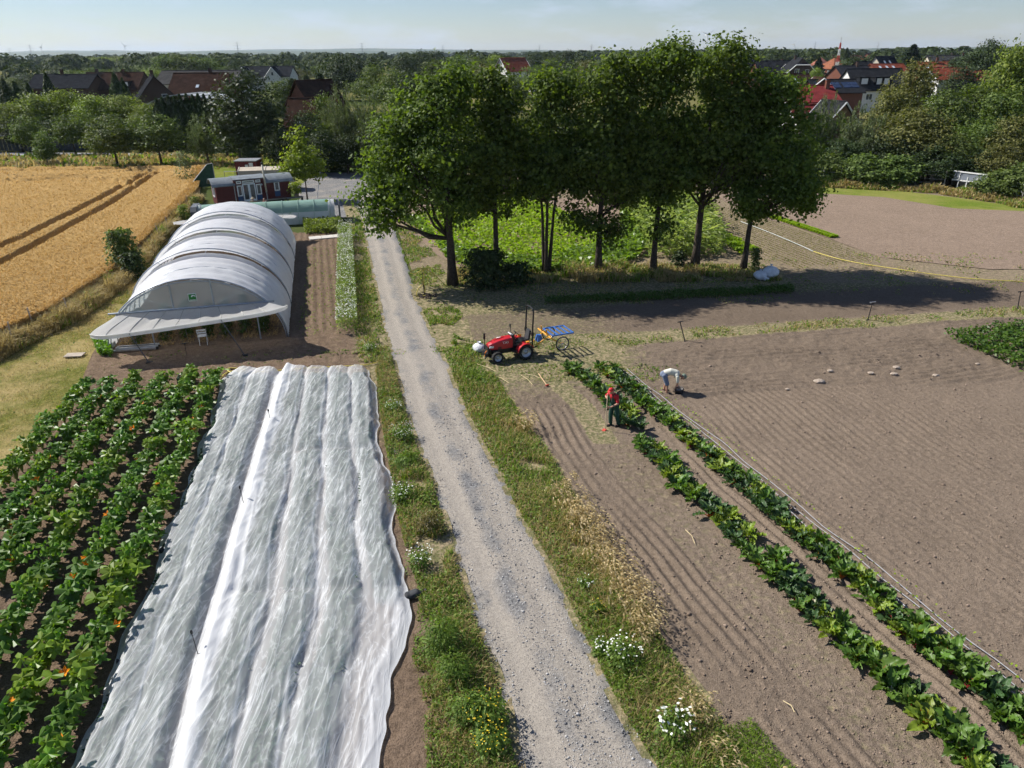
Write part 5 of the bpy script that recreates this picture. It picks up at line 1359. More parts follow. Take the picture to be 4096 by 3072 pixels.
# ------------------------------------------------------------------ ladder
M_alu = mat('aluminium', (.62, .64, .66), (.5, .52, .54), 6, .3, .5, .8)
la, lb = Vector((*(-19.83, 33.49), .14)), Vector((*(-17.90, 33.89), .12))
ld = thing('ladder', 'aluminium ladder lying on the soil before the polytunnel', 'ladder', la, math.atan2(lb.y - la.y, lb.x - la.x))
ln = (lb - la).length
for s in (0, 1):
    mb = MB(); mb.box((ln / 2, s * .42, 0), (ln, .07, .09)); mb.build('rail', M_alu, ld)
    mb = MB(); mb.box((ln / 2 + .1, s * .42 + .08 * (1 - 2 * s), .08), (ln, .06, .08)); mb.build('rail', M_alu, ld)
for k in range(6):
    mb = MB(); mb.tube([(.2 + k * (ln - .4) / 5, .02, .0), (.2 + k * (ln - .4) / 5, .40, .0)], .018, 6); mb.build('rung', M_alu, ld)
for s in (0, 1):
    mb = MB(); mb.box((ln + .06, s * .42, -.01), (.1, .1, .12)); mb.build('ladder_foot', mat('rubber', (.03, .03, .03)), ld)
# board on the grass
bd = thing('board', 'flat pale board lying on the mown grass path', 'board', (-21.65, 33.23) + (.06,), .1)
mb = MB(); mb.box((0, 0, 0), (.85, .5, .05)); mb.build('sheet', mat('weathered_wood', (.42, .36, .29), (.3, .25, .2), 5, .8), bd)
# green crate behind the courgettes
cr = thing('crate', 'dark green plastic crate behind the courgette rows', 'crate', (-14.80, 29.94) + (.05,), .2)
M_crate = mat('crate_green', (.02, .075, .04), (.015, .05, .03), 4, .5)
mb = MB(); mb.box((0, 0, .02), (.6, .4, .03)); mb.build('bottom', M_crate, cr)
for dx, dy, sx, sy in ((0, -.2, .6, .025), (0, .2, .6, .025), (-.3, 0, .025, .4), (.3, 0, .025, .4)):
    for z in (.08, .16, .25):
        mb = MB(); mb.box((dx, dy, z), (sx + .001 * z, sy, .05)); mb.build('slat', M_crate, cr)
for dx in (-.3, .3):
    for dy in (-.2, .2):
        mb = MB(); mb.box((dx, dy, .14), (.04, .04, .285)); mb.build('corner_post', M_crate, cr)

# ------------------------------------------------------------------ low tunnel with green netting
lp, rp = Vector((-27.0, 62.7, 0)), Vector((-15.7, 65.2, 0))
lt = thing('low_tunnel', 'low crop tunnel with green shade netting before the red wagon', 'greenhouse', lp, math.atan2(rp.y - lp.y, rp.x - lp.x))
LL = (rp - lp).length
M_net = film_mat('green_net', (.27, .45, .37), .22, .3, .7)
M_clear = film_mat('cloudy_film', (.74, .79, .82), .14, .35, .25, .2)
def low_strip(name, x0, x1, t0, t1, m_, rr=0.0, nx=30):
    nth = 16; vs, fs = [], []
    for i in range(nx + 1):
        for j in range(nth + 1):
            th = t0 + (t1 - t0) * j / nth
            sag = -.03 * abs(math.sin(math.pi * (x0 + (x1 - x0) * i / nx) / 1.35)) ** .7
            vs.append((x0 + (x1 - x0) * i / nx, -(1.2 + rr + sag) * math.cos(th), (1.85 + rr + sag) * math.sin(th) ** .8 if th < math.pi and th > 0 else 0))
    for i in range(nx):
        for j in range(nth): fs.append((i * (nth + 1) + j, (i + 1) * (nth + 1) + j, (i + 1) * (nth + 1) + j + 1, i * (nth + 1) + j + 1))
    mb = MB(); mb.add(vs, fs); return mb.build(name, m_, lt, True)
low_strip('film', .0, LL, 0, math.pi, M_clear)
low_strip('shade_net', .55, LL - .55, .5, math.pi - .5, M_net, .025)
for x0 in (.0, LL - .5): low_strip('end_film', x0, x0 + .5, 0, math.pi, M_flap, .012, 4)
for k in range(9):
    mb = MB(); x = .4 + (LL - .8) * k / 8
    mb.tube([(x, -1.24 * math.cos(math.pi * j / 18), 1.9 * math.sin(math.pi * j / 18) ** .8 if 0 < j < 18 else 0) for j in range(19)], .02, 5); mb.build('hoop', mat('pale_green_pipe', (.35, .5, .42)), lt)
for x, w in ((-.25, .5), (LL + .35, .12)):
    mb = MB(); pr = [(-1.25, 0), (1.25, 0), (1.25, 1.5), (.9, 1.85), (-.9, 1.85), (-1.25, 1.5)]
    mb.prism(pr, (x, 0, 0), (0, 1, 0), (0, 0, 1), (1, 0, 0), w); mb.build('end_board', mat('grey_board', (.12, .13, .14), (.08, .09, .1), 2, .6), lt)
n = 1500
V, F = leaf_quads(np.stack([rng.uniform(.6, LL - .6, n), rng.normal(0, .45, n), rng.uniform(.1, 1.0, n) * rng.uniform(.4, 1.2, n)], 1), rng.normal(size=(n, 3)) + np.array([[0, 0, .8]]), .22, .15, rng)
link('inside_foliage', np_mesh('inside_foliage', V, F, M_tom), lt)['kind'] = 'stuff'

# ------------------------------------------------------------------ slab path at the tunnel's back corner
sp = tag(link('slab_path', None), 'pale concrete slab path beside the tunnel', None, None, 'structure')
sa, sb = Vector((*(-16.20, 57.72), .06)), Vector((*(-12.59, 59.06), .06))
ang = math.atan2(sb.y - sa.y, sb.x - sa.x)
for k in range(4):
    c = sa.lerp(sb, (k + .5) / 4)
    mb = MB(); mb.at(Matrix.Translation(c) @ Matrix.Rotation(ang, 4, 'Z')); mb.box((0, 0, 0), ((sb - sa).length / 4 - .03, 1.0, .09)); mb.build('slab', mat('concrete_slab', (.55, .52, .47), (.44, .41, .37), 3, .85, bump=.3), sp)

# ------------------------------------------------------------------ red caravan wagon
wa, wb = Vector((-27.7, 69.4, 0)), Vector((-21.7, 72.9, 0))
wg = thing('caravan_wagon', 'dark red wooden caravan wagon with a grey barrel roof', 'wagon', wa, math.atan2(wb.y - wa.y, wb.x - wa.x))
WLn = (wb - wa).length; WD = 2.4
M_red = mat('wagon_red', (.115, .022, .02), (.075, .015, .014), 2.5, .6, .3)
M_felt = mat('roof_felt', (.20, .225, .245), (.13, .15, .165), 2, .7, .3, bump=.5, bscale=3)
M_blue = mat('panel_blue', (.035, .085, .20), (.028, .065, .15), 3, .5)
u1, u2 = WLn * .245, WLn * .665
z0, ze, zr = .6, 2.32, 2.92
def prof(front, rise, n=14):
    return [(-.12 + (WD + .24) * i / n, ze + (front - ze) * (1 - i / n) ** 1.0 * (1 if front > ze else 0) + (zr - ze) * math.sin(math.pi * (.06 + .88 * i / n)) * rise) for i in range(n + 1)]
body = [(0, z0), (WD, z0), (WD, ze), (WD * .8, ze + .36), (WD / 2, ze + .5), (WD * .2, ze + .36), (0, ze)]
mb = MB(); mb.prism(body, (0, 0, 0), (0, 1, 0), (0, 0, 1), (1, 0, 0), u1)
mb.prism(body, (u2, 0, 0), (0, 1, 0), (0, 0, 1), (1, 0, 0), WLn - u2)
mb.prism([(-.01, z0), (WD, z0), (WD, ze), (WD * .8, ze + .36), (WD / 2, ze + .5), (-.01, 2.72)], (u1 - .001, 0, 0), (0, 1, 0), (0, 0, 1), (1, 0, 0), u2 - u1 + .002)
mb.build('body', M_red, wg)
for x0, x1, fr, ri in ((-.3, u1 + .12, ze, 1.0), (u1 - .04, u2 + .04, 2.86, .32), (u2 - .12, WLn + .35, ze, 1.0)):
    p_ = prof(fr, ri) if fr > ze else [(-.14 + (WD + .28) * i / 16, ze - .02 + (zr - ze) * math.sin(math.pi * i / 16) ** .75) for i in range(17)]
    if fr > ze: p_ = [(-.2, 2.80), (.4, 2.93), (1.2, 2.985), (1.9, 2.87), (2.54, ze - .0)]
    mb = MB(); mb.prism(p_ + [(a, b - .07) for a, b in reversed(p_)], (x0, 0, 0), (0, 1, 0), (0, 0, 1), (1, 0, 0), x1 - x0); mb.build('roof', M_felt, wg)
# plinth, chassis and wheels
mb = MB(); mb.box((WLn / 2, WD / 2, z0 - .08), (WLn, WD - .2, .16)); mb.build('chassis', mat('chassis_dark', (.06, .055, .05)), wg)
mb = MB(); mb.box((WLn / 2, -.045, z0 + .04), (WLn, .07, .12)); mb.build('sill_board', mat('sill_wood', (.33, .29, .23), (.24, .2, .16), 4), wg)
for x in (1.0, WLn - 1.0):
    for y in (.25, WD - .25):
        mb = MB(); mb.lathe([(.05, -.09), (.3, -.09), (.34, -.05), (.34, .05), (.3, .09), (.05, .09)], (x, y, .34), 'Y', 18); mb.build('wheel', mat('rubber', (.03, .03, .03)), wg)
# strips
for x in (u1, u2):
    mb = MB(); mb.box((x, -.03, (z0 + ze) / 2), (.07, .05, ze - z0)); mb.build('cover_strip', mat('strip_grey', (.45, .45, .44)), wg)
# bay: french doors, side lights, transoms, blue panels
bw = u2 - u1
dc = u1 + bw * .46
for s in (-1, 1):
    mb = MB()
    cx = dc + s * .30
    for q in (-1, 1): mb.box((cx + q * .25, -.05, 1.52), (.1, .08, 1.62))
    for q, hh in ((-1, .2), (1, .1)): mb.box((cx, -.05, 1.52 + q * .76), (.4, .078, hh))
    d = mb.build('door', mat('door_white', (.74, .77, .8), (.68, .71, .74), 3, .4), wg)
    mb = MB(); mb.box((cx, -.03, 1.55), (.4, .02, 1.3)); mb.build('pane', M_glass, d)
    mb = MB(); mb.tube([(cx - s * .23, -.1, 1.5), (cx - s * .23, -.13, 1.62)], .015, 5); mb.build('handle', M_alu, d)
for cx in (dc - .88, dc + .90):
    put_window(wg, (cx, -.02, 1.72), .46, 1.0, '-y')
    mb = MB(); mb.box((cx, -.035, .97), (.48, .04, .44)); mb.build('blue_panel', M_blue, wg)
for cx, ww in ((dc - .88, .46), (dc, 1.1), (dc + .9, .46)): put_window(wg, (cx, -.02, 2.5), ww, .26, '-y', name='transom_window')
rx_ = u2 + (WLn - u2) * .45
put_window(wg, (rx_, -.01, 1.86), .5, .86, '-y')
mb = MB(); mb.box((rx_, -.03, 1.15), (.5, .05, .5)); mb.build('blue_panel', M_blue, wg)
put_window(wg, (0, WD * .42, 1.75), .9, 1.05, '-x', blind=False)
# stove pipe
px = u1 + bw * .97
mb = MB(); mb.tube([(px + .03, -.3, 1.5), (px, -.3, 2.3), (px - .02, -.3, 4.0)], .085, 10); pp = mb.build('stove_pipe', mat('pipe_cream', (.55, .5, .4), (.42, .37, .28), 4, .4), wg, True)
mb = MB(); mb.lathe([(.0, .24), (.13, .2), (.13, .1), (.09, .1), (.09, .0)], (px - .02, -.3, 4.0), 'Z', 12); mb.build('pipe_cowl', mat('soot', (.03, .03, .03)), pp)
mb = MB(); mb.tube([(px + .03, -.3, 1.52), (px + .05, -.05, 1.4)], .075, 8); mb.build('pipe_elbow', M_alu, pp)
for z in (1.9, 2.6):
    mb = MB(); mb.box((px, -.15, z), (.05, .32, .04)); mb.build('pipe_bracket', M_alu, pp)
mb = MB(); mb.ball((px - .3, -.1, 2.15), .1); mb.build('lamp', M_alu, wg)
mb = MB(); mb.ball((-.12, .5, 2.3), (.08, .08, .14)); mb.build('lamp', M_white, wg)
# deck, pallets and planters beside the wagon
dk = thing('planter_bench', 'dark wooden bench with a planted tub beside the wagon', 'bench', (-21.2, 72.3, 0), .5)
mb = MB(); mb.box((0, 0, .75), (1.6, .7, .06)); mb.build('top', mat('grey_wood', (.32, .3, .27), (.2, .18, .16), 4), dk)
for sx in (-.7, .7):
    mb = MB(); mb.box((sx, 0, .36), (.08, .6, .72)); mb.build('leg', mat('chassis_dark', (.06, .055, .05)), dk)
mb = MB(); mb.lathe([(.0, .79), (.2, .79), (.26, 1.1), (.22, 1.1), (.2, 1.05), (0, 1.05)], (.2, 0, 0), 'Z', 14); mb.build('tub', mat('tub_brown', (.2, .16, .12)), dk)
leafy('potted_bush', 'bright leafy bush in the tub on the bench by the wagon', 'plant', (-21.0, 72.4, 1.05), 1.1, .8, 260, M_lf['lime'], .24, .18, 311, stake=False, taper=.2)
bx_ = thing('storage_box', 'dark blue storage box beside the wagon', 'box', (-22.0, 70.6, 0), .5)
mb = MB(); mb.box((0, 0, .28), (1.1, .55, .55)); mb.build('body', mat('box_blue', (.03, .05, .10), (.02, .035, .07), 3, .4), bx_)
mb = MB(); mb.box((0, 0, .585), (1.16, .6, .06)); mb.build('lid', mat('box_lid', (.07, .09, .13)), bx_)
# beige covered trailer, red site cabin with railing, sloping green net behind the wagon
tr = thing('tarpaulin_trailer', 'trailer under a beige tarpaulin behind the wagon', 'trailer', (-29.2, 80.0, 0), .18)
M_tarp = mat('beige_tarp', (.50, .43, .34), (.40, .34, .26), 1.2, .7, bump=.3, bscale=2)
mb = MB(); mb.prism([(0, .6), (2.3, .6), (2.3, 2.2), (1.15, 2.45), (0, 2.2)], (0, 0, 0), (0, 1, 0), (0, 0, 1), (1, 0, 0), 5.6); mb.build('cover', M_tarp, tr)
for x in (.02, 2.8, 5.58):
    mb = MB(); mb.tube([(x, -.03, .6), (x, -.03, 2.22), (x, 1.15, 2.48), (x, 2.33, 2.22), (x, 2.33, .6)], .045, 5); mb.build('cover_hoop', mat('tarp_edge', (.62, .56, .46)), tr)
mb = MB(); mb.box((2.8, 1.15, .5), (5.6, 2.0, .18)); mb.build('chassis', mat('chassis_dark', (.06, .055, .05)), tr)
for x in (1.4, 4.2):
    for y in (.2, 2.1):
        mb = MB(); mb.lathe([(.05, -.1), (.32, -.1), (.37, -.05), (.37, .05), (.32, .1), (.05, .1)], (x, y, .36), 'Y', 18); mb.build('wheel', mat('rubber', (.03, .03, .03)), tr)
sc_ = thing('site_cabin', 'dark red site cabin with a railing behind the wagon', 'cabin', (-32.0, 86.0, -.5), .05)
mb = MB(); mb.box((1.6, 1.1, 1.9), (2.4, 2.2, 2.0)); mb.build('body', mat('cabin_red', (.16, .025, .03), (.11, .018, .02), 3, .5), sc_)
mb = MB(); mb.box((1.6, 1.1, 2.95), (2.6, 2.4, .1)); mb.build('roof', M_steel, sc_)
mb = MB(); mb.box((1.0, .9, .45), (3.8, 3.0, .9)); mb.build('platform', mat('platform_dark', (.10, .08, .065), (.07, .055, .045), 3), sc_)
for cx, cz, ww, hh in ((1.7, 2.3, .35, .5), (2.2, 2.55, .45, .4)):
    mb = MB(); mb.box((cx, -.03, cz), (ww, .04, hh)); mb.build('notice', M_white, sc_)
for z in (1.0, 1.9):
    mb = MB(); mb.tube([(-.8, -.5, z), (2.8, -.5, z)], .03, 5); mb.build('rail', M_steel, sc_)
for x in (-.8, .4, 1.6, 2.8):
    mb = MB(); mb.tube([(x, -.5, .85), (x, -.5, 1.9)], .03, 5); mb.build('rail_post', M_steel, sc_)
gn = thing('net_screen', 'sloping green mesh screen at the corner of the wheat field', 'screen', (-36.0, 82.5, 0), .35)
mb = MB(); vs = [(0, 0, .1), (3.0, 0, .1), (3.0, .3, 2.5), (2.4, .3, 2.4)]
mb.add(vs + [(a, b + .03, c) for a, b, c in vs], [(0, 1, 2, 3), (7, 6, 5, 4)]); mb.build('mesh_sheet', mat('dark_green_mesh', (.025, .075, .045), (.015, .05, .03), 4), gn)
for a, b in (((0, 0, 0), (2.4, .3, 2.45)), ((3.0, 0, 0), (3.0, .3, 2.55)), ((2.4, .3, 2.45), (3.0, .3, 2.55))):
    mb = MB(); mb.tube([a, b], .04, 5); mb.build('frame_bar', M_steel, gn)
leafy('silver_shrub', 'silvery grey shrub at the far corner of the wheat', 'shrub', (-37.6, 86.5, 0), 3.6, 1.4, 700, M_lf['grey'], .26, .12, 312, stake=False, taper=.5)
# bicycle and pole in the yard
pl = thing('leaning_pole', 'thin white pole leaning beside the young tree', 'pole', (-20.0, 76.0, 0))
mb = MB(); mb.tube([(0, 0, -.05), (.5, .5, 2.6)], .035, 6); mb.build('shaft', M_white, pl)

# ------------------------------------------------------------------ white fleece over the beds
m, nt, N, L, out = nodes_of('crop_fleece')
pos = position(nt)
mp = N.new('ShaderNodeMapping'); mp.inputs['Rotation'].default_value = (0, 0, -.2); mp.inputs['Scale'].default_value = (3.4, .30, 1)
L.new(pos, mp.inputs['Vector'])
n1 = noise_node(nt, 1.3, 3, .5, mp.outputs['Vector']); n1.inputs['Distortion'].default_value = .35
mp2 = N.new('ShaderNodeMapping'); mp2.inputs['Rotation'].default_value = (0, 0, .5); mp2.inputs['Scale'].default_value = (2.6, .8, 1)
L.new(pos, mp2.inputs['Vector'])
n2 = noise_node(nt, 1.7, 3, .5, mp2.outputs['Vector']); n2.inputs['Distortion'].default_value = .5
n3 = noise_node(nt, .7, 3, .5, pos)
def ridge(n): return math_node(nt, 'SUBTRACT', 1.0, math_node(nt, 'MULTIPLY', math_node(nt, 'ABSOLUTE', math_node(nt, 'SUBTRACT', n.outputs['Fac'], .5)), 9.0))
r1, r2 = math_node(nt, 'MAXIMUM', ridge(n1), 0.0), math_node(nt, 'MAXIMUM', ridge(n2), 0.0)
wr = math_node(nt, 'MAXIMUM', math_node(nt, 'POWER', r1, 5.0), math_node(nt, 'MULTIPLY', math_node(nt, 'POWER', r2, 5.0), .55))
dbl = attr_node(nt, 'double')
op = math_node(nt, 'ADD', math_node(nt, 'MULTIPLY_ADD', n3.outputs['Fac'], .22), math_node(nt, 'MULTIPLY', wr, .42))
[x for x in nt.nodes if x.type == 'MATH' and x.operation == 'MULTIPLY_ADD'][-1].inputs[2].default_value = .40
op = math_node(nt, 'SUBTRACT', op, math_node(nt, 'MULTIPLY', attr_node(nt, 'touch'), .19))
op = math_node(nt, 'MINIMUM', math_node(nt, 'ADD', op, math_node(nt, 'MULTIPLY', dbl, .45)), .97)
d = N.new('ShaderNodeBsdfDiffuse'); d.inputs['Color'].default_value = (.88, .90, .92, 1)
t = N.new('ShaderNodeBsdfTranslucent'); t.inputs['Color'].default_value = (.88, .90, .92, 1)
bn = bump_node(nt, math_node(nt, 'ADD', math_node(nt, 'MULTIPLY', wr, .6), n2.outputs['Fac']), .3, .03)
L.new(bn, d.inputs['Normal'])
ms = N.new('ShaderNodeMixShader'); ms.inputs[0].default_value = .42; L.new(d.outputs[0], ms.inputs[1]); L.new(t.outputs[0], ms.inputs[2])
tp = N.new('ShaderNodeBsdfTransparent'); tp.inputs['Color'].default_value = (.97, .98, 1, 1)
mx = N.new('ShaderNodeMixShader'); L.new(op, mx.inputs[0]); L.new(tp.outputs[0], mx.inputs[1]); L.new(ms.outputs[0], mx.inputs[2])
L.new(mx.outputs[0], out.inputs['Surface'])
M_fleece = m
ROWS_L, ROWS_R = (.28, .70), (.20, .43, .66, .88)
def fleece_h(rows, left):
    def f(X, Y, U):
        s = (-fleece_l(Y) + fleece_m(Y)) if left else (fleece_r(Y) - fleece_m(Y))
        h = .05 + 0 * X
        for k, r_ in enumerate(rows):
            amp = .20 * (.62 + .75 * fbm(Y * .55 + 9 * k, Y * 0 + k, 3, 50 + k + 7 * left))
            if not left and k == 3: amp = amp * sstep(14.8, 16.2, Y)
            dx = (U - r_) * s
            h = np.maximum(h, .06 + amp * np.exp(-(dx / .5) ** 4))
        cr = np.minimum(np.abs(Y - (23.6 + .05 * X)), np.abs(Y - (15.7 + .02 * X)))
        h = h * (1 - .35 * np.exp(-(cr / .22) ** 2) * (not left))
        w = X * 3.2 + Y * .55
        h = h + .04 * (1 - np.abs(2 * fbm(w, Y * .22, 3, 60) - 1)) ** 3 + .035 * (fbm(X * 3.0, Y * .7, 3, 66, .6) - .5)
        h = h + .03 * (1 - np.abs(2 * fbm(X * 2.6 - Y * .6, Y * .3, 3, 68) - 1)) ** 4
        if not left: h = h + .22 * np.exp(-((U * s - .38) / .2) ** 2) * (.7 + .6 * fbm(Y * 1.2, Y * 0 + 5, 2, 5))
        e = np.minimum(U, 1 - U) * s
        return .06 + h * sstep(-.02, .35, e) + (0 if left else .035) + .012 * (fbm(X * 4, Y * 2, 2, 9) - .3)
    return f
def touch(rows, left):
    def f(X, Y, U):
        s = (fleece_m(Y) - fleece_l(Y)) if left else (fleece_r(Y) - fleece_m(Y))
        t_ = 0 * X
        for k, q in enumerate(rows):
            a = np.exp(-(((U - q) * s + .12 * (fbm(X * 1.5, Y * 1.5, 3, 4 + k) - .5)) / .38) ** 4) * np.clip(1.9 * fbm(X * .9, Y * .55, 3, 30 + k) - .15, .25, 1)
            if not left and k == 3: a = a * sstep(14.8, 16.2, Y)
            t_ = np.maximum(t_, a)
        return t_
    return f
def dbl_r(X, Y, U):
    s = fleece_r(Y) - fleece_m(Y)
    a = U * s
    strip = sstep(.05, .14, a) * (1 - sstep(.55, .85, a + .35 * (fbm(Y * 1.5, Y * 0, 3, 4) - .5)))
    hem = sstep(.62, .3, (1 - U) * s + .15 * (fbm(Y * 2, Y * 0, 2, 6) - .5)) * sstep(16.2, 15.2, Y) * .75
    seam = np.exp(-(((U - .52 - .015 * np.sin(Y * .9)) * s) / .035) ** 2) * .8 + np.exp(-(((U - .27 - .012 * np.sin(Y * 1.3)) * s) / .03) ** 2) * .8
    return np.clip(strip + hem + seam + .5 * sstep(.18, .02, (1 - U) * s), 0, 1)
def dbl_l(X, Y, U):
    s = fleece_m(Y) - fleece_l(Y)
    return np.clip(.6 * sstep(.5, .05, U * s) + .8 * np.exp(-(((U - .45 - .02 * np.sin(Y * 1.1)) * s) / .03) ** 2) + .5 * sstep(29.3, 30, Y), 0, 1)
rag = lambda f, s: (lambda y: f(y) + .3 * (fbm(y * .7, y * 0 + s, 3, s) - .5) * 2)
yf = np.geomspace(8.8, 30.9, 330)
def fleece_sheet(name, lab, l, r, rows, left, dbl_f):
    s = tag(link(name, grid_mesh(name, l, r, yf, 150 if not left else 110, fleece_h(rows, left), M_fleece, attrs={'double': dbl_f, 'touch': touch(rows, left)})), lab, 'fleece', 'white crop fleece sheets')
    return s
fleece_sheet('crop_fleece', 'narrow sheet of white crop fleece beside the courgettes', rag(fleece_l, 3), lambda y: fleece_m(y) + .06, ROWS_L, True, dbl_l)
fleece_sheet('crop_fleece', 'wide wrinkled sheet of white crop fleece beside the track', lambda y: fleece_m(y) - .02, rag(fleece_r, 8), ROWS_R, False, dbl_r)
# bunched end of the wide sheet
# crop growing under it
M_leek = leaf_mat('covered_leaf', (.06, .12, .06), (.02, .045, .026), .2, .5, .3, None, 0)
parts = []
for rows, l, r, left in ((ROWS_L, fleece_l, fleece_m, 1), (ROWS_R, fleece_m, fleece_r, 0)):
    for k, q in enumerate(rows):
        n = 8000
        y = rng.uniform(9, 30.3, n)
        if not left and k == 3: y = rng.uniform(15.3, 30.3, n)
        x = l(y) * (1 - q) + r(y) * q + rng.uniform(-.36, .36, n)
        uu = np.clip((x - l(y)) / (r(y) - l(y)), 0, 1)
        ok = (uu > .09) & (uu < .91); x, y, uu = x[ok], y[ok], uu[ok]; n = len(x)
        z = np.maximum(fleece_h(rows, bool(left))(x, y, uu) - .13 - .08 * rng.random(n) ** 1.6, .03)
        Nn = rng.normal(size=(n, 3)) * .22 + np.array([[0, 0, 1.0]])
        parts.append(leaf_quads(np.stack([x, y, z], 1), Nn, rng.uniform(.2, .36, n), rng.uniform(.09, .16, n), rng, .03))
V, F = join(parts)
stuff('covered_crop', V, F, M_leek, 'green crop rows dimly showing through the white fleece', 'crop')
# thin sprinkler rods standing in the fleece joint, dark weights on its edges
for (px, py), lab in (((-8.78, 19.87), 'thin rod standing in the fleece joint at mid length'), ((-7.77, 13.43), 'thin rod standing in the fleece joint nearest the camera'), ((-9.55, 25.44), 'thin rod in the fleece joint near the far end')):
    t_ = thing('sprinkler_rod', lab, 'rod', (px, py, 0), 0, 'thin rods in the fleece')
    mb = MB(); mb.tube([(0, 0, -.05), (-.06, .05, .75)], .011, 6); mb.build('shaft', mat('black_plastic', (.025, .025, .028), None, 4, .45), t_)
    mb = MB(); mb.lathe([(0, .73), (.03, .73), (.035, .79), (.02, .83), (0, .83)], (-.06, .05, 0), 'Z', 8); mb.build('nozzle', mat('black_plastic', (.025, .025, .028)), t_)
for k, ((px, py), lab) in enumerate((((-2.74, 15.54), 'dark sandbag holding the fleece corner beside the track'), ((-10.39, 17.66), 'dark sandbag on the outer fleece edge'), ((-4.22, 23.18), 'dark sandbag on the fleece edge near the white flowers'), ((-9.31, 13.30), 'dark sandbag half under the fleece beside the courgettes'), ((-8.42, 31.02), 'black bag on the far end of the fleece'))):
    t_ = thing('sandbag', lab, 'sandbag', (px, py, .1), .4 + k, 'sandbags on the fleece')
    bm = bmesh.new(); bmesh.ops.create_icosphere(bm, subdivisions=3, radius=1)
    for v in bm.verts:
        q = v.co; v.co = Vector((math.copysign(abs(q.x) ** .6, q.x) * .24, math.copysign(abs(q.y) ** .7, q.y) * .14, q.z * .11 * (1 + .2 * math.sin(q.x * 7))))
    me = bpy.data.meshes.new('bag'); bm.to_mesh(me); bm.free(); me.materials.append(mat('dark_bag', (.05, .055, .06), (.03, .03, .035), 6)); link('bag', me, t_)
    mb = MB(); mb.lathe([(0, -.04), (.05, 0), (.03, .05), (.07, .1)], (.26, 0, .02), 'X', 8); mb.build('tied_end', mat('dark_bag', (.05, .055, .06)), t_)

# ------------------------------------------------------------------ courgette rows
M_cour = [leaf_mat('courgette_leaf_%d' % k, a, b, .36, .45, .35, (1.5, 1.6, .35), .35) for k, (a, b) in enumerate((((.165, .285, .03), (.07, .145, .015)), ((.13, .24, .034), (.056, .125, .016)), ((.22, .31, .03), (.11, .18, .015))))]
M_stalk = mat('pale_stalk', (.28, .36, .12), (.18, .25, .07), 5, .5)
M_flow = mat('courgette_flower', (.85, .34, .015), (.75, .24, .01), 8, .5)
def courgette_leaf(seed, m_):
    """jagged five-lobed blade on a bent stalk; root at the origin, reaching along +x"""
    r2 = random.Random(seed)
    hgt, reach, size = r2.uniform(.28, .50), r2.uniform(.06, .27), r2.uniform(.115, .155)
    c = Vector((reach, 0, hgt))
    vs, fs = [tuple(c)], []
    n = 20
    tilt = r2.uniform(.0, .5)
    for i in range(n):
        a = 2 * math.pi * i / n
        lobe = .58 + .62 * max(0, math.cos(2.5 * a)) ** 1.2 + (.13 if i % 2 else -.1)
        if abs(a - math.pi) < .3: lobe = .35
        rr = size * lobe
        x, y = rr * math.cos(a), rr * math.sin(a)
        z = .06 * math.cos(5 * a) * .6 + .22 * abs(y) - tilt * x - .25 * rr * rr / size
        vs.append((c.x + x, c.y + y, c.z + z + r2.uniform(-.012, .012)))
    fs = [(0, 1 + i, 1 + (i + 1) % n) for i in range(n)]
    mb = MB(); mb.add(vs, fs)
    mb.mat(1).tube([(0, 0, 0), (reach * .35, 0, hgt * .62), (c.x - size * .3, 0, hgt)], [.013, .011, .007], 4, False)
    return mb.mesh('leaf', [m_, M_stalk])
CL = [[courgette_leaf(10 * a + b, M_cour[a]) for b in range(4)] for a in range(3)]
mb = MB()
mb.tube([(0, 0, 0), (.02, 0, .14)], .012, 4, False)
for i in range(5):
    a = i * 1.2566
    mb.mat(1).add([(.02, 0, .14), (.02 + .05 * math.cos(a - .5), .05 * math.sin(a - .5), .19), (.02 + .085 * math.cos(a), .085 * math.sin(a), .21), (.02 + .05 * math.cos(a + .5), .05 * math.sin(a + .5), .19)], [(0, 1, 2, 3)])
FLOW = mb.mesh('flower', [M_stalk, M_flow])
zrow = [((-13.32, 29.91), -.190), ((-14.42, 29.93), -.188), ((-15.52, 29.45), -.184), ((-16.66, 29.18), -.178), ((-17.64, 29.01), -.172), ((-18.63, 28.83), -.166)]
rowname = ['row next to the fleece', 'second row from the fleece', 'third row from the fleece', 'fourth row from the fleece', 'fifth row from the fleece', 'outermost row beside the mown path']
r2 = random.Random(12)
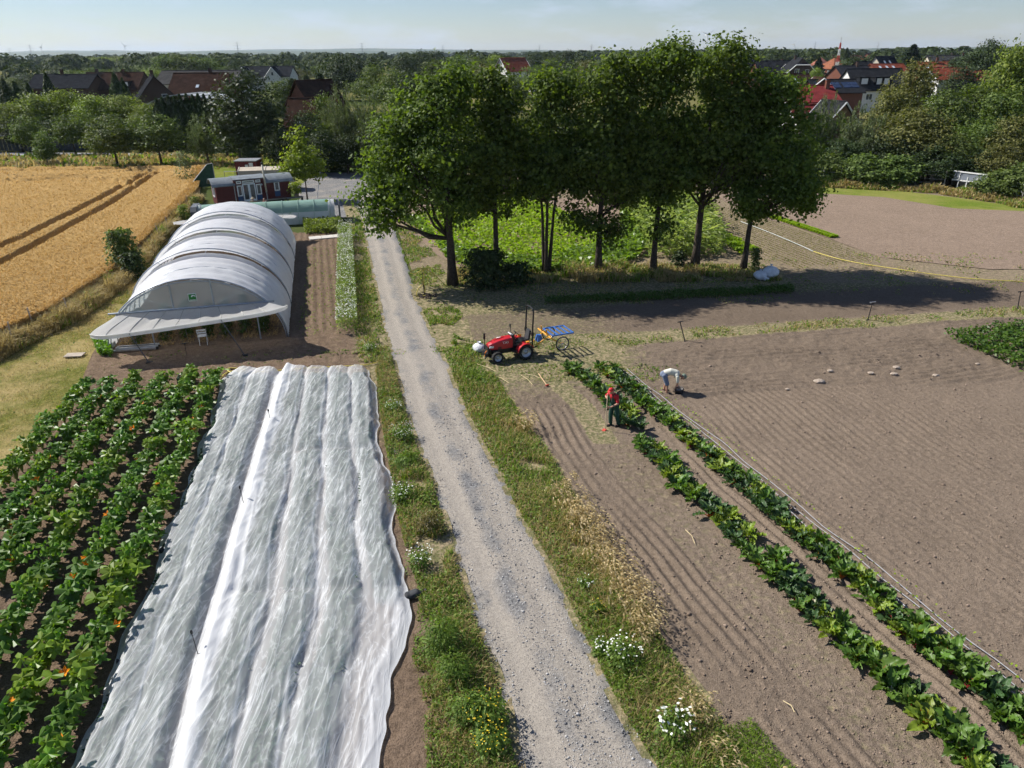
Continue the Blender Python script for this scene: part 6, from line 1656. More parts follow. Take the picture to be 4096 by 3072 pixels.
for k, ((x0, y0), sl) in enumerate(zrow):
    y = y0
    while y > 8.6:
        x = x0 + (y0 - y) * -sl + r2.uniform(-.08, .08)
        if x < -(y * .95 + 2.2): break
        if not (k in (3,) and 14.5 < y < 16.0):
            sc = r2.uniform(1.2, 1.5)
            p_ = thing('courgette_plant', 'bushy courgette plant in the %s' % rowname[k], 'plant', (x, y, .02), r2.uniform(0, 6.28), 'courgette plants in the %s' % rowname[k])
            p_.scale = (sc,) * 3
            tone = r2.choices((0, 1, 2), (5, 4, 2 + (2 if k > 3 else 0)))[0]
            nl = 21 if y < 20 else 17
            for i in range(nl):
                a = i * 2.4 + r2.uniform(-.3, .3)
                s = r2.uniform(.75, 1.25) * (1.0 if i < nl * .6 else .8)
                o = bpy.data.objects.new('leaf', CL[tone][r2.randrange(4)]); COL.objects.link(o)
                o.parent = p_; o.rotation_euler = (r2.uniform(-.15, .15), r2.uniform(-.35, .12) - (.45 if i > nl * .6 else 0), a); o.scale = (s, s, s)
            for i in range(r2.choice((0, 0, 0, 0, 0, 1))):
                o = bpy.data.objects.new('flower', FLOW); COL.objects.link(o)
                o.parent = p_; a = r2.uniform(0, 6.28); o.location = (.2 * math.cos(a), .2 * math.sin(a), .24); o.scale = (1.25,) * 3; o.rotation_euler = (r2.uniform(-.4, .4), r2.uniform(-.4, .4), a)
        y -= r2.uniform(.50, .62)

# ------------------------------------------------------------------ chard rows
M_ch = [leaf_mat('chard_leaf_%d' % k, a, b, .3, .45, .35, (1.4, 1.5, .4), .3) for k, (a, b) in enumerate((((.13, .23, .035), (.06, .12, .02)), ((.08, .15, .05), (.035, .075, .026)), ((.26, .34, .04), (.13, .20, .022))))]
M_cst = [mat('chard_stalk_red', (.36, .03, .04), (.24, .02, .03), 5, .4), mat('chard_stalk_orange', (.6, .2, .03), (.5, .12, .02), 5, .4), mat('chard_stalk_white', (.6, .6, .45), (.5, .52, .35), 5, .4)]
def chard_leaf(seed, m_, st):
    r2 = random.Random(seed)
    n, ln, wd = 9, r2.uniform(.17, .25), r2.uniform(.06, .085)
    vs, fs = [], []
    for i in range(n):
        t = i / (n - 1)
        a = .30 + 1.25 * t ** 1.3
        x = .06 + .16 * t + ln * .55 * t * math.sin(a * .8); z = .12 + ln * (t - .32 * t ** 2.4)
        w = wd * (math.sin(math.pi * (.12 + .86 * t)) ** .7) * (1.1 - .15 * t)
        for s in (-1, -.5, 0, .5, 1):
            vs.append((x + .02 * math.sin(i * 2.3 + s * 3) + r2.uniform(-.012, .012), s * w * r2.uniform(.8, 1.2) + .012 * math.sin(i * 3.1), z + .03 * abs(s) + abs(s) * .04 * math.sin(i * 2.9 + s * 4.5 + seed) + r2.uniform(-.014, .014)))
    for i in range(n - 1):
        for j in range(4): fs.append((i * 5 + j, i * 5 + j + 1, (i + 1) * 5 + j + 1, (i + 1) * 5 + j))
    mb = MB(); mb.add(vs, fs)
    mid = [vs[i * 5 + 2] for i in range(n)]
    mb.mat(1).tube([(0, 0, 0), (.035, 0, .08)] + [(p[0], p[1], p[2] - .004) for p in mid[:5]], [.014, .013, .012, .009, .007, .005, .003], 4, False)
    return mb.mesh('leaf', [m_, st], True)
CH = [[[chard_leaf(100 * a + 10 * b + c, M_ch[a], M_cst[b]) for c in range(3)] for b in range(3)] for a in range(3)]
r2 = random.Random(44)
for k, (cf, y0, lab) in enumerate(((chard_a, 30.9, 'row nearer the track'), (chard_b, 31.0, 'row beside the drip lines'))):
    y = y0; side = 1
    while y > 8.4:
        side = -side
        x = float(cf(y)) + side * r2.uniform(.1, .32)
        gap = (k == 0 and 24.1 < y < 24.9) or r2.random() < .02
        if not gap and x < y * .82 + 3.4:
            sc = r2.uniform(.75, 1.15) * (.92 if y > 22 else 1.0 if y > 14 else 1.1)
            p_ = thing('chard_plant', 'crinkled leafy chard plant in the %s' % lab, 'plant', (x, y, .03), r2.uniform(0, 6.28), 'chard plants in the %s' % lab)
            p_.scale = (sc,) * 3
            tone = r2.choices((0, 1, 2), (5, 4, 3))[0]; st = r2.choices((0, 1, 2), (4, 2, 3))[0]
            nl = 17
            for i in range(nl):
                a = i * 2.4 + r2.uniform(-.4, .4); s = r2.uniform(.75, 1.3)
                o = bpy.data.objects.new('leaf', CH[tone][st][r2.randrange(3)]); COL.objects.link(o)
                o.parent = p_; o.rotation_euler = (r2.uniform(-.35, .35), r2.uniform(-.3, .45) - .25 * (i > 9), a); o.scale = (s, s, s * r2.uniform(.85, 1.15))
        y -= r2.uniform(.19, .25)

# ------------------------------------------------------------------ other crops as masses of leaves
def mass(name, label, cat, poly, n, hmin, hmax, L, W, lm, rows=None, wild=.6, up=1.0, seed=1, zf=None):
    rg = np.random.default_rng(seed)
    q = scatter_poly(poly, n, rg)
    x, y = q[:, 0], q[:, 1]
    if rows:
        sl, sp_, sg = rows
        s = x - sl * y
        s = np.round(s / sp_) * sp_ + rg.normal(0, sg, n)
        x = s + sl * y
    env = .55 + .9 * fbm(x * .9, y * .9, 3, seed)
    z = hmin + (hmax - hmin) * env * rg.random(n) ** .6
    Nn = rg.normal(size=(n, 3)) * wild + np.array([[0, 0, up]])
    V, F = leaf_quads(np.stack([x, y, z], 1), Nn, L * rg.uniform(.6, 1.3, n), W * rg.uniform(.6, 1.3, n), rg, .2)
    return stuff(name, V, F, lm, label, cat)
M_sq = leaf_mat('squash_leaf', (.30, .40, .035), (.17, .27, .02), .5, .5, .3, (1.25, 1.4, .35), 0)
M_sq2 = leaf_mat('pumpkin_leaf', (.22, .32, .05), (.09, .16, .025), .45, .4, .45, (1.3, 1.4, .35), 0)
mass('potato_crop', 'bright yellow green crop glowing between the oak trunks', 'crop', [(-2.62, 47.30), (-6.37, 56.92), (-8.31, 65.87), (-4.82, 74.34), (1.74, 74.06), (5.70, 65.34), (8.26, 56.43), (7.84, 50.82), (2.37, 47.38)], 15000, .1, .42, .3, .2, M_sq, (-.22, .8, .22), .5, 1.0, 3)
mass('squash_crop', 'darker squash leaves along the near edge of the bright crop', 'crop', [(-10.07, 64.93), (-8.20, 64.86), (-4.80, 51.21), (-1.36, 46.82), (6.12, 47.50), (9.16, 50.78), (12.12, 59.55), (13.01, 71.62), (10.75, 71.72), (8.62, 56.42), (2.50, 50.23), (-2.13, 51.12), (-6.00, 56.91)], 7000, .1, .6, .34, .27, M_sq2, None, .5, 1.0, 4)
poly_sheet('crop_bed', [(-9.72, 63.95), (-6.08, 53.94), (-3.29, 48.11), (7.31, 49.34), (10.16, 52.74), (12.78, 63.12), (12.75, 72.85), (0.82, 75.91), (-9.30, 72.55)], .012, M_soil3, .15, 15)
# maize block
rg = np.random.default_rng(71)
cornp = [(10.53, 71.73), (10.25, 56.37), (9.91, 51.28), (12.45, 50.68), (15.52, 51.63), (17.11, 61.12), (17.05, 71.46)]
q = scatter_poly(cornp, 620, rg)
parts = []
for dens in range(11):
    n = len(q); h = rg.uniform(1.6, 2.3, n)
    z = h * (dens + .5) / 11
    a = rg.uniform(0, 6.28, n)
    C = np.stack([q[:, 0] + np.cos(a) * .22, q[:, 1] + np.sin(a) * .22, z + .1], 1)
    T = np.stack([np.cos(a), np.sin(a), np.full(n, .15 if dens > 5 else .4)], 1)
    Nn = np.stack([-np.cos(a) * .3, -np.sin(a) * .3, np.ones(n)], 1) + rg.normal(size=(n, 3)) * .25
    parts.append(leaf_quads(C, Nn, rg.uniform(.5, .85, n), .10, rg, .35, T))
st = np.stack([q[:, 0], q[:, 1], 0 * q[:, 0]], 1)
bv, bf = blades(st, 1.75, .05, .05, rg)
V, F = join(parts); F = quads_to_tris(F)
V, F = join([(V, F), (bv, bf)])
stuff('maize_crop', V, F, leaf_mat('maize_leaf', (.42, .47, .22), (.20, .28, .09), .45, .5, .3, (1.2, 1.3, .5), 0), 'block of tall green maize behind the oak row', 'maize')
M_dk = leaf_mat('bean_leaf', (.11, .19, .03), (.04, .085, .014), .35, .45, .35, None, 0)
mass('bean_crop', 'dense dark green bean patch at the far edge of the ploughed field', 'crop', [(22.06, 34.57), (27.29, 36.17), (34, 34.5), (33, 27), (23.39, 30.14), (22.70, 32.26)], 9000, .08, .52, .2, .14, M_dk, (-.3, .8, .2), .6, 1.0, 6)
mass('carrot_crop', 'narrow green crop row lying in the shade of the oaks', 'crop', [(1.91, 40.52), (2.10, 41.57), (9.83, 42.65), (17.61, 43.60), (17.22, 42.27), (9.53, 41.20)], 5200, .05, .3, .16, .06, M_dk, None, .8, .8, 7)
mass('leaf_crop', 'short green crop strip running behind the last oaks', 'crop', [(15.86, 60.80), (16.69, 51.59), (17.60, 52.37), (18.32, 52.48), (16.81, 61.49)], 2600, .06, .3, .2, .13, M_sq, None, .6, 1, 8)
# lettuces: countable heads in two lines
M_let = leaf_mat('lettuce_leaf', (.34, .46, .03), (.20, .32, .02), .4, .5, .25, (1.2, 1.3, .4), .1)
rg = np.random.default_rng(72); n = 60
a = rg.uniform(0, 6.28, n); t = rg.random(n)
V, F = leaf_quads(np.stack([np.cos(a) * .15 * (1 - .5 * t), np.sin(a) * .15 * (1 - .5 * t), .03 + .14 * t], 1), np.stack([-np.cos(a) * .3, -np.sin(a) * .3, np.ones(n)], 1), .17, .15, rg, .2, np.stack([np.cos(a), np.sin(a), .5 + t], 1))
me_let = np_mesh('lettuce', V, F, M_let)
a0, a1 = Vector((22.68, 66.11)), Vector((25.36, 56.80))
nrm = Vector((-(a1 - a0).y, (a1 - a0).x)).normalized()
for k in range(30):
    for s in (0, 1):
        p_ = a0.lerp(a1, k / 29) + nrm * (.42 * s)
        tag(link('lettuce', me_let, None, (p_.x, p_.y, .03), k * 1.7 + s, 1.15), 'bright green lettuce in the double line beside the harrowed field', 'lettuce', 'lettuces in the double line')
# seed beds with fine lines beyond the oaks
n = 9000
q = scatter_poly([(19.28, 71.36), (22.16, 64.71), (24.98, 55.88), (25.73, 50.03), (19.45, 48.04), (18.32, 52.48), (17.31, 61.11)], n, rng)
s_ = q[:, 0] + .30 * q[:, 1]
k_ = np.round(s_ / .42) * .42 + rng.normal(0, .03, n)
x = k_ - .30 * q[:, 1]
V, F = blades(np.stack([x, q[:, 1], np.full(n, .0)], 1), rng.uniform(.05, .12, n), .03, rng.uniform(.3, 1, n), rng)
stuff('seedlings', V, F, leaf_mat('seedling_leaf', (.28, .25, .10), (.14, .14, .05), .3, .6, .2, None, 0), 'fine lines of seedlings in the beds beyond the oaks', 'seedlings')
# herb row with white flowers, vegetable patch and nettles beside the big tunnel
ha = [(-14.19, 59.61), (-13.14, 59.91), (-10.33, 46.63), (-8.10, 35.98), (-9.17, 35.59), (-11.51, 46.66)]
mass('herb_row', 'tall pale green herb row in flower beside the tunnel bed', 'herbs', ha, 9000, .1, 1.0, .15, .06, leaf_mat('herb_leaf', (.27, .33, .12), (.12, .18, .05), .4, .6, .2, None, 0), None, .9, .6, 9)
mass('herb_flower', 'white blossom on the herb row beside the tunnel bed', 'flowers', ha, 2600, .75, 1.15, .07, .06, mat('white_petal', (.75, .76, .70), (.6, .62, .52), 9, .6), None, .4, 1, 10)
mass('vegetable_patch', 'small mixed vegetable patch behind the slab path', 'crop', [(-18.28, 63.88), (-15.16, 64.54), (-13.84, 59.60), (-16.88, 59.20)], 2600, .05, .55, .22, .15, M_lf['light'], None, .7, .8, 11)
mass('nettle_patch', 'green weeds at the left foot of the polytunnel', 'weeds', [(-21.91, 35.39), (-21.10, 35.71), (-19.54, 32.83), (-20.32, 33.02)], 1500, .05, .45, .18, .11, M_cour[0], None, .7, .8, 12)
mass('bed_weeds', 'sparse seedlings in the soil bed beside the big tunnel', 'weeds', [(-15.43, 54.24), (-13.62, 55.64), (-9.44, 36.15), (-11.20, 35.16)], 420, .03, .2, .12, .08, M_lf['light'], None, .7, .8, 13)

# ------------------------------------------------------------------ weeds and grasses
M_g1 = leaf_mat('verge_blade', (.25, .34, .05), (.09, .155, .02), .4, .6, .2, None, 0)
M_g2 = leaf_mat('dry_blade', (.52, .42, .20), (.30, .23, .10), .35, .7, .15, (1.1, 1.05, .7), 0)
M_weed = leaf_mat('weed_leaf', (.19, .28, .05), (.065, .12, .02), .35, .55, .25, None, 0)
M_ear = leaf_mat('grass_ear', (.74, .62, .38), (.52, .40, .20), .4, .7, .15, (1.1, 1.05, .8), 0)
def scat_y(n, y0, y1, lf, rf, rg, log=True, beta=(1, 1)):
    y = np.exp(rg.uniform(np.log(y0), np.log(y1), n)) if log else rg.uniform(y0, y1, n)
    u = rg.beta(*beta, n)
    return lf(y) * (1 - u) + rf(y) * u, y, u
def patchy(x, y, s, f, t): return fbm(x * f, y * f, 3, s) > t
rg = np.random.default_rng(81)
def verge(name, label, n, y0, y1, lf, rf, mats, hb=(.12, .4), wb=.014, seed=1, thr=.38, broad=.5, dry=.2):
    rg = np.random.default_rng(seed)
    x, y, u = scat_y(n, y0, y1, lf, rf, rg)
    k = patchy(x, y, seed, .9, thr); x, y, u = x[k], y[k], u[k]
    n = len(x)
    hh = (hb[0] + (hb[1] - hb[0]) * fbm(x * .8, y * .8, 3, seed + 5) ** 1.2 * 1.5) * rg.uniform(.5, 1.2, n) * (.35 + .65 * np.sin(np.pi * np.clip(u, .06, .94)))
    P = np.stack([x, y, np.full(n, .02)], 1)
    isd = (rg.random(n) < dry * 2 * fbm(x * .6, y * .6, 2, seed + 9))
    isb = ~isd & (rg.random(n) < broad)
    isg = ~isd & ~isb
    W = wb * (.6 + y / 22.0)
    V, F = blades(P[isg], hh[isg], W[isg], rg.uniform(.2, .9, isg.sum()), rg)
    root = stuff(name, V, F, mats[0], label, 'weeds')
    if isd.sum():
        V, F = blades(P[isd], hh[isd] * 1.15, W[isd] * .8, rg.uniform(.2, 1.0, isd.sum()), rg)
        stuff('dry_grass', V, F, mats[1], None, None, parent=root)
    if isb.sum():
        nb = isb.sum()
        C = P[isb] + np.stack([0 * hh[isb], 0 * hh[isb], hh[isb] * rg.random(nb) ** .6 * .95], 1)
        V, F = leaf_quads(C, rg.normal(size=(nb, 3)) * .6 + np.array([[0, 0, .9]]), rg.uniform(.05, .12, nb) * (.7 + y[isb] / 40), rg.uniform(.025, .06, nb) * (.7 + y[isb] / 40), rg)
        stuff('weed_leaves', V, F, mats[2], None, None, parent=root)
    return root
GM = (M_g1, M_g2, M_weed)
verge('verge_weeds', 'tangled weeds and grasses between the fleece and the track', 30000, 8.6, 33, lambda y: np.maximum(fleece_r(y) + .15, road_l(y) - 1.75), lambda y: road_l(y) + .1, GM, (.12, .5), .014, 3, .30, .55, .35)
verge('verge_weeds', 'grassy strip between the herb row and the track', 9000, 32, 62, lambda y: road_l(y) - 1.5, lambda y: road_l(y) + .12, GM, (.08, .32), .018, 4, .36, .4, .3)
verge('verge_weeds', 'wild grasses between the track and the soil bed', 34000, 8.6, 30.5, lambda y: road_r(y) - .12, lambda y: bed_l(y) + .1, GM, (.14, .55), .014, 5, .28, .4, .35)
verge('verge_weeds', 'green grass patch between the track and the tractor', 7000, 30.5, 40, lambda y: road_r(y) - .1, lambda y: road_r(y) + 1.5 + .6 * np.sin(y), GM, (.08, .32), .016, 6, .42, .2, .2)
verge('verge_weeds', 'sparse weeds on the trodden ground around the tractor', 6000, 29.6, 36, lambda y: bed_l(y) - .2, lambda y: bed_l(y) + 9, GM, (.03, .14), .016, 7, .5, .4, .3)
verge('verge_weeds', 'weedy strip along the headland with the sprinklers', 9000, 33, 41, lambda y: (y - 34.7) / .16 - 2.0, lambda y: (y - 33.3) / .16 + 1.5, GM, (.05, .22), .018, 8, .47, .4, .4)
verge('verge_weeds', 'tall dry grass along the edge of the wheat', 26000, 30, 76, lambda y: wheat_r(y) - .15, lambda y: wheat_r(y) + 1.6 - .5 * sstep(40, 60, y), GM, (.35, 1.05), .02, 9, .2, .12, .95)
verge('verge_weeds', 'tall shaded grass under the row of oaks', 16000, 45.0, 48.8, lambda y: 0 * y - 4.2, lambda y: 0 * y + 17.5, GM, (.15, .7), .022, 10, .36, .2, .6)
verge('verge_weeds', 'shaded weeds on the ground before the oaks', 8000, 40.5, 45.5, lambda y: 0 * y - 4.5, lambda y: 0 * y + 17, GM, (.03, .14), .022, 11, .46, .4, .6)
verge('verge_weeds', 'rough grass along the foot of the wire fence', 15000, 68, 84, lambda y: np.interp(y, [70, 76, 79, 82, 84], [47, 43.5, 36, 30, 28]), lambda y: np.interp(y, [68, 70, 76, 79, 82, 84], [58, 55, 52, 44, 38, 36]), GM, (.2, .8), .035, 12, .25, .3, .6)
verge('verge_weeds', 'weeds on the dry headland beside the yellow hose', 8000, 42, 52, lambda y: 0 * y + 17, lambda y: 0 * y + 44, GM, (.03, .13), .024, 13, .52, .4, .5)
verge('verge_weeds', 'patchy weeds in the rough soil before the tunnel', 1500, 29.8, 34, lambda y: 0 * y - 19.5, lambda y: road_l(y) - 1.2, GM, (.03, .16), .015, 14, .56, .6, .2)
verge('verge_weeds', 'short grass of the mown path', 26000, 16, 60, lambda y: np.minimum(wheat_r(y) + 1.2, -18.2), lambda y: np.where(y < 30, np.interp(y, [8, 20.8, 30], [-15.6, -17.6, -19.0]), np.interp(y, [30, 33.4, 57], [-19.2, -20.9, -27.2])), (leaf_mat('path_blade', (.26, .26, .07), (.13, .15, .03), .35, .7, .15, None, 0), M_g2, M_weed), (.03, .09), .014, 15, .3, .05, .7)
verge('verge_weeds', 'rough grass bank in front of the lane', 9000, 97.5, 112, lambda y: 0 * y - 92, lambda y: 0 * y - 34, GM, (.2, .9), .06, 16, .3, .2, .7)
verge('verge_weeds', 'weeds at the side of the track before the oaks', 5000, 44, 62, lambda y: road_r(y) - .1, lambda y: road_r(y) + 2.4, GM, (.04, .25), .022, 17, .42, .4, .3)
# nodding golden grass ears beside the soil bed
rg = np.random.default_rng(82)
n = 2700
x, y, u = scat_y(n, 8.8, 25.5, lambda y: bed_l(y) - 1.05, lambda y: bed_l(y) + .05, rg, True, (2.2, 1.6))
k = fbm(x * .5, y * .35, 3, 91) > .36 + .14 * sstep(15, 24, y); x, y = x[k], y[k]; n = len(x)
h = rg.uniform(.5, .95, n); az = rg.normal(-.5, .6, n); ln = rg.uniform(.25, .55, n)
V1, F1 = blades(np.stack([x, y, 0 * x], 1), h, .008 + .0003 * y, ln, rg, az)
root = stuff('wild_barley', V1, F1, M_g2, 'nodding golden wild grass along the soil bed', 'grass')
d = np.stack([np.cos(az), np.sin(az), 0 * az], 1)
tip = np.stack([x, y, 0 * x], 1) + d * (h * ln)[:, None] + np.stack([0 * x, 0 * x, h * (1 - .35 * ln)], 1)
prt = []
for q in range(3):
    c = tip + d * (.03 + .045 * q) + np.array([[0, 0, .012 - .02 * q * q]])
    T = d + np.array([[0, 0, .1 - .5 * q]])
    prt.append(leaf_quads(c, rg.normal(size=(n, 3)) * .4 + np.array([[0, 0, 1.0]]) + d * .4 * q,   .085, .026 + .0012 * y, rg, .3, T))
V, F = join(prt)
stuff('ears', V, F, M_ear, None, None, parent=root)
# flowering weed clumps one can pick out
M_yel = mat('yellow_petal', (.75, .55, .03), (.65, .45, .02), 9, .6)
M_pet = mat('white_petal', (.75, .76, .70))
def clump(label, p, h, r_, n, nf, fm, fs, seed, lm=None, group='flowering weeds beside the track'):
    t_ = leafy('wildflower_clump', label, 'wildflower', (p[0], p[1], 0), h, r_, n, lm or M_weed, .11, .045, seed, stake=False, group=group, taper=.1)
    rg = np.random.default_rng(seed + 1)
    a = rg.uniform(0, 6.28, nf); rr = r_ * rg.random(nf) ** .5 * 1.05
    C = np.stack([np.cos(a) * rr, np.sin(a) * rr, h * rg.uniform(.75, 1.12, nf)], 1)
    V, F = leaf_quads(C, rg.normal(size=(nf, 3)) * .3 + np.array([[0, 0, 1.0]]), fs * rg.uniform(.6, 1.3, nf), fs * rg.uniform(.6, 1.2, nf), rg, -.1)
    link('blossom', np_mesh('blossom', V, F, fm), t_)['kind'] = 'stuff'
for k, (p, h, r_, n, nf, fm, fs, lab) in enumerate((
    ((2.62, 13.03), .7, .42, 700, 48, M_pet, .06, 'tall white flowered clump at the verge, second from the bottom'), ((3.45, 11.07), .62, .42, 600, 42, M_pet, .09, 'large white umbels at the bottom of the right verge'), ((2.16, 13.41), .4, .25, 250, 26, M_pet, .06, 'small white flowers beside the tall white clump'), ((1.99, 15.77), .4, .25, 250, 18, M_pet, .05, 'white flowered weed half way up the right verge'),
    ((2.20, 14.77), .4, .22, 250, 30, M_yel, .03, 'weed with tiny yellow flowers on the right verge'), ((-4.22, 24.41), .55, .5, 600, 120, M_pet, .035, 'round clump of fine white flowers near the fleece crease'), ((-4.85, 26.58), .5, .35, 400, 60, M_pet, .04, 'white flowers beside the far part of the fleece'), ((-3.68, 20.15), .55, .4, 500, 70, M_pet, .045, 'white daisies between the fleece and the track'),
    ((-2.68, 16.75), .6, .4, 500, 60, M_pet, .05, 'white daisies just above the fleece corner'), ((-0.63, 11.41), .7, .5, 800, 60, M_yel, .035, 'yellow flowered weeds at the bottom of the left verge'), ((-0.51, 10.71), .6, .4, 600, 60, M_yel, .035, 'low yellow flowered weeds at the bottom edge'), ((-7.05, 33.47), .4, .4, 350, 70, M_pet, .035, 'pale flowers at the far corner of the fleece'), ((-3.78, 22.35), .5, .5, 900, 0, M_pet, .03, 'dense bright green weed beside the fleece edge'))):
    clump(lab, p, h, r_, n, max(nf, 2), fm, fs, 500 + 7 * k)
for k, (p, h, r_, n, lab) in enumerate((((-1.78, 13.45), 1.05, .62, 1900, 'tall bushy weed casting its shadow on the track'), ((-1.37, 12.51), .8, .55, 1300, 'bushy weed behind the yellow flowers'), ((-2.56, 18.48), .7, .5, 900, 'reddish seeded weed beside the track'), ((-1.04, 11.47), .7, .5, 1000, 'bushy weed nearest the bottom edge'))):
    leafy('weed_bush', lab, 'weed', (p[0], p[1], 0), h, r_, n, M_weed if k != 2 else leaf_mat('seeded_weed', (.2, .15, .06), (.08, .08, .025), .3), .10, .03, 600 + k, stake=False, group='bushy weeds beside the track', taper=.3)
mass('young_cereal', 'bright green young cereal at the bottom of the soil bed', 'crop', [(4.35, 11.06), (5.21, 11.41), (5.79, 10.06), (4.77, 9.37), (3.99, 9.87)], 3000, .03, .2, .15, .018, M_g1, None, 1.2, .25, 17)
# shrubs under the oaks and at the wheat edge
leafy('wheat_edge_bush', 'round dark bush at the edge of the wheat field', 'bush', (-26.3, 48.4, 0), 2.9, 1.35, 2600, M_lf['green'], .22, .15, 401, stake=False, taper=.45)
leafy('wheat_edge_bush', 'low dark bush leaning against the round bush at the wheat edge', 'bush', (-25.2, 47.2, 0), 1.7, .9, 1200, M_lf['dark'], .2, .14, 402, stake=False, taper=.4)
leafy('oak_shrub', 'big dark shrub at the foot of the second oak', 'shrub', (-1.60, 44.51) + (0,), 2.3, 1.7, 2800, M_lf['dark'], .22, .16, 403, stake=False, taper=.35)
leafy('oak_shrub', 'lower dark shrub between the second and third oak', 'shrub', (0.32, 45.07) + (0,), 1.3, 1.2, 1200, M_lf['dark'], .2, .15, 404, stake=False, taper=.3)
leafy('oak_shrub', 'small shrub at the foot of the stout forked oak', 'shrub', (11.45, 48.27) + (0,), 1.2, .7, 500, M_lf['dark'], .2, .15, 405, stake=False, taper=.4)
leafy('oak_shrub', 'sapling shoots at the foot of the last oak', 'shrub', (16.63, 48.12) + (0,), 1.4, .45, 300, M_lf['green'], .2, .15, 406, stake=False, taper=.4)
for k, (p, h, lab) in enumerate((((-29.00, 64.66), 1.5, 'green bush at the left end of the low tunnel'), ((-30.03, 69.90), 1.3, 'leafy weeds between the wheat and the wagon'), ((-14.68, 61.36), .9, 'round green herb bush at the end of the low tunnel'))):
    leafy('garden_bush', lab, 'bush', p + (0,), h, .7, 700, M_lf['light'], .16, .1, 410 + k, stake=False, taper=.4)

# ------------------------------------------------------------------ fences, hoses, sprinklers, sacks
M_post = mat('grey_post', (.42, .40, .37), (.3, .28, .26), 6, .8)
fp = [(34.57, 82.12), (36.36, 81.73), (38.24, 81.33), (40.09, 80.94), (42.08, 80.85), (44.00, 80.45), (46.27, 78.87)]
wf = thing('wire_fence', 'wire fence on grey posts along the thicket', 'fence', (0, 0, 0))
for p in fp:
    mb = MB(); mb.tube([(p[0], p[1], -.1), (p[0], p[1], 1.75)], .055, 6); mb.build('post', M_post, wf)
for z in (.5, .9, 1.3, 1.68):
    mb = MB(); mb.tube([(p[0], p[1], z) for p in fp], .012, 4); mb.build('wire', M_steel, wf)
wf = thing('wire_fence', 'short run of wire fence right of the white gate', 'fence', (0, 0, 0))
fp = [(48.86, 75.67), (48.90, 73.57), (49.56, 71.06), (55.5, 69.5)]
for p in fp[1:]:
    mb = MB(); mb.tube([(p[0], p[1], -.1), (p[0], p[1], 1.7)], .055, 6); mb.build('post', M_post, wf)
for z in (.5, .9, 1.3, 1.62):
    mb = MB(); mb.tube([(p[0], p[1], z) for p in fp], .012, 4); mb.build('wire', M_steel, wf)
ga, gb = Vector((*(47.19, 77.96), 0)), Vector((*(48.58, 75.68), 0))
gt = thing('gate', 'white metal field gate in the wire fence', 'gate', ga, math.atan2(gb.y - ga.y, gb.x - ga.x))
gl = (gb - ga).length
for x in (0, gl * .32, gl * .68, gl):
    mb = MB(); mb.box((x, 0, .95 if x in (0, gl) else .75), (.14 if x == gl else .09, .09, 1.95 if x in (0, gl) else 1.35)); mb.build('gate_post', M_white, gt)
for z in (1.0, 1.86):
    mb = MB(); mb.box((gl / 2 - .35, -.06, z), (gl + .7, .04, .13)); mb.build('rail', M_white, gt)
for k in range(22):
    mb = MB(); mb.tube([(gl * k / 21, .03, .12), (gl * k / 21, .03, 1.0)], .012, 4); mb.build('bar', M_steel, gt)
mb = MB(); mb.box((gl / 2 - .3, .0, 1.43), (gl + .5, .012, .7)); mb.build('infill_panel', mat('grey_panel', (.22, .24, .28), (.17, .19, .22), 2, .5), gt)
# stakes along the wheat
for k, (p, lab) in enumerate((((-25.94, 37.08), 'nearest weathered stake at the wheat edge'), ((-24.96, 38.72), 'second weathered stake at the wheat edge'), ((-25.71, 34.81), 'leaning stake at the wheat edge near the picture border'), ((-28.87, 60.98), 'thin stake between the bush and the tunnel'), ((-30.26, 66.70), 'thin stake near the far end of the tunnel'), ((-31.40, 71.09), 'farthest thin stake at the wheat edge'), ((-28.18, 57.64), 'thin stake beside the tunnel flank'))):
    t_ = thing('fence_stake', lab, 'stake', (p[0], p[1], 0), 0, 'stakes along the wheat')
    mb = MB(); mb.tube([(0, 0, -.1), (.08 * (k % 3 - 1), .03, 1.25)], [.045, .04], 6); mb.build('shaft', mat('weathered_wood', (.42, .36, .29)), t_)
    mb = MB(); mb.tube([(-.03, -.06, 1.0), (.04, .06, 1.02)], .012, 4); mb.build('wire_staple', M_steel, t_)
# hoses
M_hose = mat('yellow_hose', (.72, .60, .14), (.6, .48, .1), 12, .45)
def smooth_pts(pts, n=6):
    out = []
    P_ = [Vector(p) for p in pts]
    for i in range(len(P_) - 1):
        a, b, c, d = P_[max(i - 1, 0)], P_[i], P_[i + 1], P_[min(i + 2, len(P_) - 1)]
        for k in range(n):
            t = k / n
            out.append(.5 * ((2 * b) + (c - a) * t + (2 * a - 5 * b + 4 * c - d) * t * t + (3 * b - a - 3 * c + d) * t ** 3))
    return out + [P_[-1]]
def hose(label, pts, r_=.022, m_=None):
    mb = MB(); mb.tube(smooth_pts(pts), r_, 6)
    return tag(mb.build('hose', m_ or M_hose, None, True), label, 'hose')
def g3(p, z=.06): return (p[0], p[1], z)
hose('yellow hose stretched across the dry headland on the right', [g3((22.27, 52.36)), g3((23.02, 50.62)), g3((24.06, 49.21)), g3((25.87, 47.62)), g3((28.13, 45.99)), g3((30.49, 44.87)), g3((36, 43.7))], .025)
hose('pale pipe lying along the seed beds beyond the oaks', [g3((19.97, 62.85)), g3((21.04, 58.73)), g3((21.88, 54.78)), g3((22.27, 52.36))], .03, mat('pale_hose', (.5, .52, .5)))
hose('yellow hose lying along the far end of the fleece', [g3((-12.99, 30.53), .1), g3((-11.76, 30.82), .1), g3((-10.11, 31.11), .12), g3((-8.43, 31.35), .12), g3((-6.94, 31.60), .1), g3((-6.05, 32.26), .08)], .025)
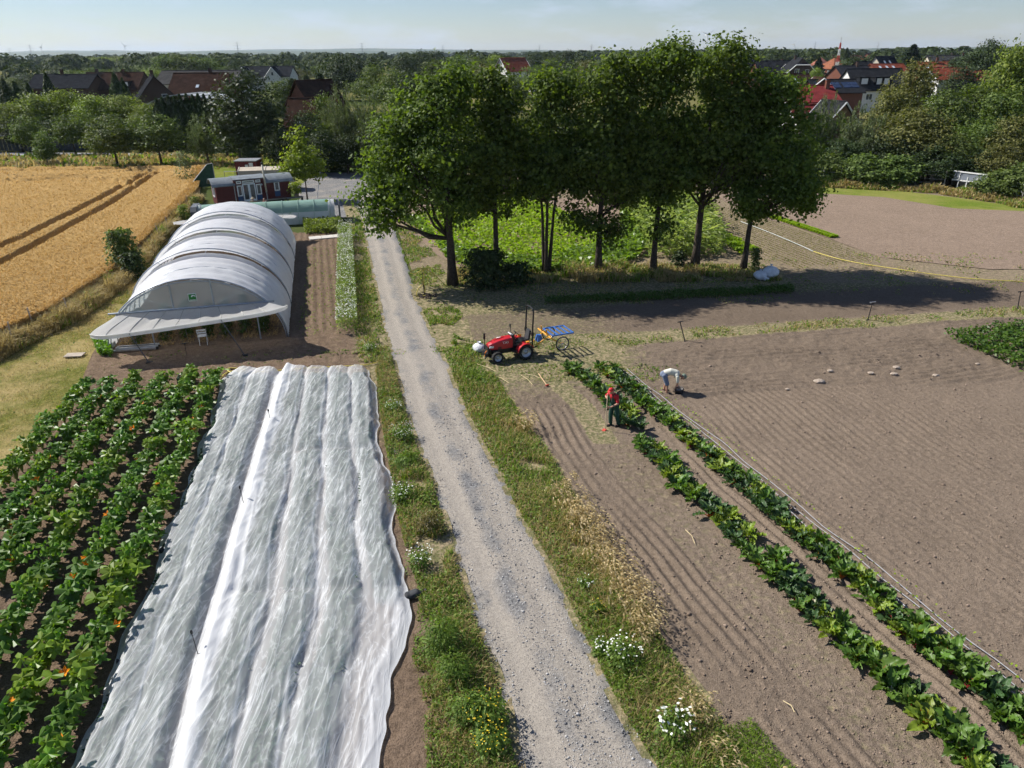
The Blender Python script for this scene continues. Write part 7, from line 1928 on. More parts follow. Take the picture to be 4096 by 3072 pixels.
hl = [(-13.36, 29.91), (-13.17, 30.85), (-12.41, 30.73), (-12.60, 31.21), (-13.21, 31.28), (-13.27, 30.96), (-12.61, 30.47), (-12.44, 30.94)]
hose('coiled loop of yellow hose at the far corner of the fleece', [g3(p, .08 + .04 * (k % 3)) for k, p in enumerate(hl)], .025)
sb_ = Vector((*(-5.28, 42.48), 0))
stn = thing('hose_stand', 'thin post with a yellow hose draped over it beside the track', 'hose stand', sb_)
mb = MB(); mb.tube([(0, 0, -.1), (-.05, 0, .75)], .04, 6); mb.build('base_post', mat('dark_post', (.03, .028, .025)), stn)
mb = MB(); mb.tube([(-.05, 0, .5), (-.1, 0, 1.75)], .018, 5); mb.build('rod', mat('dark_post', (.03, .028, .025)), stn)
mb = MB(); mb.tube(smooth_pts([(.02, -.06, .25), (.04, -.05, .6), (-.02, -.04, .9), (.03, -.03, 1.3), (-.05, 0, 1.72), (-.5, .25, 1.62), (-.85, .05, 1.5), (-.45, -.2, 1.52), (0, -.05, 1.72), (-.3, .5, 1.6), (-.05, .6, 1.58), (.2, .25, 1.7), (.5, -.25, 1.45), (.75, -.3, 1.4), (.55, -.5, 1.4), (.1, -.2, 1.68), (0, 0, 1.75), (.6, .3, 1.3), (1.3, .5, .5), (2.3, .8, .1)]), .028, 6); mb.build('draped_hose', M_hose, stn, True)
mb = MB(); mb.tube(smooth_pts([(-.1, 0, .72), (-.35, -.1, .55), (-.5, -.15, .15), (-.3, -.2, .05), (.05, -.1, .1)]), .026, 6); mb.build('tail_hose', M_hose, stn, True)
V, F = stones(np.stack([rng.normal(0, .3, 160), rng.normal(-.05, .22, 160), np.abs(rng.normal(.03, .03, 160))], 1), rng.uniform(.04, .12, 160), rng)
link('soil_heap', np_mesh('soil_heap', V, F, mat('dark_soil', (.10, .075, .055), (.06, .045, .035), 5, .95)), stn)['kind'] = 'stuff'
# drip lines beside the chard
M_drip = mat('drip_line', (.36, .36, .38), (.28, .28, .3), 10, .5)
for off, lab in ((.62, 'drip line nearest the chard'), (.95, 'middle drip line beside the chard'), (1.22, 'drip line farthest from the chard')):
    ys_ = np.linspace(30.9, 8.6, 46)
    mb = MB(); mb.tube([(float(chard_b(y)) + off * (.75 + .25 * (30.9 - y) / 22) + .04 * math.sin(y * 1.7 + off * 9), y, .105 + .012 * math.sin(y * 3)) for y in ys_], .014 if off > .7 else .02, 5)
    tag(mb.build('drip_line', M_drip, None, True), lab, 'irrigation line', 'drip lines beside the chard')
n = 260
y = rng.uniform(9, 30, n); x = chard_b(y) + rng.choice([.8, 1.1, 1.4], n) + rng.normal(0, .04, n)
V, F = leaf_quads(np.stack([x, y, np.full(n, .14)], 1), rng.normal(size=(n, 3)) * .4 + np.array([[0, 0, 1.0]]), .09, .06, rng)
stuff('drip_seedlings', V, F, M_let, 'tiny yellow green seedlings along the drip lines', 'seedlings')
# sprinklers
M_blk = mat('black_plastic', (.025, .025, .028))
for k, (p, lean, lab) in enumerate((((8.91, 34.53), (-.35, .1), 'black sprinkler leaning over before the shaded bed'), ((19.57, 37.52), (.06, 0), 'upright black sprinkler with a pale head by the shadow edge'), ((28.88, 39.19), (-.12, 0), 'tall black sprinkler at the picture edge'), ((-15.97, 32.93), (.02, 0), 'thin black sprinkler before the polytunnel'))):
    t_ = thing('sprinkler', lab, 'sprinkler', (p[0], p[1], 0), 0, 'sprinklers on the fields')
    h = 1.0 if k < 3 else .7
    mb = MB(); mb.tube([(0, 0, -.1), (lean[0], lean[1], h)], [.03, .025] if k < 3 else .012, 6); mb.build('riser', M_blk, t_)
    mb = MB(); mb.tube([(lean[0] - .14, lean[1], h + .02), (lean[0] + .16, lean[1] - .04, h + .09)], [.035, .02], 6); mb.build('head', M_blk if k != 1 else M_alu, t_)
    mb = MB(); mb.ball((lean[0], lean[1], h + .03), .05, 8, 6); mb.build('swivel', M_blk, t_)
    mb = MB(); mb.box((0, 0, .03), (.22, .05, .05), rz=.5); mb.build('spike_foot', M_blk, t_)
# sacks
def sack(label, p, r_, h, m_, seed, group=None):
    t_ = thing('sack', label, 'sack', (p[0], p[1], 0), seed, group)
    rg = np.random.default_rng(seed)
    bm = bmesh.new(); bmesh.ops.create_icosphere(bm, subdivisions=4, radius=1)
    C = np.array([v.co[:] for v in bm.verts])
    d = .28 * (fbm(C[:, 0] * 2.1 + seed, C[:, 1] * 2.1 + C[:, 2] * 1.7, 4, seed, .6) - .5)
    for v, q in zip(bm.verts, d):
        c = v.co * (1 + q)
        v.co = Vector((c.x * r_, c.y * r_ * .8, max(c.z, -.85) * h / 2 + h * .42))
    me = bpy.data.meshes.new('bag'); bm.to_mesh(me); bm.free(); me.materials.append(m_)
    me.polygons.foreach_set('use_smooth', [True] * len(me.polygons)); link('bag', me, t_)
    mb = MB(); mb.lathe([(.02, h * .84), (.07, h * .9), (.03, h * .96), (.1, h * 1.06)], (.02, 0, 0), 'Z', 9); mb.build('knot', m_, t_)
    return t_
M_sack = mat('white_plastic_bag', (.70, .72, .74), (.55, .57, .6), 6, .4, bump=.7, bscale=7)
sack('bigger white plastic sack under the last oak', (16.94, 45.87), .5, .85, M_sack, 3, 'white sacks under the last oak')
sack('smaller white plastic sack under the last oak', (16.18, 45.58), .48, .6, M_sack, 5, 'white sacks under the last oak')
sack('crumpled white plastic between the two sacks', (16.44, 45.36), .3, .25, M_sack, 8, 'white sacks under the last oak')
sack('pale plastic sack in the grass behind the tractor nose', (-1.60, 33.36), .34, .5, M_sack, 9)
# things left on the soil
ha_, hb_ = Vector((*(1.22, 30.36), .12)), Vector((*(1.54, 29.13), .1))
ho = thing('hoe', 'hoe lying on the soil bed near the tractor', 'hoe', ha_)
mb = MB(); mb.tube([(0, 0, 0), hb_ - ha_], .022, 6); mb.build('handle', mat('ash_handle', (.62, .42, .24), (.5, .33, .18), 6, .6), ho)
mb = MB(); mb.box(hb_ - ha_ + Vector((.02, -.02, .0)), (.16, .05, .06), rz=.5); mb.build('blade', mat('red_paint', (.45, .05, .03)), ho)
dry = [((0.41, 30.22), (0.91, 29.20)), ((0.62, 30.37), (1.34, 29.84)), ((5.31, 18.38), (5.44, 17.68)), ((6.09, 11.90), (6.24, 11.59)), ((-1.66, 31.60), (-0.77, 30.71)), ((-0.98, 30.40), (-0.12, 29.36))]
prt = MB()
for a, b in dry: prt.tube([g3(a, .1), g3(((a[0] + b[0]) / 2 + .05, (a[1] + b[1]) / 2), .13), g3(b, .1)], .012, 4)
tag(prt.build('dry_stalks', mat('straw_stalk', (.62, .5, .28))), 'dry straw stalks lying on the soil bed', 'straw', None, 'stuff')

# ------------------------------------------------------------------ tractor and its bicycle-wheeled implement
M_tred = mat('tractor_red', (.50, .022, .03), (.42, .018, .025), 3, .28, .5)
M_tdark = mat('tractor_black', (.022, .022, .024), (.015, .015, .016), 5, .4, .4)
M_tyre = mat('tyre_rubber', (.035, .034, .032), (.022, .021, .02), 12, .85)
M_rim = mat('rim_silver', (.50, .52, .55), (.4, .42, .45), 5, .35, .5, .6)
M_lens = mat('lamp_lens', (.75, .78, .8), (.65, .68, .7), 6, .12, .6)
tr = thing('tractor', 'small red tractor with a black roll bar beside the track', 'tractor', (.46, 32.8, .03), R(202.6))
def tyre_wheel(x, y, r_, w, rim_r, s, lugs):
    mb = MB(); h = w / 2
    mb.lathe([(rim_r, -h * .75), (r_ * .80, -h), (r_ * .93, -h * .9), (r_ * .96, -h * .5), (r_ * .96, h * .5), (r_ * .93, h * .9), (r_ * .80, h), (rim_r, h * .75)], (0, 0, 0), 'Y', 28)
    for k in range(lugs):
        a = 2 * math.pi * k / lugs
        for q in (-1, 1):
            a2 = a + (0 if q < 0 else math.pi / lugs)
            c = Vector((math.cos(a2) * r_ * .965, q * h * .5, math.sin(a2) * r_ * .965))
            mb.box(c, (r_ * .09, h * 1.0, .045), ry=-a2 , rz=0)
    wo = link('wheel', mb.mesh('wheel', M_tyre), tr, (x, y, r_))
    mb = MB(); o_ = s * h * .55
    mb.lathe([(rim_r * 1.04, s * h * .8), (rim_r * .9, s * h * .62), (rim_r * .75, o_ * .2), (rim_r * .3, o_ * .35), (rim_r * .28, s * h * .7), (0, s * h * .74)], (0, 0, 0), 'Y', 22)
    mb.build('rim', M_rim, wo, True)
    mb = MB()
    for k in range(5):
        a = k * 1.2566; mb.ball((math.cos(a) * rim_r * .42, o_ * .45, math.sin(a) * rim_r * .42), .016, 6, 4)
    mb.build('wheel_nut', M_tdark, wo)
for s in (-1, 1):
    tyre_wheel(0, s * .52, .385, .29, .235, s, 14)
    tyre_wheel(1.42, s * .46, .29, .2, .17, s, 12)
def loft(secs, name, m_, parent, close=True):
    """secs: list of (x, half width, z bottom, z top, crown)"""
    mb = MB(); vs, fs = [], []
    for x, hw, zb, zt, cr in secs:
        ring = [(x, -hw, zb), (x, -hw, zt - cr), (x, -hw * .86, zt - cr * .35), (x, -hw * .45, zt - .008), (x, 0, zt), (x, hw * .45, zt - .008), (x, hw * .86, zt - cr * .35), (x, hw, zt - cr), (x, hw, zb)]
        vs += ring
    n = 9
    for i in range(len(secs) - 1):
        for j in range(n): fs.append((i * n + j, i * n + (j + 1) % n, (i + 1) * n + (j + 1) % n, (i + 1) * n + j))
    fs.append(tuple(range(n - 1, -1, -1))); fs.append(tuple((len(secs) - 1) * n + j for j in range(n)))
    mb.add(vs, fs); return mb.build(name, m_, parent)
hood = loft([(.55, .25, .60, 1.12, .10), (.9, .26, .60, 1.10, .10), (1.3, .255, .60, 1.04, .11), (1.6, .235, .62, .95, .12), (1.75, .19, .66, .87, .1)], 'hood', M_tred, tr)
mb = MB(); mb.box((1.2, 0, 1.085), (.55, .03, .02), ry=.13); mb.build('hood_crease', M_tred, hood)
mb = MB(); mb.prism([(-.1, -.03), (.1, -.05), (.12, .03), (.03, .05), (-.1, .035)], (1.15, -.06, 1.083), (1, 0, -.1), (0, 1, 0), (0, 0, 1), .006); mb.build('emblem', M_white, hood)
for s in (-1, 1):
    mb = MB(); mb.prism([(1.28, .84), (1.72, .80), (1.74, .72), (1.5, .70)], (0, s * .235 if s < 0 else .21, 0), (1, 0, 0), (0, 0, 1), (0, 1, 0), .03); mb.build('headlight', M_lens, tr)
    mb = MB()
    for k in range(4): mb.box((1.22, s * .262, .72 - .035 * k), (.18, .012, .018))
    mb.build('side_louvre', M_tdark, hood)
    cu = bpy.data.curves.new('lettering', 'FONT'); cu.body = 'T265'; cu.size = .15; cu.extrude = .003; cu.align_x = 'CENTER'
    cu.materials.append(M_white)
    o = link('lettering', cu); dg = bpy.context.evaluated_depsgraph_get(); me = bpy.data.meshes.new_from_object(o.evaluated_get(dg)); bpy.data.objects.remove(o)
    link('lettering', me, hood, (.92, s * .268, .86), (math.pi / 2, 0, 0 if s < 0 else math.pi))
mb = MB(); mb.box((1.74, 0, .60), (.12, .40, .30)); mb.build('grille', M_tdark, tr)
mb = MB(); mb.box((.75, 0, .46), (1.75, .30, .26)); mb.build('gearbox', M_tdark, tr)
mb = MB(); mb.tube([(1.42, -.42, .29), (1.42, .42, .29)], .05, 8); mb.box((1.42, 0, .36), (.16, .5, .1)); mb.build('front_axle', M_tdark, tr)
mb = MB(); mb.tube([(0, -.5, .385), (0, .5, .385)], .08, 8); mb.build('rear_axle', M_tdark, tr)
for s in (-1, 1):
    mb = MB(); mb.box((.3, s * .38, .47), (.75, .30, .05)); mb.build('floor_plate', M_tdark, tr)
    mb = MB()
    vs, fs = [], []
    for k in range(13):
        a = math.radians(5 + 150 * k / 12); rr = .45
        for y_ in (.33, .67): vs.append((rr * math.cos(a), s * y_, .385 + rr * math.sin(a)))
        for y_ in (.67, .33): vs.append(((rr - .035) * math.cos(a), s * y_, .385 + (rr - .035) * math.sin(a)))
    for k in range(12):
        b = k * 4
        for j in range(4): fs.append((b + j, b + (j + 1) % 4, b + 4 + (j + 1) % 4, b + 4 + j))
    mb.add(vs, fs); fd = mb.build('fender', M_tred, tr)
    mb = MB(); mb.tube([(.25, s * .36, .62), (.1, s * .38, .92), (-.2, s * .38, .95)], .02, 6); mb.build('grab_rail', M_tdark, fd)
    mb = MB(); mb.box((-.12, s * .5, .86), (.16, .12, .06)); mb.build('tail_lamp', mat('amber_lamp', (.8, .3, .03)), fd)
mb = MB(); mb.box((.48, 0, .95), (.16, .42, .5), ry=.15); mb.build('dashboard', M_tdark, tr)
mb = MB(); mb.box((.53, 0, 1.2), (.2, .34, .04), ry=-.5); mb.build('dash_panel', M_white, tr)
mb = MB(); mb.tube([(.45, 0, 1.05), (.28, 0, 1.22)], .025, 6); sw = mb.build('steering_column', M_tdark, tr)
mb = MB(); mb.at(Matrix.Translation((.27, 0, 1.23)) @ Matrix.Rotation(-.75, 4, 'Y')); mb.tube([(.19 * math.cos(2 * math.pi * k / 18), .19 * math.sin(2 * math.pi * k / 18), 0) for k in range(19)], .016, 6, False)
for k in range(3): mb.tube([(0, 0, -.02), (.18 * math.cos(k * 2.1), .18 * math.sin(k * 2.1), 0)], .012, 5)
mb.build('steering_wheel', M_tdark, tr, True)
mb = MB(); mb.box((-.12, 0, .80), (.44, .46, .12), top=(.92, .92)); mb.build('seat', M_tdark, tr)
mb = MB(); mb.box((-.36, 0, 1.06), (.11, .44, .46), ry=-.22, top=(.9, .8)); mb.build('backrest', mat('seat_vinyl', (.06, .06, .065), (.045, .045, .05), 4, .35), tr)
mb = MB(); pts = [(-.42, -.40, .55), (-.43, -.40, 1.5), (-.47, -.40, 2.28), (-.475, -.33, 2.40), (-.475, 0, 2.44), (-.475, .33, 2.40), (-.47, .40, 2.28), (-.43, .40, 1.5), (-.42, .40, .55)]
mb.tube(pts, .042, 8); mb.build('roll_bar', M_tdark, tr)
for s in (-1, 1):
    mb = MB(); mb.box((-.42, s * .4, 1.18), (.12, .1, .16)); mb.build('roll_bar_joint', M_tdark, tr)
mb = MB(); mb.tube([(.35, -.36, .9), (.36, -.5, 1.38)], .015, 5); mb.box((.36, -.52, 1.42), (.04, .12, .17)); mb.build('mirror', M_tdark, tr)
mb = MB(); mb.tube([(1.78, -.32, .5), (1.78, -.32, 1.05)], .022, 6); mb.tube([(1.78, -.32, 1.02), (1.78, -.32, 1.3)], .055, 8); mb.build('exhaust', M_tdark, tr)
mb = MB(); mb.box((1.88, 0, .38), (.16, .5, .14)); mb.tube([(1.86, -.26, .42), (1.98, -.24, .22)], .03, 6); mb.tube([(1.86, .26, .42), (1.98, .24, .22)], .03, 6); mb.build('front_hitch', M_tdark, tr)
mb = MB(); mb.tube(smooth_pts([(1.84, .12, .58), (1.93, .16, .5), (1.90, .05, .42), (1.95, .12, .34), (1.88, .2, .26)]), .028, 6); mb.build('strap', mat('orange_strap', (.75, .22, .03)), tr)
for s in (-1, 1):
    mb = MB(); mb.tube([(-.1, s * .25, .32), (-.75, s * .3, .48)], .03, 6); mb.build('lift_arm', M_tdark, tr)
# implement
M_iblue = mat('implement_blue', (.05, .17, .50), (.04, .13, .40), 4, .4)
M_iyel = mat('implement_yellow', (.75, .38, .05), (.65, .3, .04), 4, .45)
im = thing('bed_frame_carrier', 'blue framed implement on bicycle wheels hitched behind the tractor', 'implement', (.46, 32.8, .03), R(202.6))
z_ = .98
for y_ in (-.55, .55):
    mb = MB(); mb.box((-2.0, y_, z_), (1.15, .05, .06)); mb.build('side_rail', M_iblue, im)
for k in range(5):
    mb = MB(); mb.box((-1.45 - .275 * k, 0, z_ + .002), (.05, 1.05, .056)); mb.build('cross_bar', M_iblue, im)
mb = MB(); mb.box((-.95, 0, .78), (.3, .35, .3), top=(.6, .6)); mb.build('hitch_block', M_iblue, im)
for y_ in (-.3, .3):
    mb = MB(); mb.tube([(-.72, y_ * .8, .5), (-1.1, y_, .78), (-1.5, y_ * 1.3, .95)], .04, 6); mb.build('draw_bar', M_iyel, im)
mb = MB(); mb.tube([(-1.25, -.75, .95), (-1.25, .75, .95)], .04, 6); mb.build('yoke', M_iyel, im)
for s in (-1, 1):
    mb = MB(); mb.tube([(-1.25, s * .72, .95), (-1.75, s * .72, .62), (-1.95, s * .72, .6)], .035, 6); mb.build('wheel_fork', M_iyel, im)
    mb = MB(); mb.tube([(-1.25, s * .3, .95), (-1.2, s * .3, 1.25)], .035, 6); mb.build('adjuster', M_iyel, im)
    mb = MB(); R0 = .34
    mb.tube([(R0 * math.cos(2 * math.pi * k / 28), 0, R0 * math.sin(2 * math.pi * k / 28)) for k in range(29)], .025, 6, False)
    wo = link('wheel', mb.mesh('wheel', M_tyre, True), im, (-1.85, s * .78, .60))
    mb = MB(); mb.tube([(.305 * math.cos(2 * math.pi * k / 28), 0, .305 * math.sin(2 * math.pi * k / 28)) for k in range(29)], .012, 5, False); mb.build('rim', M_rim, wo, True)
    for k in range(18):
        a = k * math.pi / 9; mb = MB(); mb.tube([(.02 * math.cos(a + 1.2), .03 * (1 if k % 2 else -1), .02 * math.sin(a + 1.2)), (.305 * math.cos(a), 0, .305 * math.sin(a))], .004, 3, False); mb.build('spoke', M_rim, wo)
    mb = MB(); mb.tube([(0, -.05, 0), (0, .05, 0)], .025, 8); mb.build('hub', M_rim, wo)

# ------------------------------------------------------------------ people
def blob(name, caps, voxel, m_, parent=None, smooth=4):
    """one continuous skin over tapered limbs: (p0, r0, p1, r1) capsules fused together"""
    mb = MB()
    for p0, r0, p1, r1 in caps:
        a, b = Vector(p0), Vector(p1)
        d = (b - a)
        l = d.length
        d = d / l if l > 1e-6 else Vector((0, 0, 1))
        pts, rad = [], []
        for q in (90, 65, 40, 15): pts.append(a - d * r0 * math.sin(math.radians(q))); rad.append(max(r0 * math.cos(math.radians(q)), .0005))
        for q in (0, 15, 40, 65, 90): pts.append(b + d * r1 * math.sin(math.radians(q))); rad.append(max(r1 * math.cos(math.radians(q)), .0005))
        mb.tube(pts, rad, 14)
    me = mb.mesh(name, m_)
    tmp = bpy.data.objects.new('tmp', me); COL.objects.link(tmp)
    rm = tmp.modifiers.new('r', 'REMESH'); rm.mode = 'VOXEL'; rm.voxel_size = voxel
    sm = tmp.modifiers.new('s', 'SMOOTH'); sm.iterations = smooth; sm.factor = .5
    dg = bpy.context.evaluated_depsgraph_get()
    me2 = bpy.data.meshes.new_from_object(tmp.evaluated_get(dg))
    bpy.data.objects.remove(tmp)
    me2.name = name
    me2.materials.clear(); me2.materials.append(m_)
    me2.polygons.foreach_set('use_smooth', [True] * len(me2.polygons))
    return link(name, me2, parent)
M_skin = mat('skin', (.50, .28, .19), (.42, .22, .15), 6, .55)
M_hair = mat('grey_brown_hair', (.16, .12, .085), (.09, .065, .045), 20, .7)
M_eye = mat('eye_dark', (.03, .025, .02))
def head_caps(c, f, up):
    """skull, jaw, nose and ears about centre c, facing f"""
    c, f, up = Vector(c), Vector(f).normalized(), Vector(up).normalized()
    s = f.cross(up).normalized()
    return [(c - f * .015 + up * .025, .092, c + f * .02 + up * .03, .088), (c + f * .03 - up * .05, .066, c + f * .055 - up * .08, .045), (c + f * .105 + up * .005, .014, c + f * .122 - up * .025, .017),
            (c + s * .088 - f * .01, .02, c + s * .092 - f * .015 + up * .03, .022), (c - s * .088 - f * .01, .02, c - s * .092 - f * .015 + up * .03, .022), (c + f * .085 - up * .062, .018, c + f * .09 - up * .07, .016)]
def face_parts(root, c, f, up):
    c, f, up = Vector(c), Vector(f).normalized(), Vector(up).normalized(); s = f.cross(up).normalized()
    for q in (-1, 1):
        mb = MB(); mb.ball(c + f * .093 + s * .034 * q + up * .015, .011, 8, 6); mb.build('eye', M_eye, root)
    mb = MB(); mb.tube([c + f * .099 - up * .058 - s * .025, c + f * .106 - up * .06, c + f * .099 - up * .058 + s * .025], .006, 5); mb.build('mouth', mat('lips', (.4, .15, .12)), root)
def hand_caps(w, h, palm_dir, side):
    """palm from wrist w towards h, four unequal bent fingers and a thumb leaving the side of the palm"""
    w, h = Vector(w), Vector(h); d = (h - w).normalized(); n = Vector(palm_dir).normalized(); n = (n - d * n.dot(d)).normalized(); s = d.cross(n) * side
    out = [(w, .028, w + d * .045, .032), (w + d * .02 + s * .02, .022, w + d * .085 + s * .026, .02), (w + d * .02 - s * .02, .022, w + d * .082 - s * .026, .019), (w + d * .05, .024, w + d * .088, .02)]
    for k, ln in enumerate((.066, .078, .072, .056)):
        b = w + d * .088 + s * (.032 - .0215 * k)
        m_ = b + d * ln * .55 + n * ln * .22; e = m_ + d * ln * .18 + n * ln * .42
        out += [(b, .0095, m_, .009), (m_, .009, e, .008)]
    b = w + d * .03 + s * .034; m_ = b + d * .035 + s * .026 + n * .01
    out += [(b, .013, m_, .0105), (m_, .0105, m_ + d * .028 + n * .018, .009)]
    return out
def limbs(sh, el, wr, r_=(.05, .04, .028)): return [(sh, r_[0], el, r_[1]), (el, r_[1] * 1.02, wr, r_[2])]

# man with the hoe
A = Vector((4.0, 25.35, .02))
m1 = thing('person', 'man in red shirt, red cap and green dungarees hoeing by the chard', 'person', A, math.atan2(-.62, -.78))
hip = [(-.0, -.1, .93), (-.0, .1, .93)]; knee = [(.06, -.12, .50), (-.06, .11, .50)]; ank = [(.03, -.13, .09), (-.16, .12, .10)]
sh = [(.09, -.19, 1.42), (.09, .19, 1.42)]; elb = [(.16, -.33, 1.25), (.12, .29, 1.14)]; wr = [(.33, -.16, 1.33), (.34, .10, .98)]; hd = [(.44, -.03, 1.36), (.45, .02, .96)]
hc = (.19, 0, 1.60); hf = (.85, -.1, -.5); hu = (.5, 0, .85)
caps = [((0, 0, .95), .13, (.04, 0, 1.18), .125), ((.04, 0, 1.18), .13, (.085, 0, 1.36), .14), ((.085, -.1, 1.38), .085, (.085, .1, 1.38), .085), ((.1, 0, 1.45), .06, (.15, 0, 1.54), .055)] + head_caps(hc, hf, hu)
for k in (0, 1):
    caps += [(hip[k], .095, knee[k], .062), (knee[k], .06, ank[k], .042), (ank[k], .045, (ank[k][0] + .14, ank[k][1], .045), .038)]
    caps += limbs(sh[k], elb[k], wr[k]) + hand_caps(wr[k], hd[k], (.2, 1 if k == 0 else -1, 0), 1 if k == 0 else -1)
blob('body', caps, .0085, M_skin, m1)
face_parts(m1, hc, hf, hu)
blob('shirt', [((.02, 0, 1.02), .138, (.05, 0, 1.2), .138), ((.05, 0, 1.2), .142, (.088, 0, 1.36), .150), ((.088, -.12, 1.385), .096, (.088, .12, 1.385), .096)] + [(sh[k], .068, tuple(Vector(sh[k]).lerp(Vector(elb[k]), .8)), .060) for k in (0, 1)], .012, mat('red_shirt', (.55, .025, .035), (.42, .02, .028), 5, .75), m1)
M_dung = mat('green_dungarees', (.018, .07, .05), (.012, .048, .034), 6, .75)
blob('dungarees', [((0, 0, .93), .150, (.03, 0, 1.08), .148), ((.11, -.05, 1.1), .085, (.15, -.05, 1.3), .075), ((.11, .05, 1.1), .085, (.15, .05, 1.3), .075)] + sum([[(hip[k], .118, knee[k], .088), (knee[k], .088, ank[k], .078)] for k in (0, 1)], []), .012, M_dung, m1)
for k in (-1, 1):
    mb = MB(); mb.tube([(.215, k * .07, 1.34), (.2, k * .08, 1.44), (.08, k * .1, 1.49), (-.04, k * .08, 1.40), (-.1, k * .04, 1.15)], .02, 5); mb.build('strap', M_dung, m1)
    kk = 0 if k < 0 else 1
    blob('shoe', [((ank[kk][0] - .03, ank[kk][1], .05), .055, (ank[kk][0] + .17, ank[kk][1], .045), .048)], .012, mat('work_shoe', (.06, .045, .035)), m1)
c_, f_, u_ = Vector(hc), Vector(hf).normalized(), Vector(hu).normalized()
blob('hair', [(c_ - f_ * .035 + u_ * .03, .095, c_ - f_ * .06 - u_ * .03, .07)], .012, M_hair, m1)
cap_ = blob('cap', [(c_ + u_ * .07 - f_ * .005, .09, c_ + u_ * .085 + f_ * .02, .088)], .012, mat('red_cap', (.6, .03, .03), (.5, .025, .025), 5, .7), m1)
mb = MB(); s_ = f_.cross(u_)
mb.prism([(-.075, .05), (-.06, .15), (0, .185), (.06, .15), (.075, .05)], c_ + u_ * .085, s_, f_, u_, .012); mb.build('cap_brim', mat('red_cap', (.6, .03, .03)), cap_)
# his hoe: stands on the ground, held by both hands (a thing of its own)
ho = thing('hoe', 'long handled hoe held upright by the man in red', 'hoe', A, math.atan2(-.62, -.78))
mb = MB(); mb.tube([(.415, .0, 1.55), (.52, .05, .06)], .016, 8); mb.build('handle', mat('pale_handle', (.68, .55, .36), (.58, .45, .28), 6, .6), ho)
mb = MB(); mb.box((.56, .05, .05), (.16, .14, .015), ry=.5); mb.build('blade', mat('red_paint', (.45, .05, .03)), ho)

# man bending to the soil
B = Vector((6.72, 28.42, .02))
m2 = thing('person', 'man in pale shirt and shorts bending down over a bucket', 'person', B, -.12)
hip = [(-.16, -.1, .84), (-.16, .1, .84)]; knee = [(-.02, -.15, .46), (-.05, .14, .46)]; ank = [(-.02, -.17, .09), (-.1, .16, .09)]
sh = [(.38, -.19, .84), (.38, .19, .86)]; elb = [(.40, -.22, .56), (.42, .2, .58)]; wr = [(.34, -.17, .32), (.46, .1, .33)]; hd = [(.34, -.12, .20), (.48, .06, .21)]
hc = (.64, 0, .78); hf = (.35, 0, -.95); hu = (.9, 0, .4)
caps = [((-.16, 0, .88), .135, (.1, 0, .98), .13), ((.1, 0, .98), .135, (.33, 0, .92), .14), ((.36, -.1, .88), .09, (.36, .1, .88), .09), ((.42, 0, .87), .062, (.56, 0, .82), .056)] + head_caps(hc, hf, hu)
for k in (0, 1):
    caps += [(hip[k], .1, knee[k], .062), (knee[k], .06, ank[k], .042), (ank[k], .045, (ank[k][0] + .14, ank[k][1], .045), .038)]
    caps += limbs(sh[k], elb[k], wr[k]) + hand_caps(wr[k], hd[k], (.3, 1 if k == 0 else -1, 0), 1 if k == 0 else -1)
blob('body', caps, .0085, M_skin, m2)
face_parts(m2, hc, hf, hu)
blob('shirt', [((-.1, 0, .93), .15, (.1, 0, 1.0), .148), ((.1, 0, 1.0), .152, (.33, 0, .935), .156), ((.35, -.11, .89), .105, (.35, .11, .89), .105)] + [(sh[k], .075, tuple(Vector(sh[k]).lerp(Vector(elb[k]), .75)), .068) for k in (0, 1)], .012, mat('cream_shirt', (.66, .65, .56), (.55, .54, .46), 4, .8), m2)
blob('shorts', [((-.2, 0, .87), .155, (-.08, 0, .92), .15)] + [(hip[k], .125, tuple(Vector(hip[k]).lerp(Vector(knee[k]), .95)), .098) for k in (0, 1)], .012, mat('blue_grey_shorts', (.20, .24, .33), (.14, .17, .24), 5, .8), m2)
for k in (0, 1): blob('shoe', [((ank[k][0] - .03, ank[k][1], .05), .055, (ank[k][0] + .17, ank[k][1], .045), .048)], .012, mat('work_shoe', (.06, .045, .035)), m2)
c_, f_, u_ = Vector(hc), Vector(hf).normalized(), Vector(hu).normalized()
cap_ = blob('cap', [(c_ + u_ * .05 - f_ * .03, .102, c_ + u_ * .06 + f_ * .02, .098)], .012, mat('sage_cap', (.20, .25, .20), (.15, .19, .15), 5, .8), m2)
mb = MB(); s_ = f_.cross(u_)
mb.prism([(-.08, .06), (-.06, .16), (0, .19), (.06, .16), (.08, .06)], c_ + u_ * .075, s_, f_, u_, .012); mb.build('cap_brim', mat('sage_cap', (.20, .25, .20)), cap_)
bk = thing('bucket', 'black bucket of stones beside the bending man', 'bucket', (7.2, 28.22, .03))
mb = MB(); mb.lathe([(0, .02), (.15, .02), (.19, .26), (.205, .26), (.205, .245), (.165, 0), (0, 0)], (0, 0, 0), 'Z', 20); mb.build('pail', M_blk, bk, True)
mb = MB(); mb.tube([(.2 * math.cos(a), .03, .25 + .12 * math.sin(a)) for a in np.linspace(0, math.pi, 12)], .008, 5); mb.build('bail', M_steel, bk)
V, F = stones(np.stack([rng.uniform(-.11, .11, 30), rng.uniform(-.11, .11, 30), rng.uniform(.16, .24, 30)], 1), rng.uniform(.03, .06, 30), rng)
link('stones', np_mesh('stones', V, F, mat('pale_stone', (.45, .38, .31))), bk)['kind'] = 'stuff'

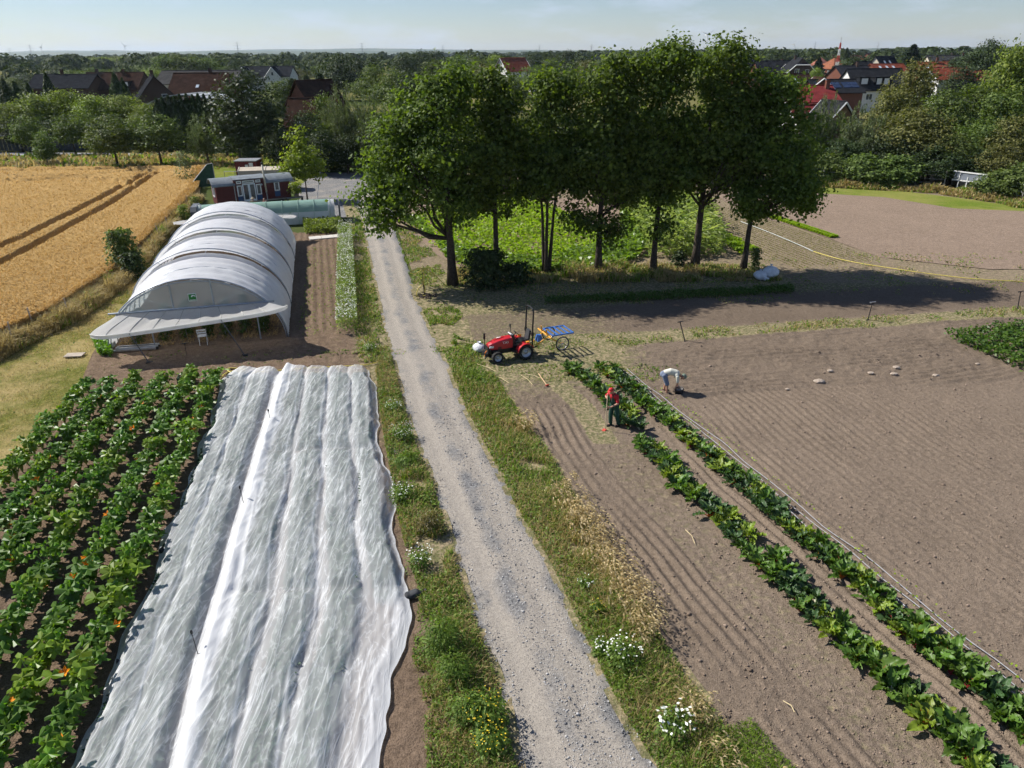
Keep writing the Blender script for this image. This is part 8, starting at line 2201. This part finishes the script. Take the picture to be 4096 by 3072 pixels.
# two people standing by the wagon
def stander(label, p, rz, h, top, bottom, hat):
    s = h / 1.72
    t_ = thing('person', label, 'person', p, rz); t_.scale = (s, s, s)
    hc, hf, hu = (.02, 0, 1.6), (1, 0, -.1), (.1, 0, 1)
    caps = [((0, 0, .95), .135, (0, 0, 1.2), .125), ((0, 0, 1.2), .13, (0, 0, 1.36), .135), ((0, -.1, 1.39), .085, (0, .1, 1.39), .085), ((0, 0, 1.44), .058, (.01, 0, 1.54), .054)] + head_caps(hc, hf, hu)
    arms = []
    for k in (-1, 1):
        a = [(0, k * .19, 1.42), (-.02, k * .26, 1.14), (.14, k * .2, .98), (.22, k * .14, .96)]
        arms.append(a)
        caps += [((0, k * .1, .93), .095, (.01, k * .11, .5), .062), ((.01, k * .11, .5), .06, (0, k * .12, .09), .042), ((0, k * .12, .09), .045, (.14, k * .13, .045), .038)]
        caps += limbs(a[0], a[1], a[2]) + hand_caps(a[2], a[3], (0, -k, -.3), -k)
    blob('body', caps, .0095, M_skin, t_)
    face_parts(t_, hc, hf, hu)
    blob('top', [((0, 0, .92), .16, (0, 0, 1.2), .148), ((0, 0, 1.2), .15, (0, 0, 1.36), .155), ((0, -.11, 1.39), .1, (0, .11, 1.39), .1)] + [(a[0], .074, a[1], .06) for a in arms] + [(a[1], .06, a[2], .046) for a in arms], .014, top, t_)
    blob('trousers', [((0, 0, .92), .15, (0, 0, 1.0), .14)] + [((0, k * .1, .9), .115, (0, k * .12, .14), .08) for k in (-1, 1)], .014, bottom, t_)
    for k in (-1, 1): blob('shoe', [((-.03, k * .12, .05), .055, (.17, k * .13, .045), .048)], .014, mat('work_shoe', (.06, .045, .035)), t_)
    if hat:
        mb = MB(); mb.lathe([(.2, 1.665), (.12, 1.68), (.105, 1.76), (.06, 1.79), (0, 1.79)], (0, 0, 0), 'Z', 18); mb.build('hat', hat, t_, True)
    else: blob('hair', [((-.03, 0, 1.64), .1, (-.07, 0, 1.58), .085)], .014, M_hair, t_)
stander('person in a khaki jacket and sun hat standing before the wagon', (-23.35, 66.6, 0), R(110), 1.74, mat('khaki_jacket', (.30, .24, .16), (.22, .17, .11), 5, .85), mat('brown_trousers', (.12, .09, .07)), mat('sun_hat', (.42, .35, .24)))
stander('person in a salmon top standing before the wagon', (-22.45, 67.0, 0), R(150), 1.62, mat('salmon_top', (.50, .17, .14), (.42, .13, .11), 5, .8), mat('dark_trousers', (.05, .05, .07)), None)

# ------------------------------------------------------------------ haze in the air
m = bpy.data.materials.new('haze_air'); m.use_nodes = True
nt = m.node_tree; nt.nodes.clear()
out = nt.nodes.new('ShaderNodeOutputMaterial'); pv = nt.nodes.new('ShaderNodeVolumePrincipled')
pv.inputs['Color'].default_value = (.66, .80, .97, 1)
pv.inputs['Density'].default_value = 6.5e-5
pv.inputs['Anisotropy'].default_value = .25
nt.links.new(pv.outputs[0], out.inputs['Volume'])
mb = MB(); mb.box((0, 6250, 64), (19400, 12700, 131))
tag(mb.build('haze', m), 'thin summer haze over the whole landscape', None, None, 'stuff')
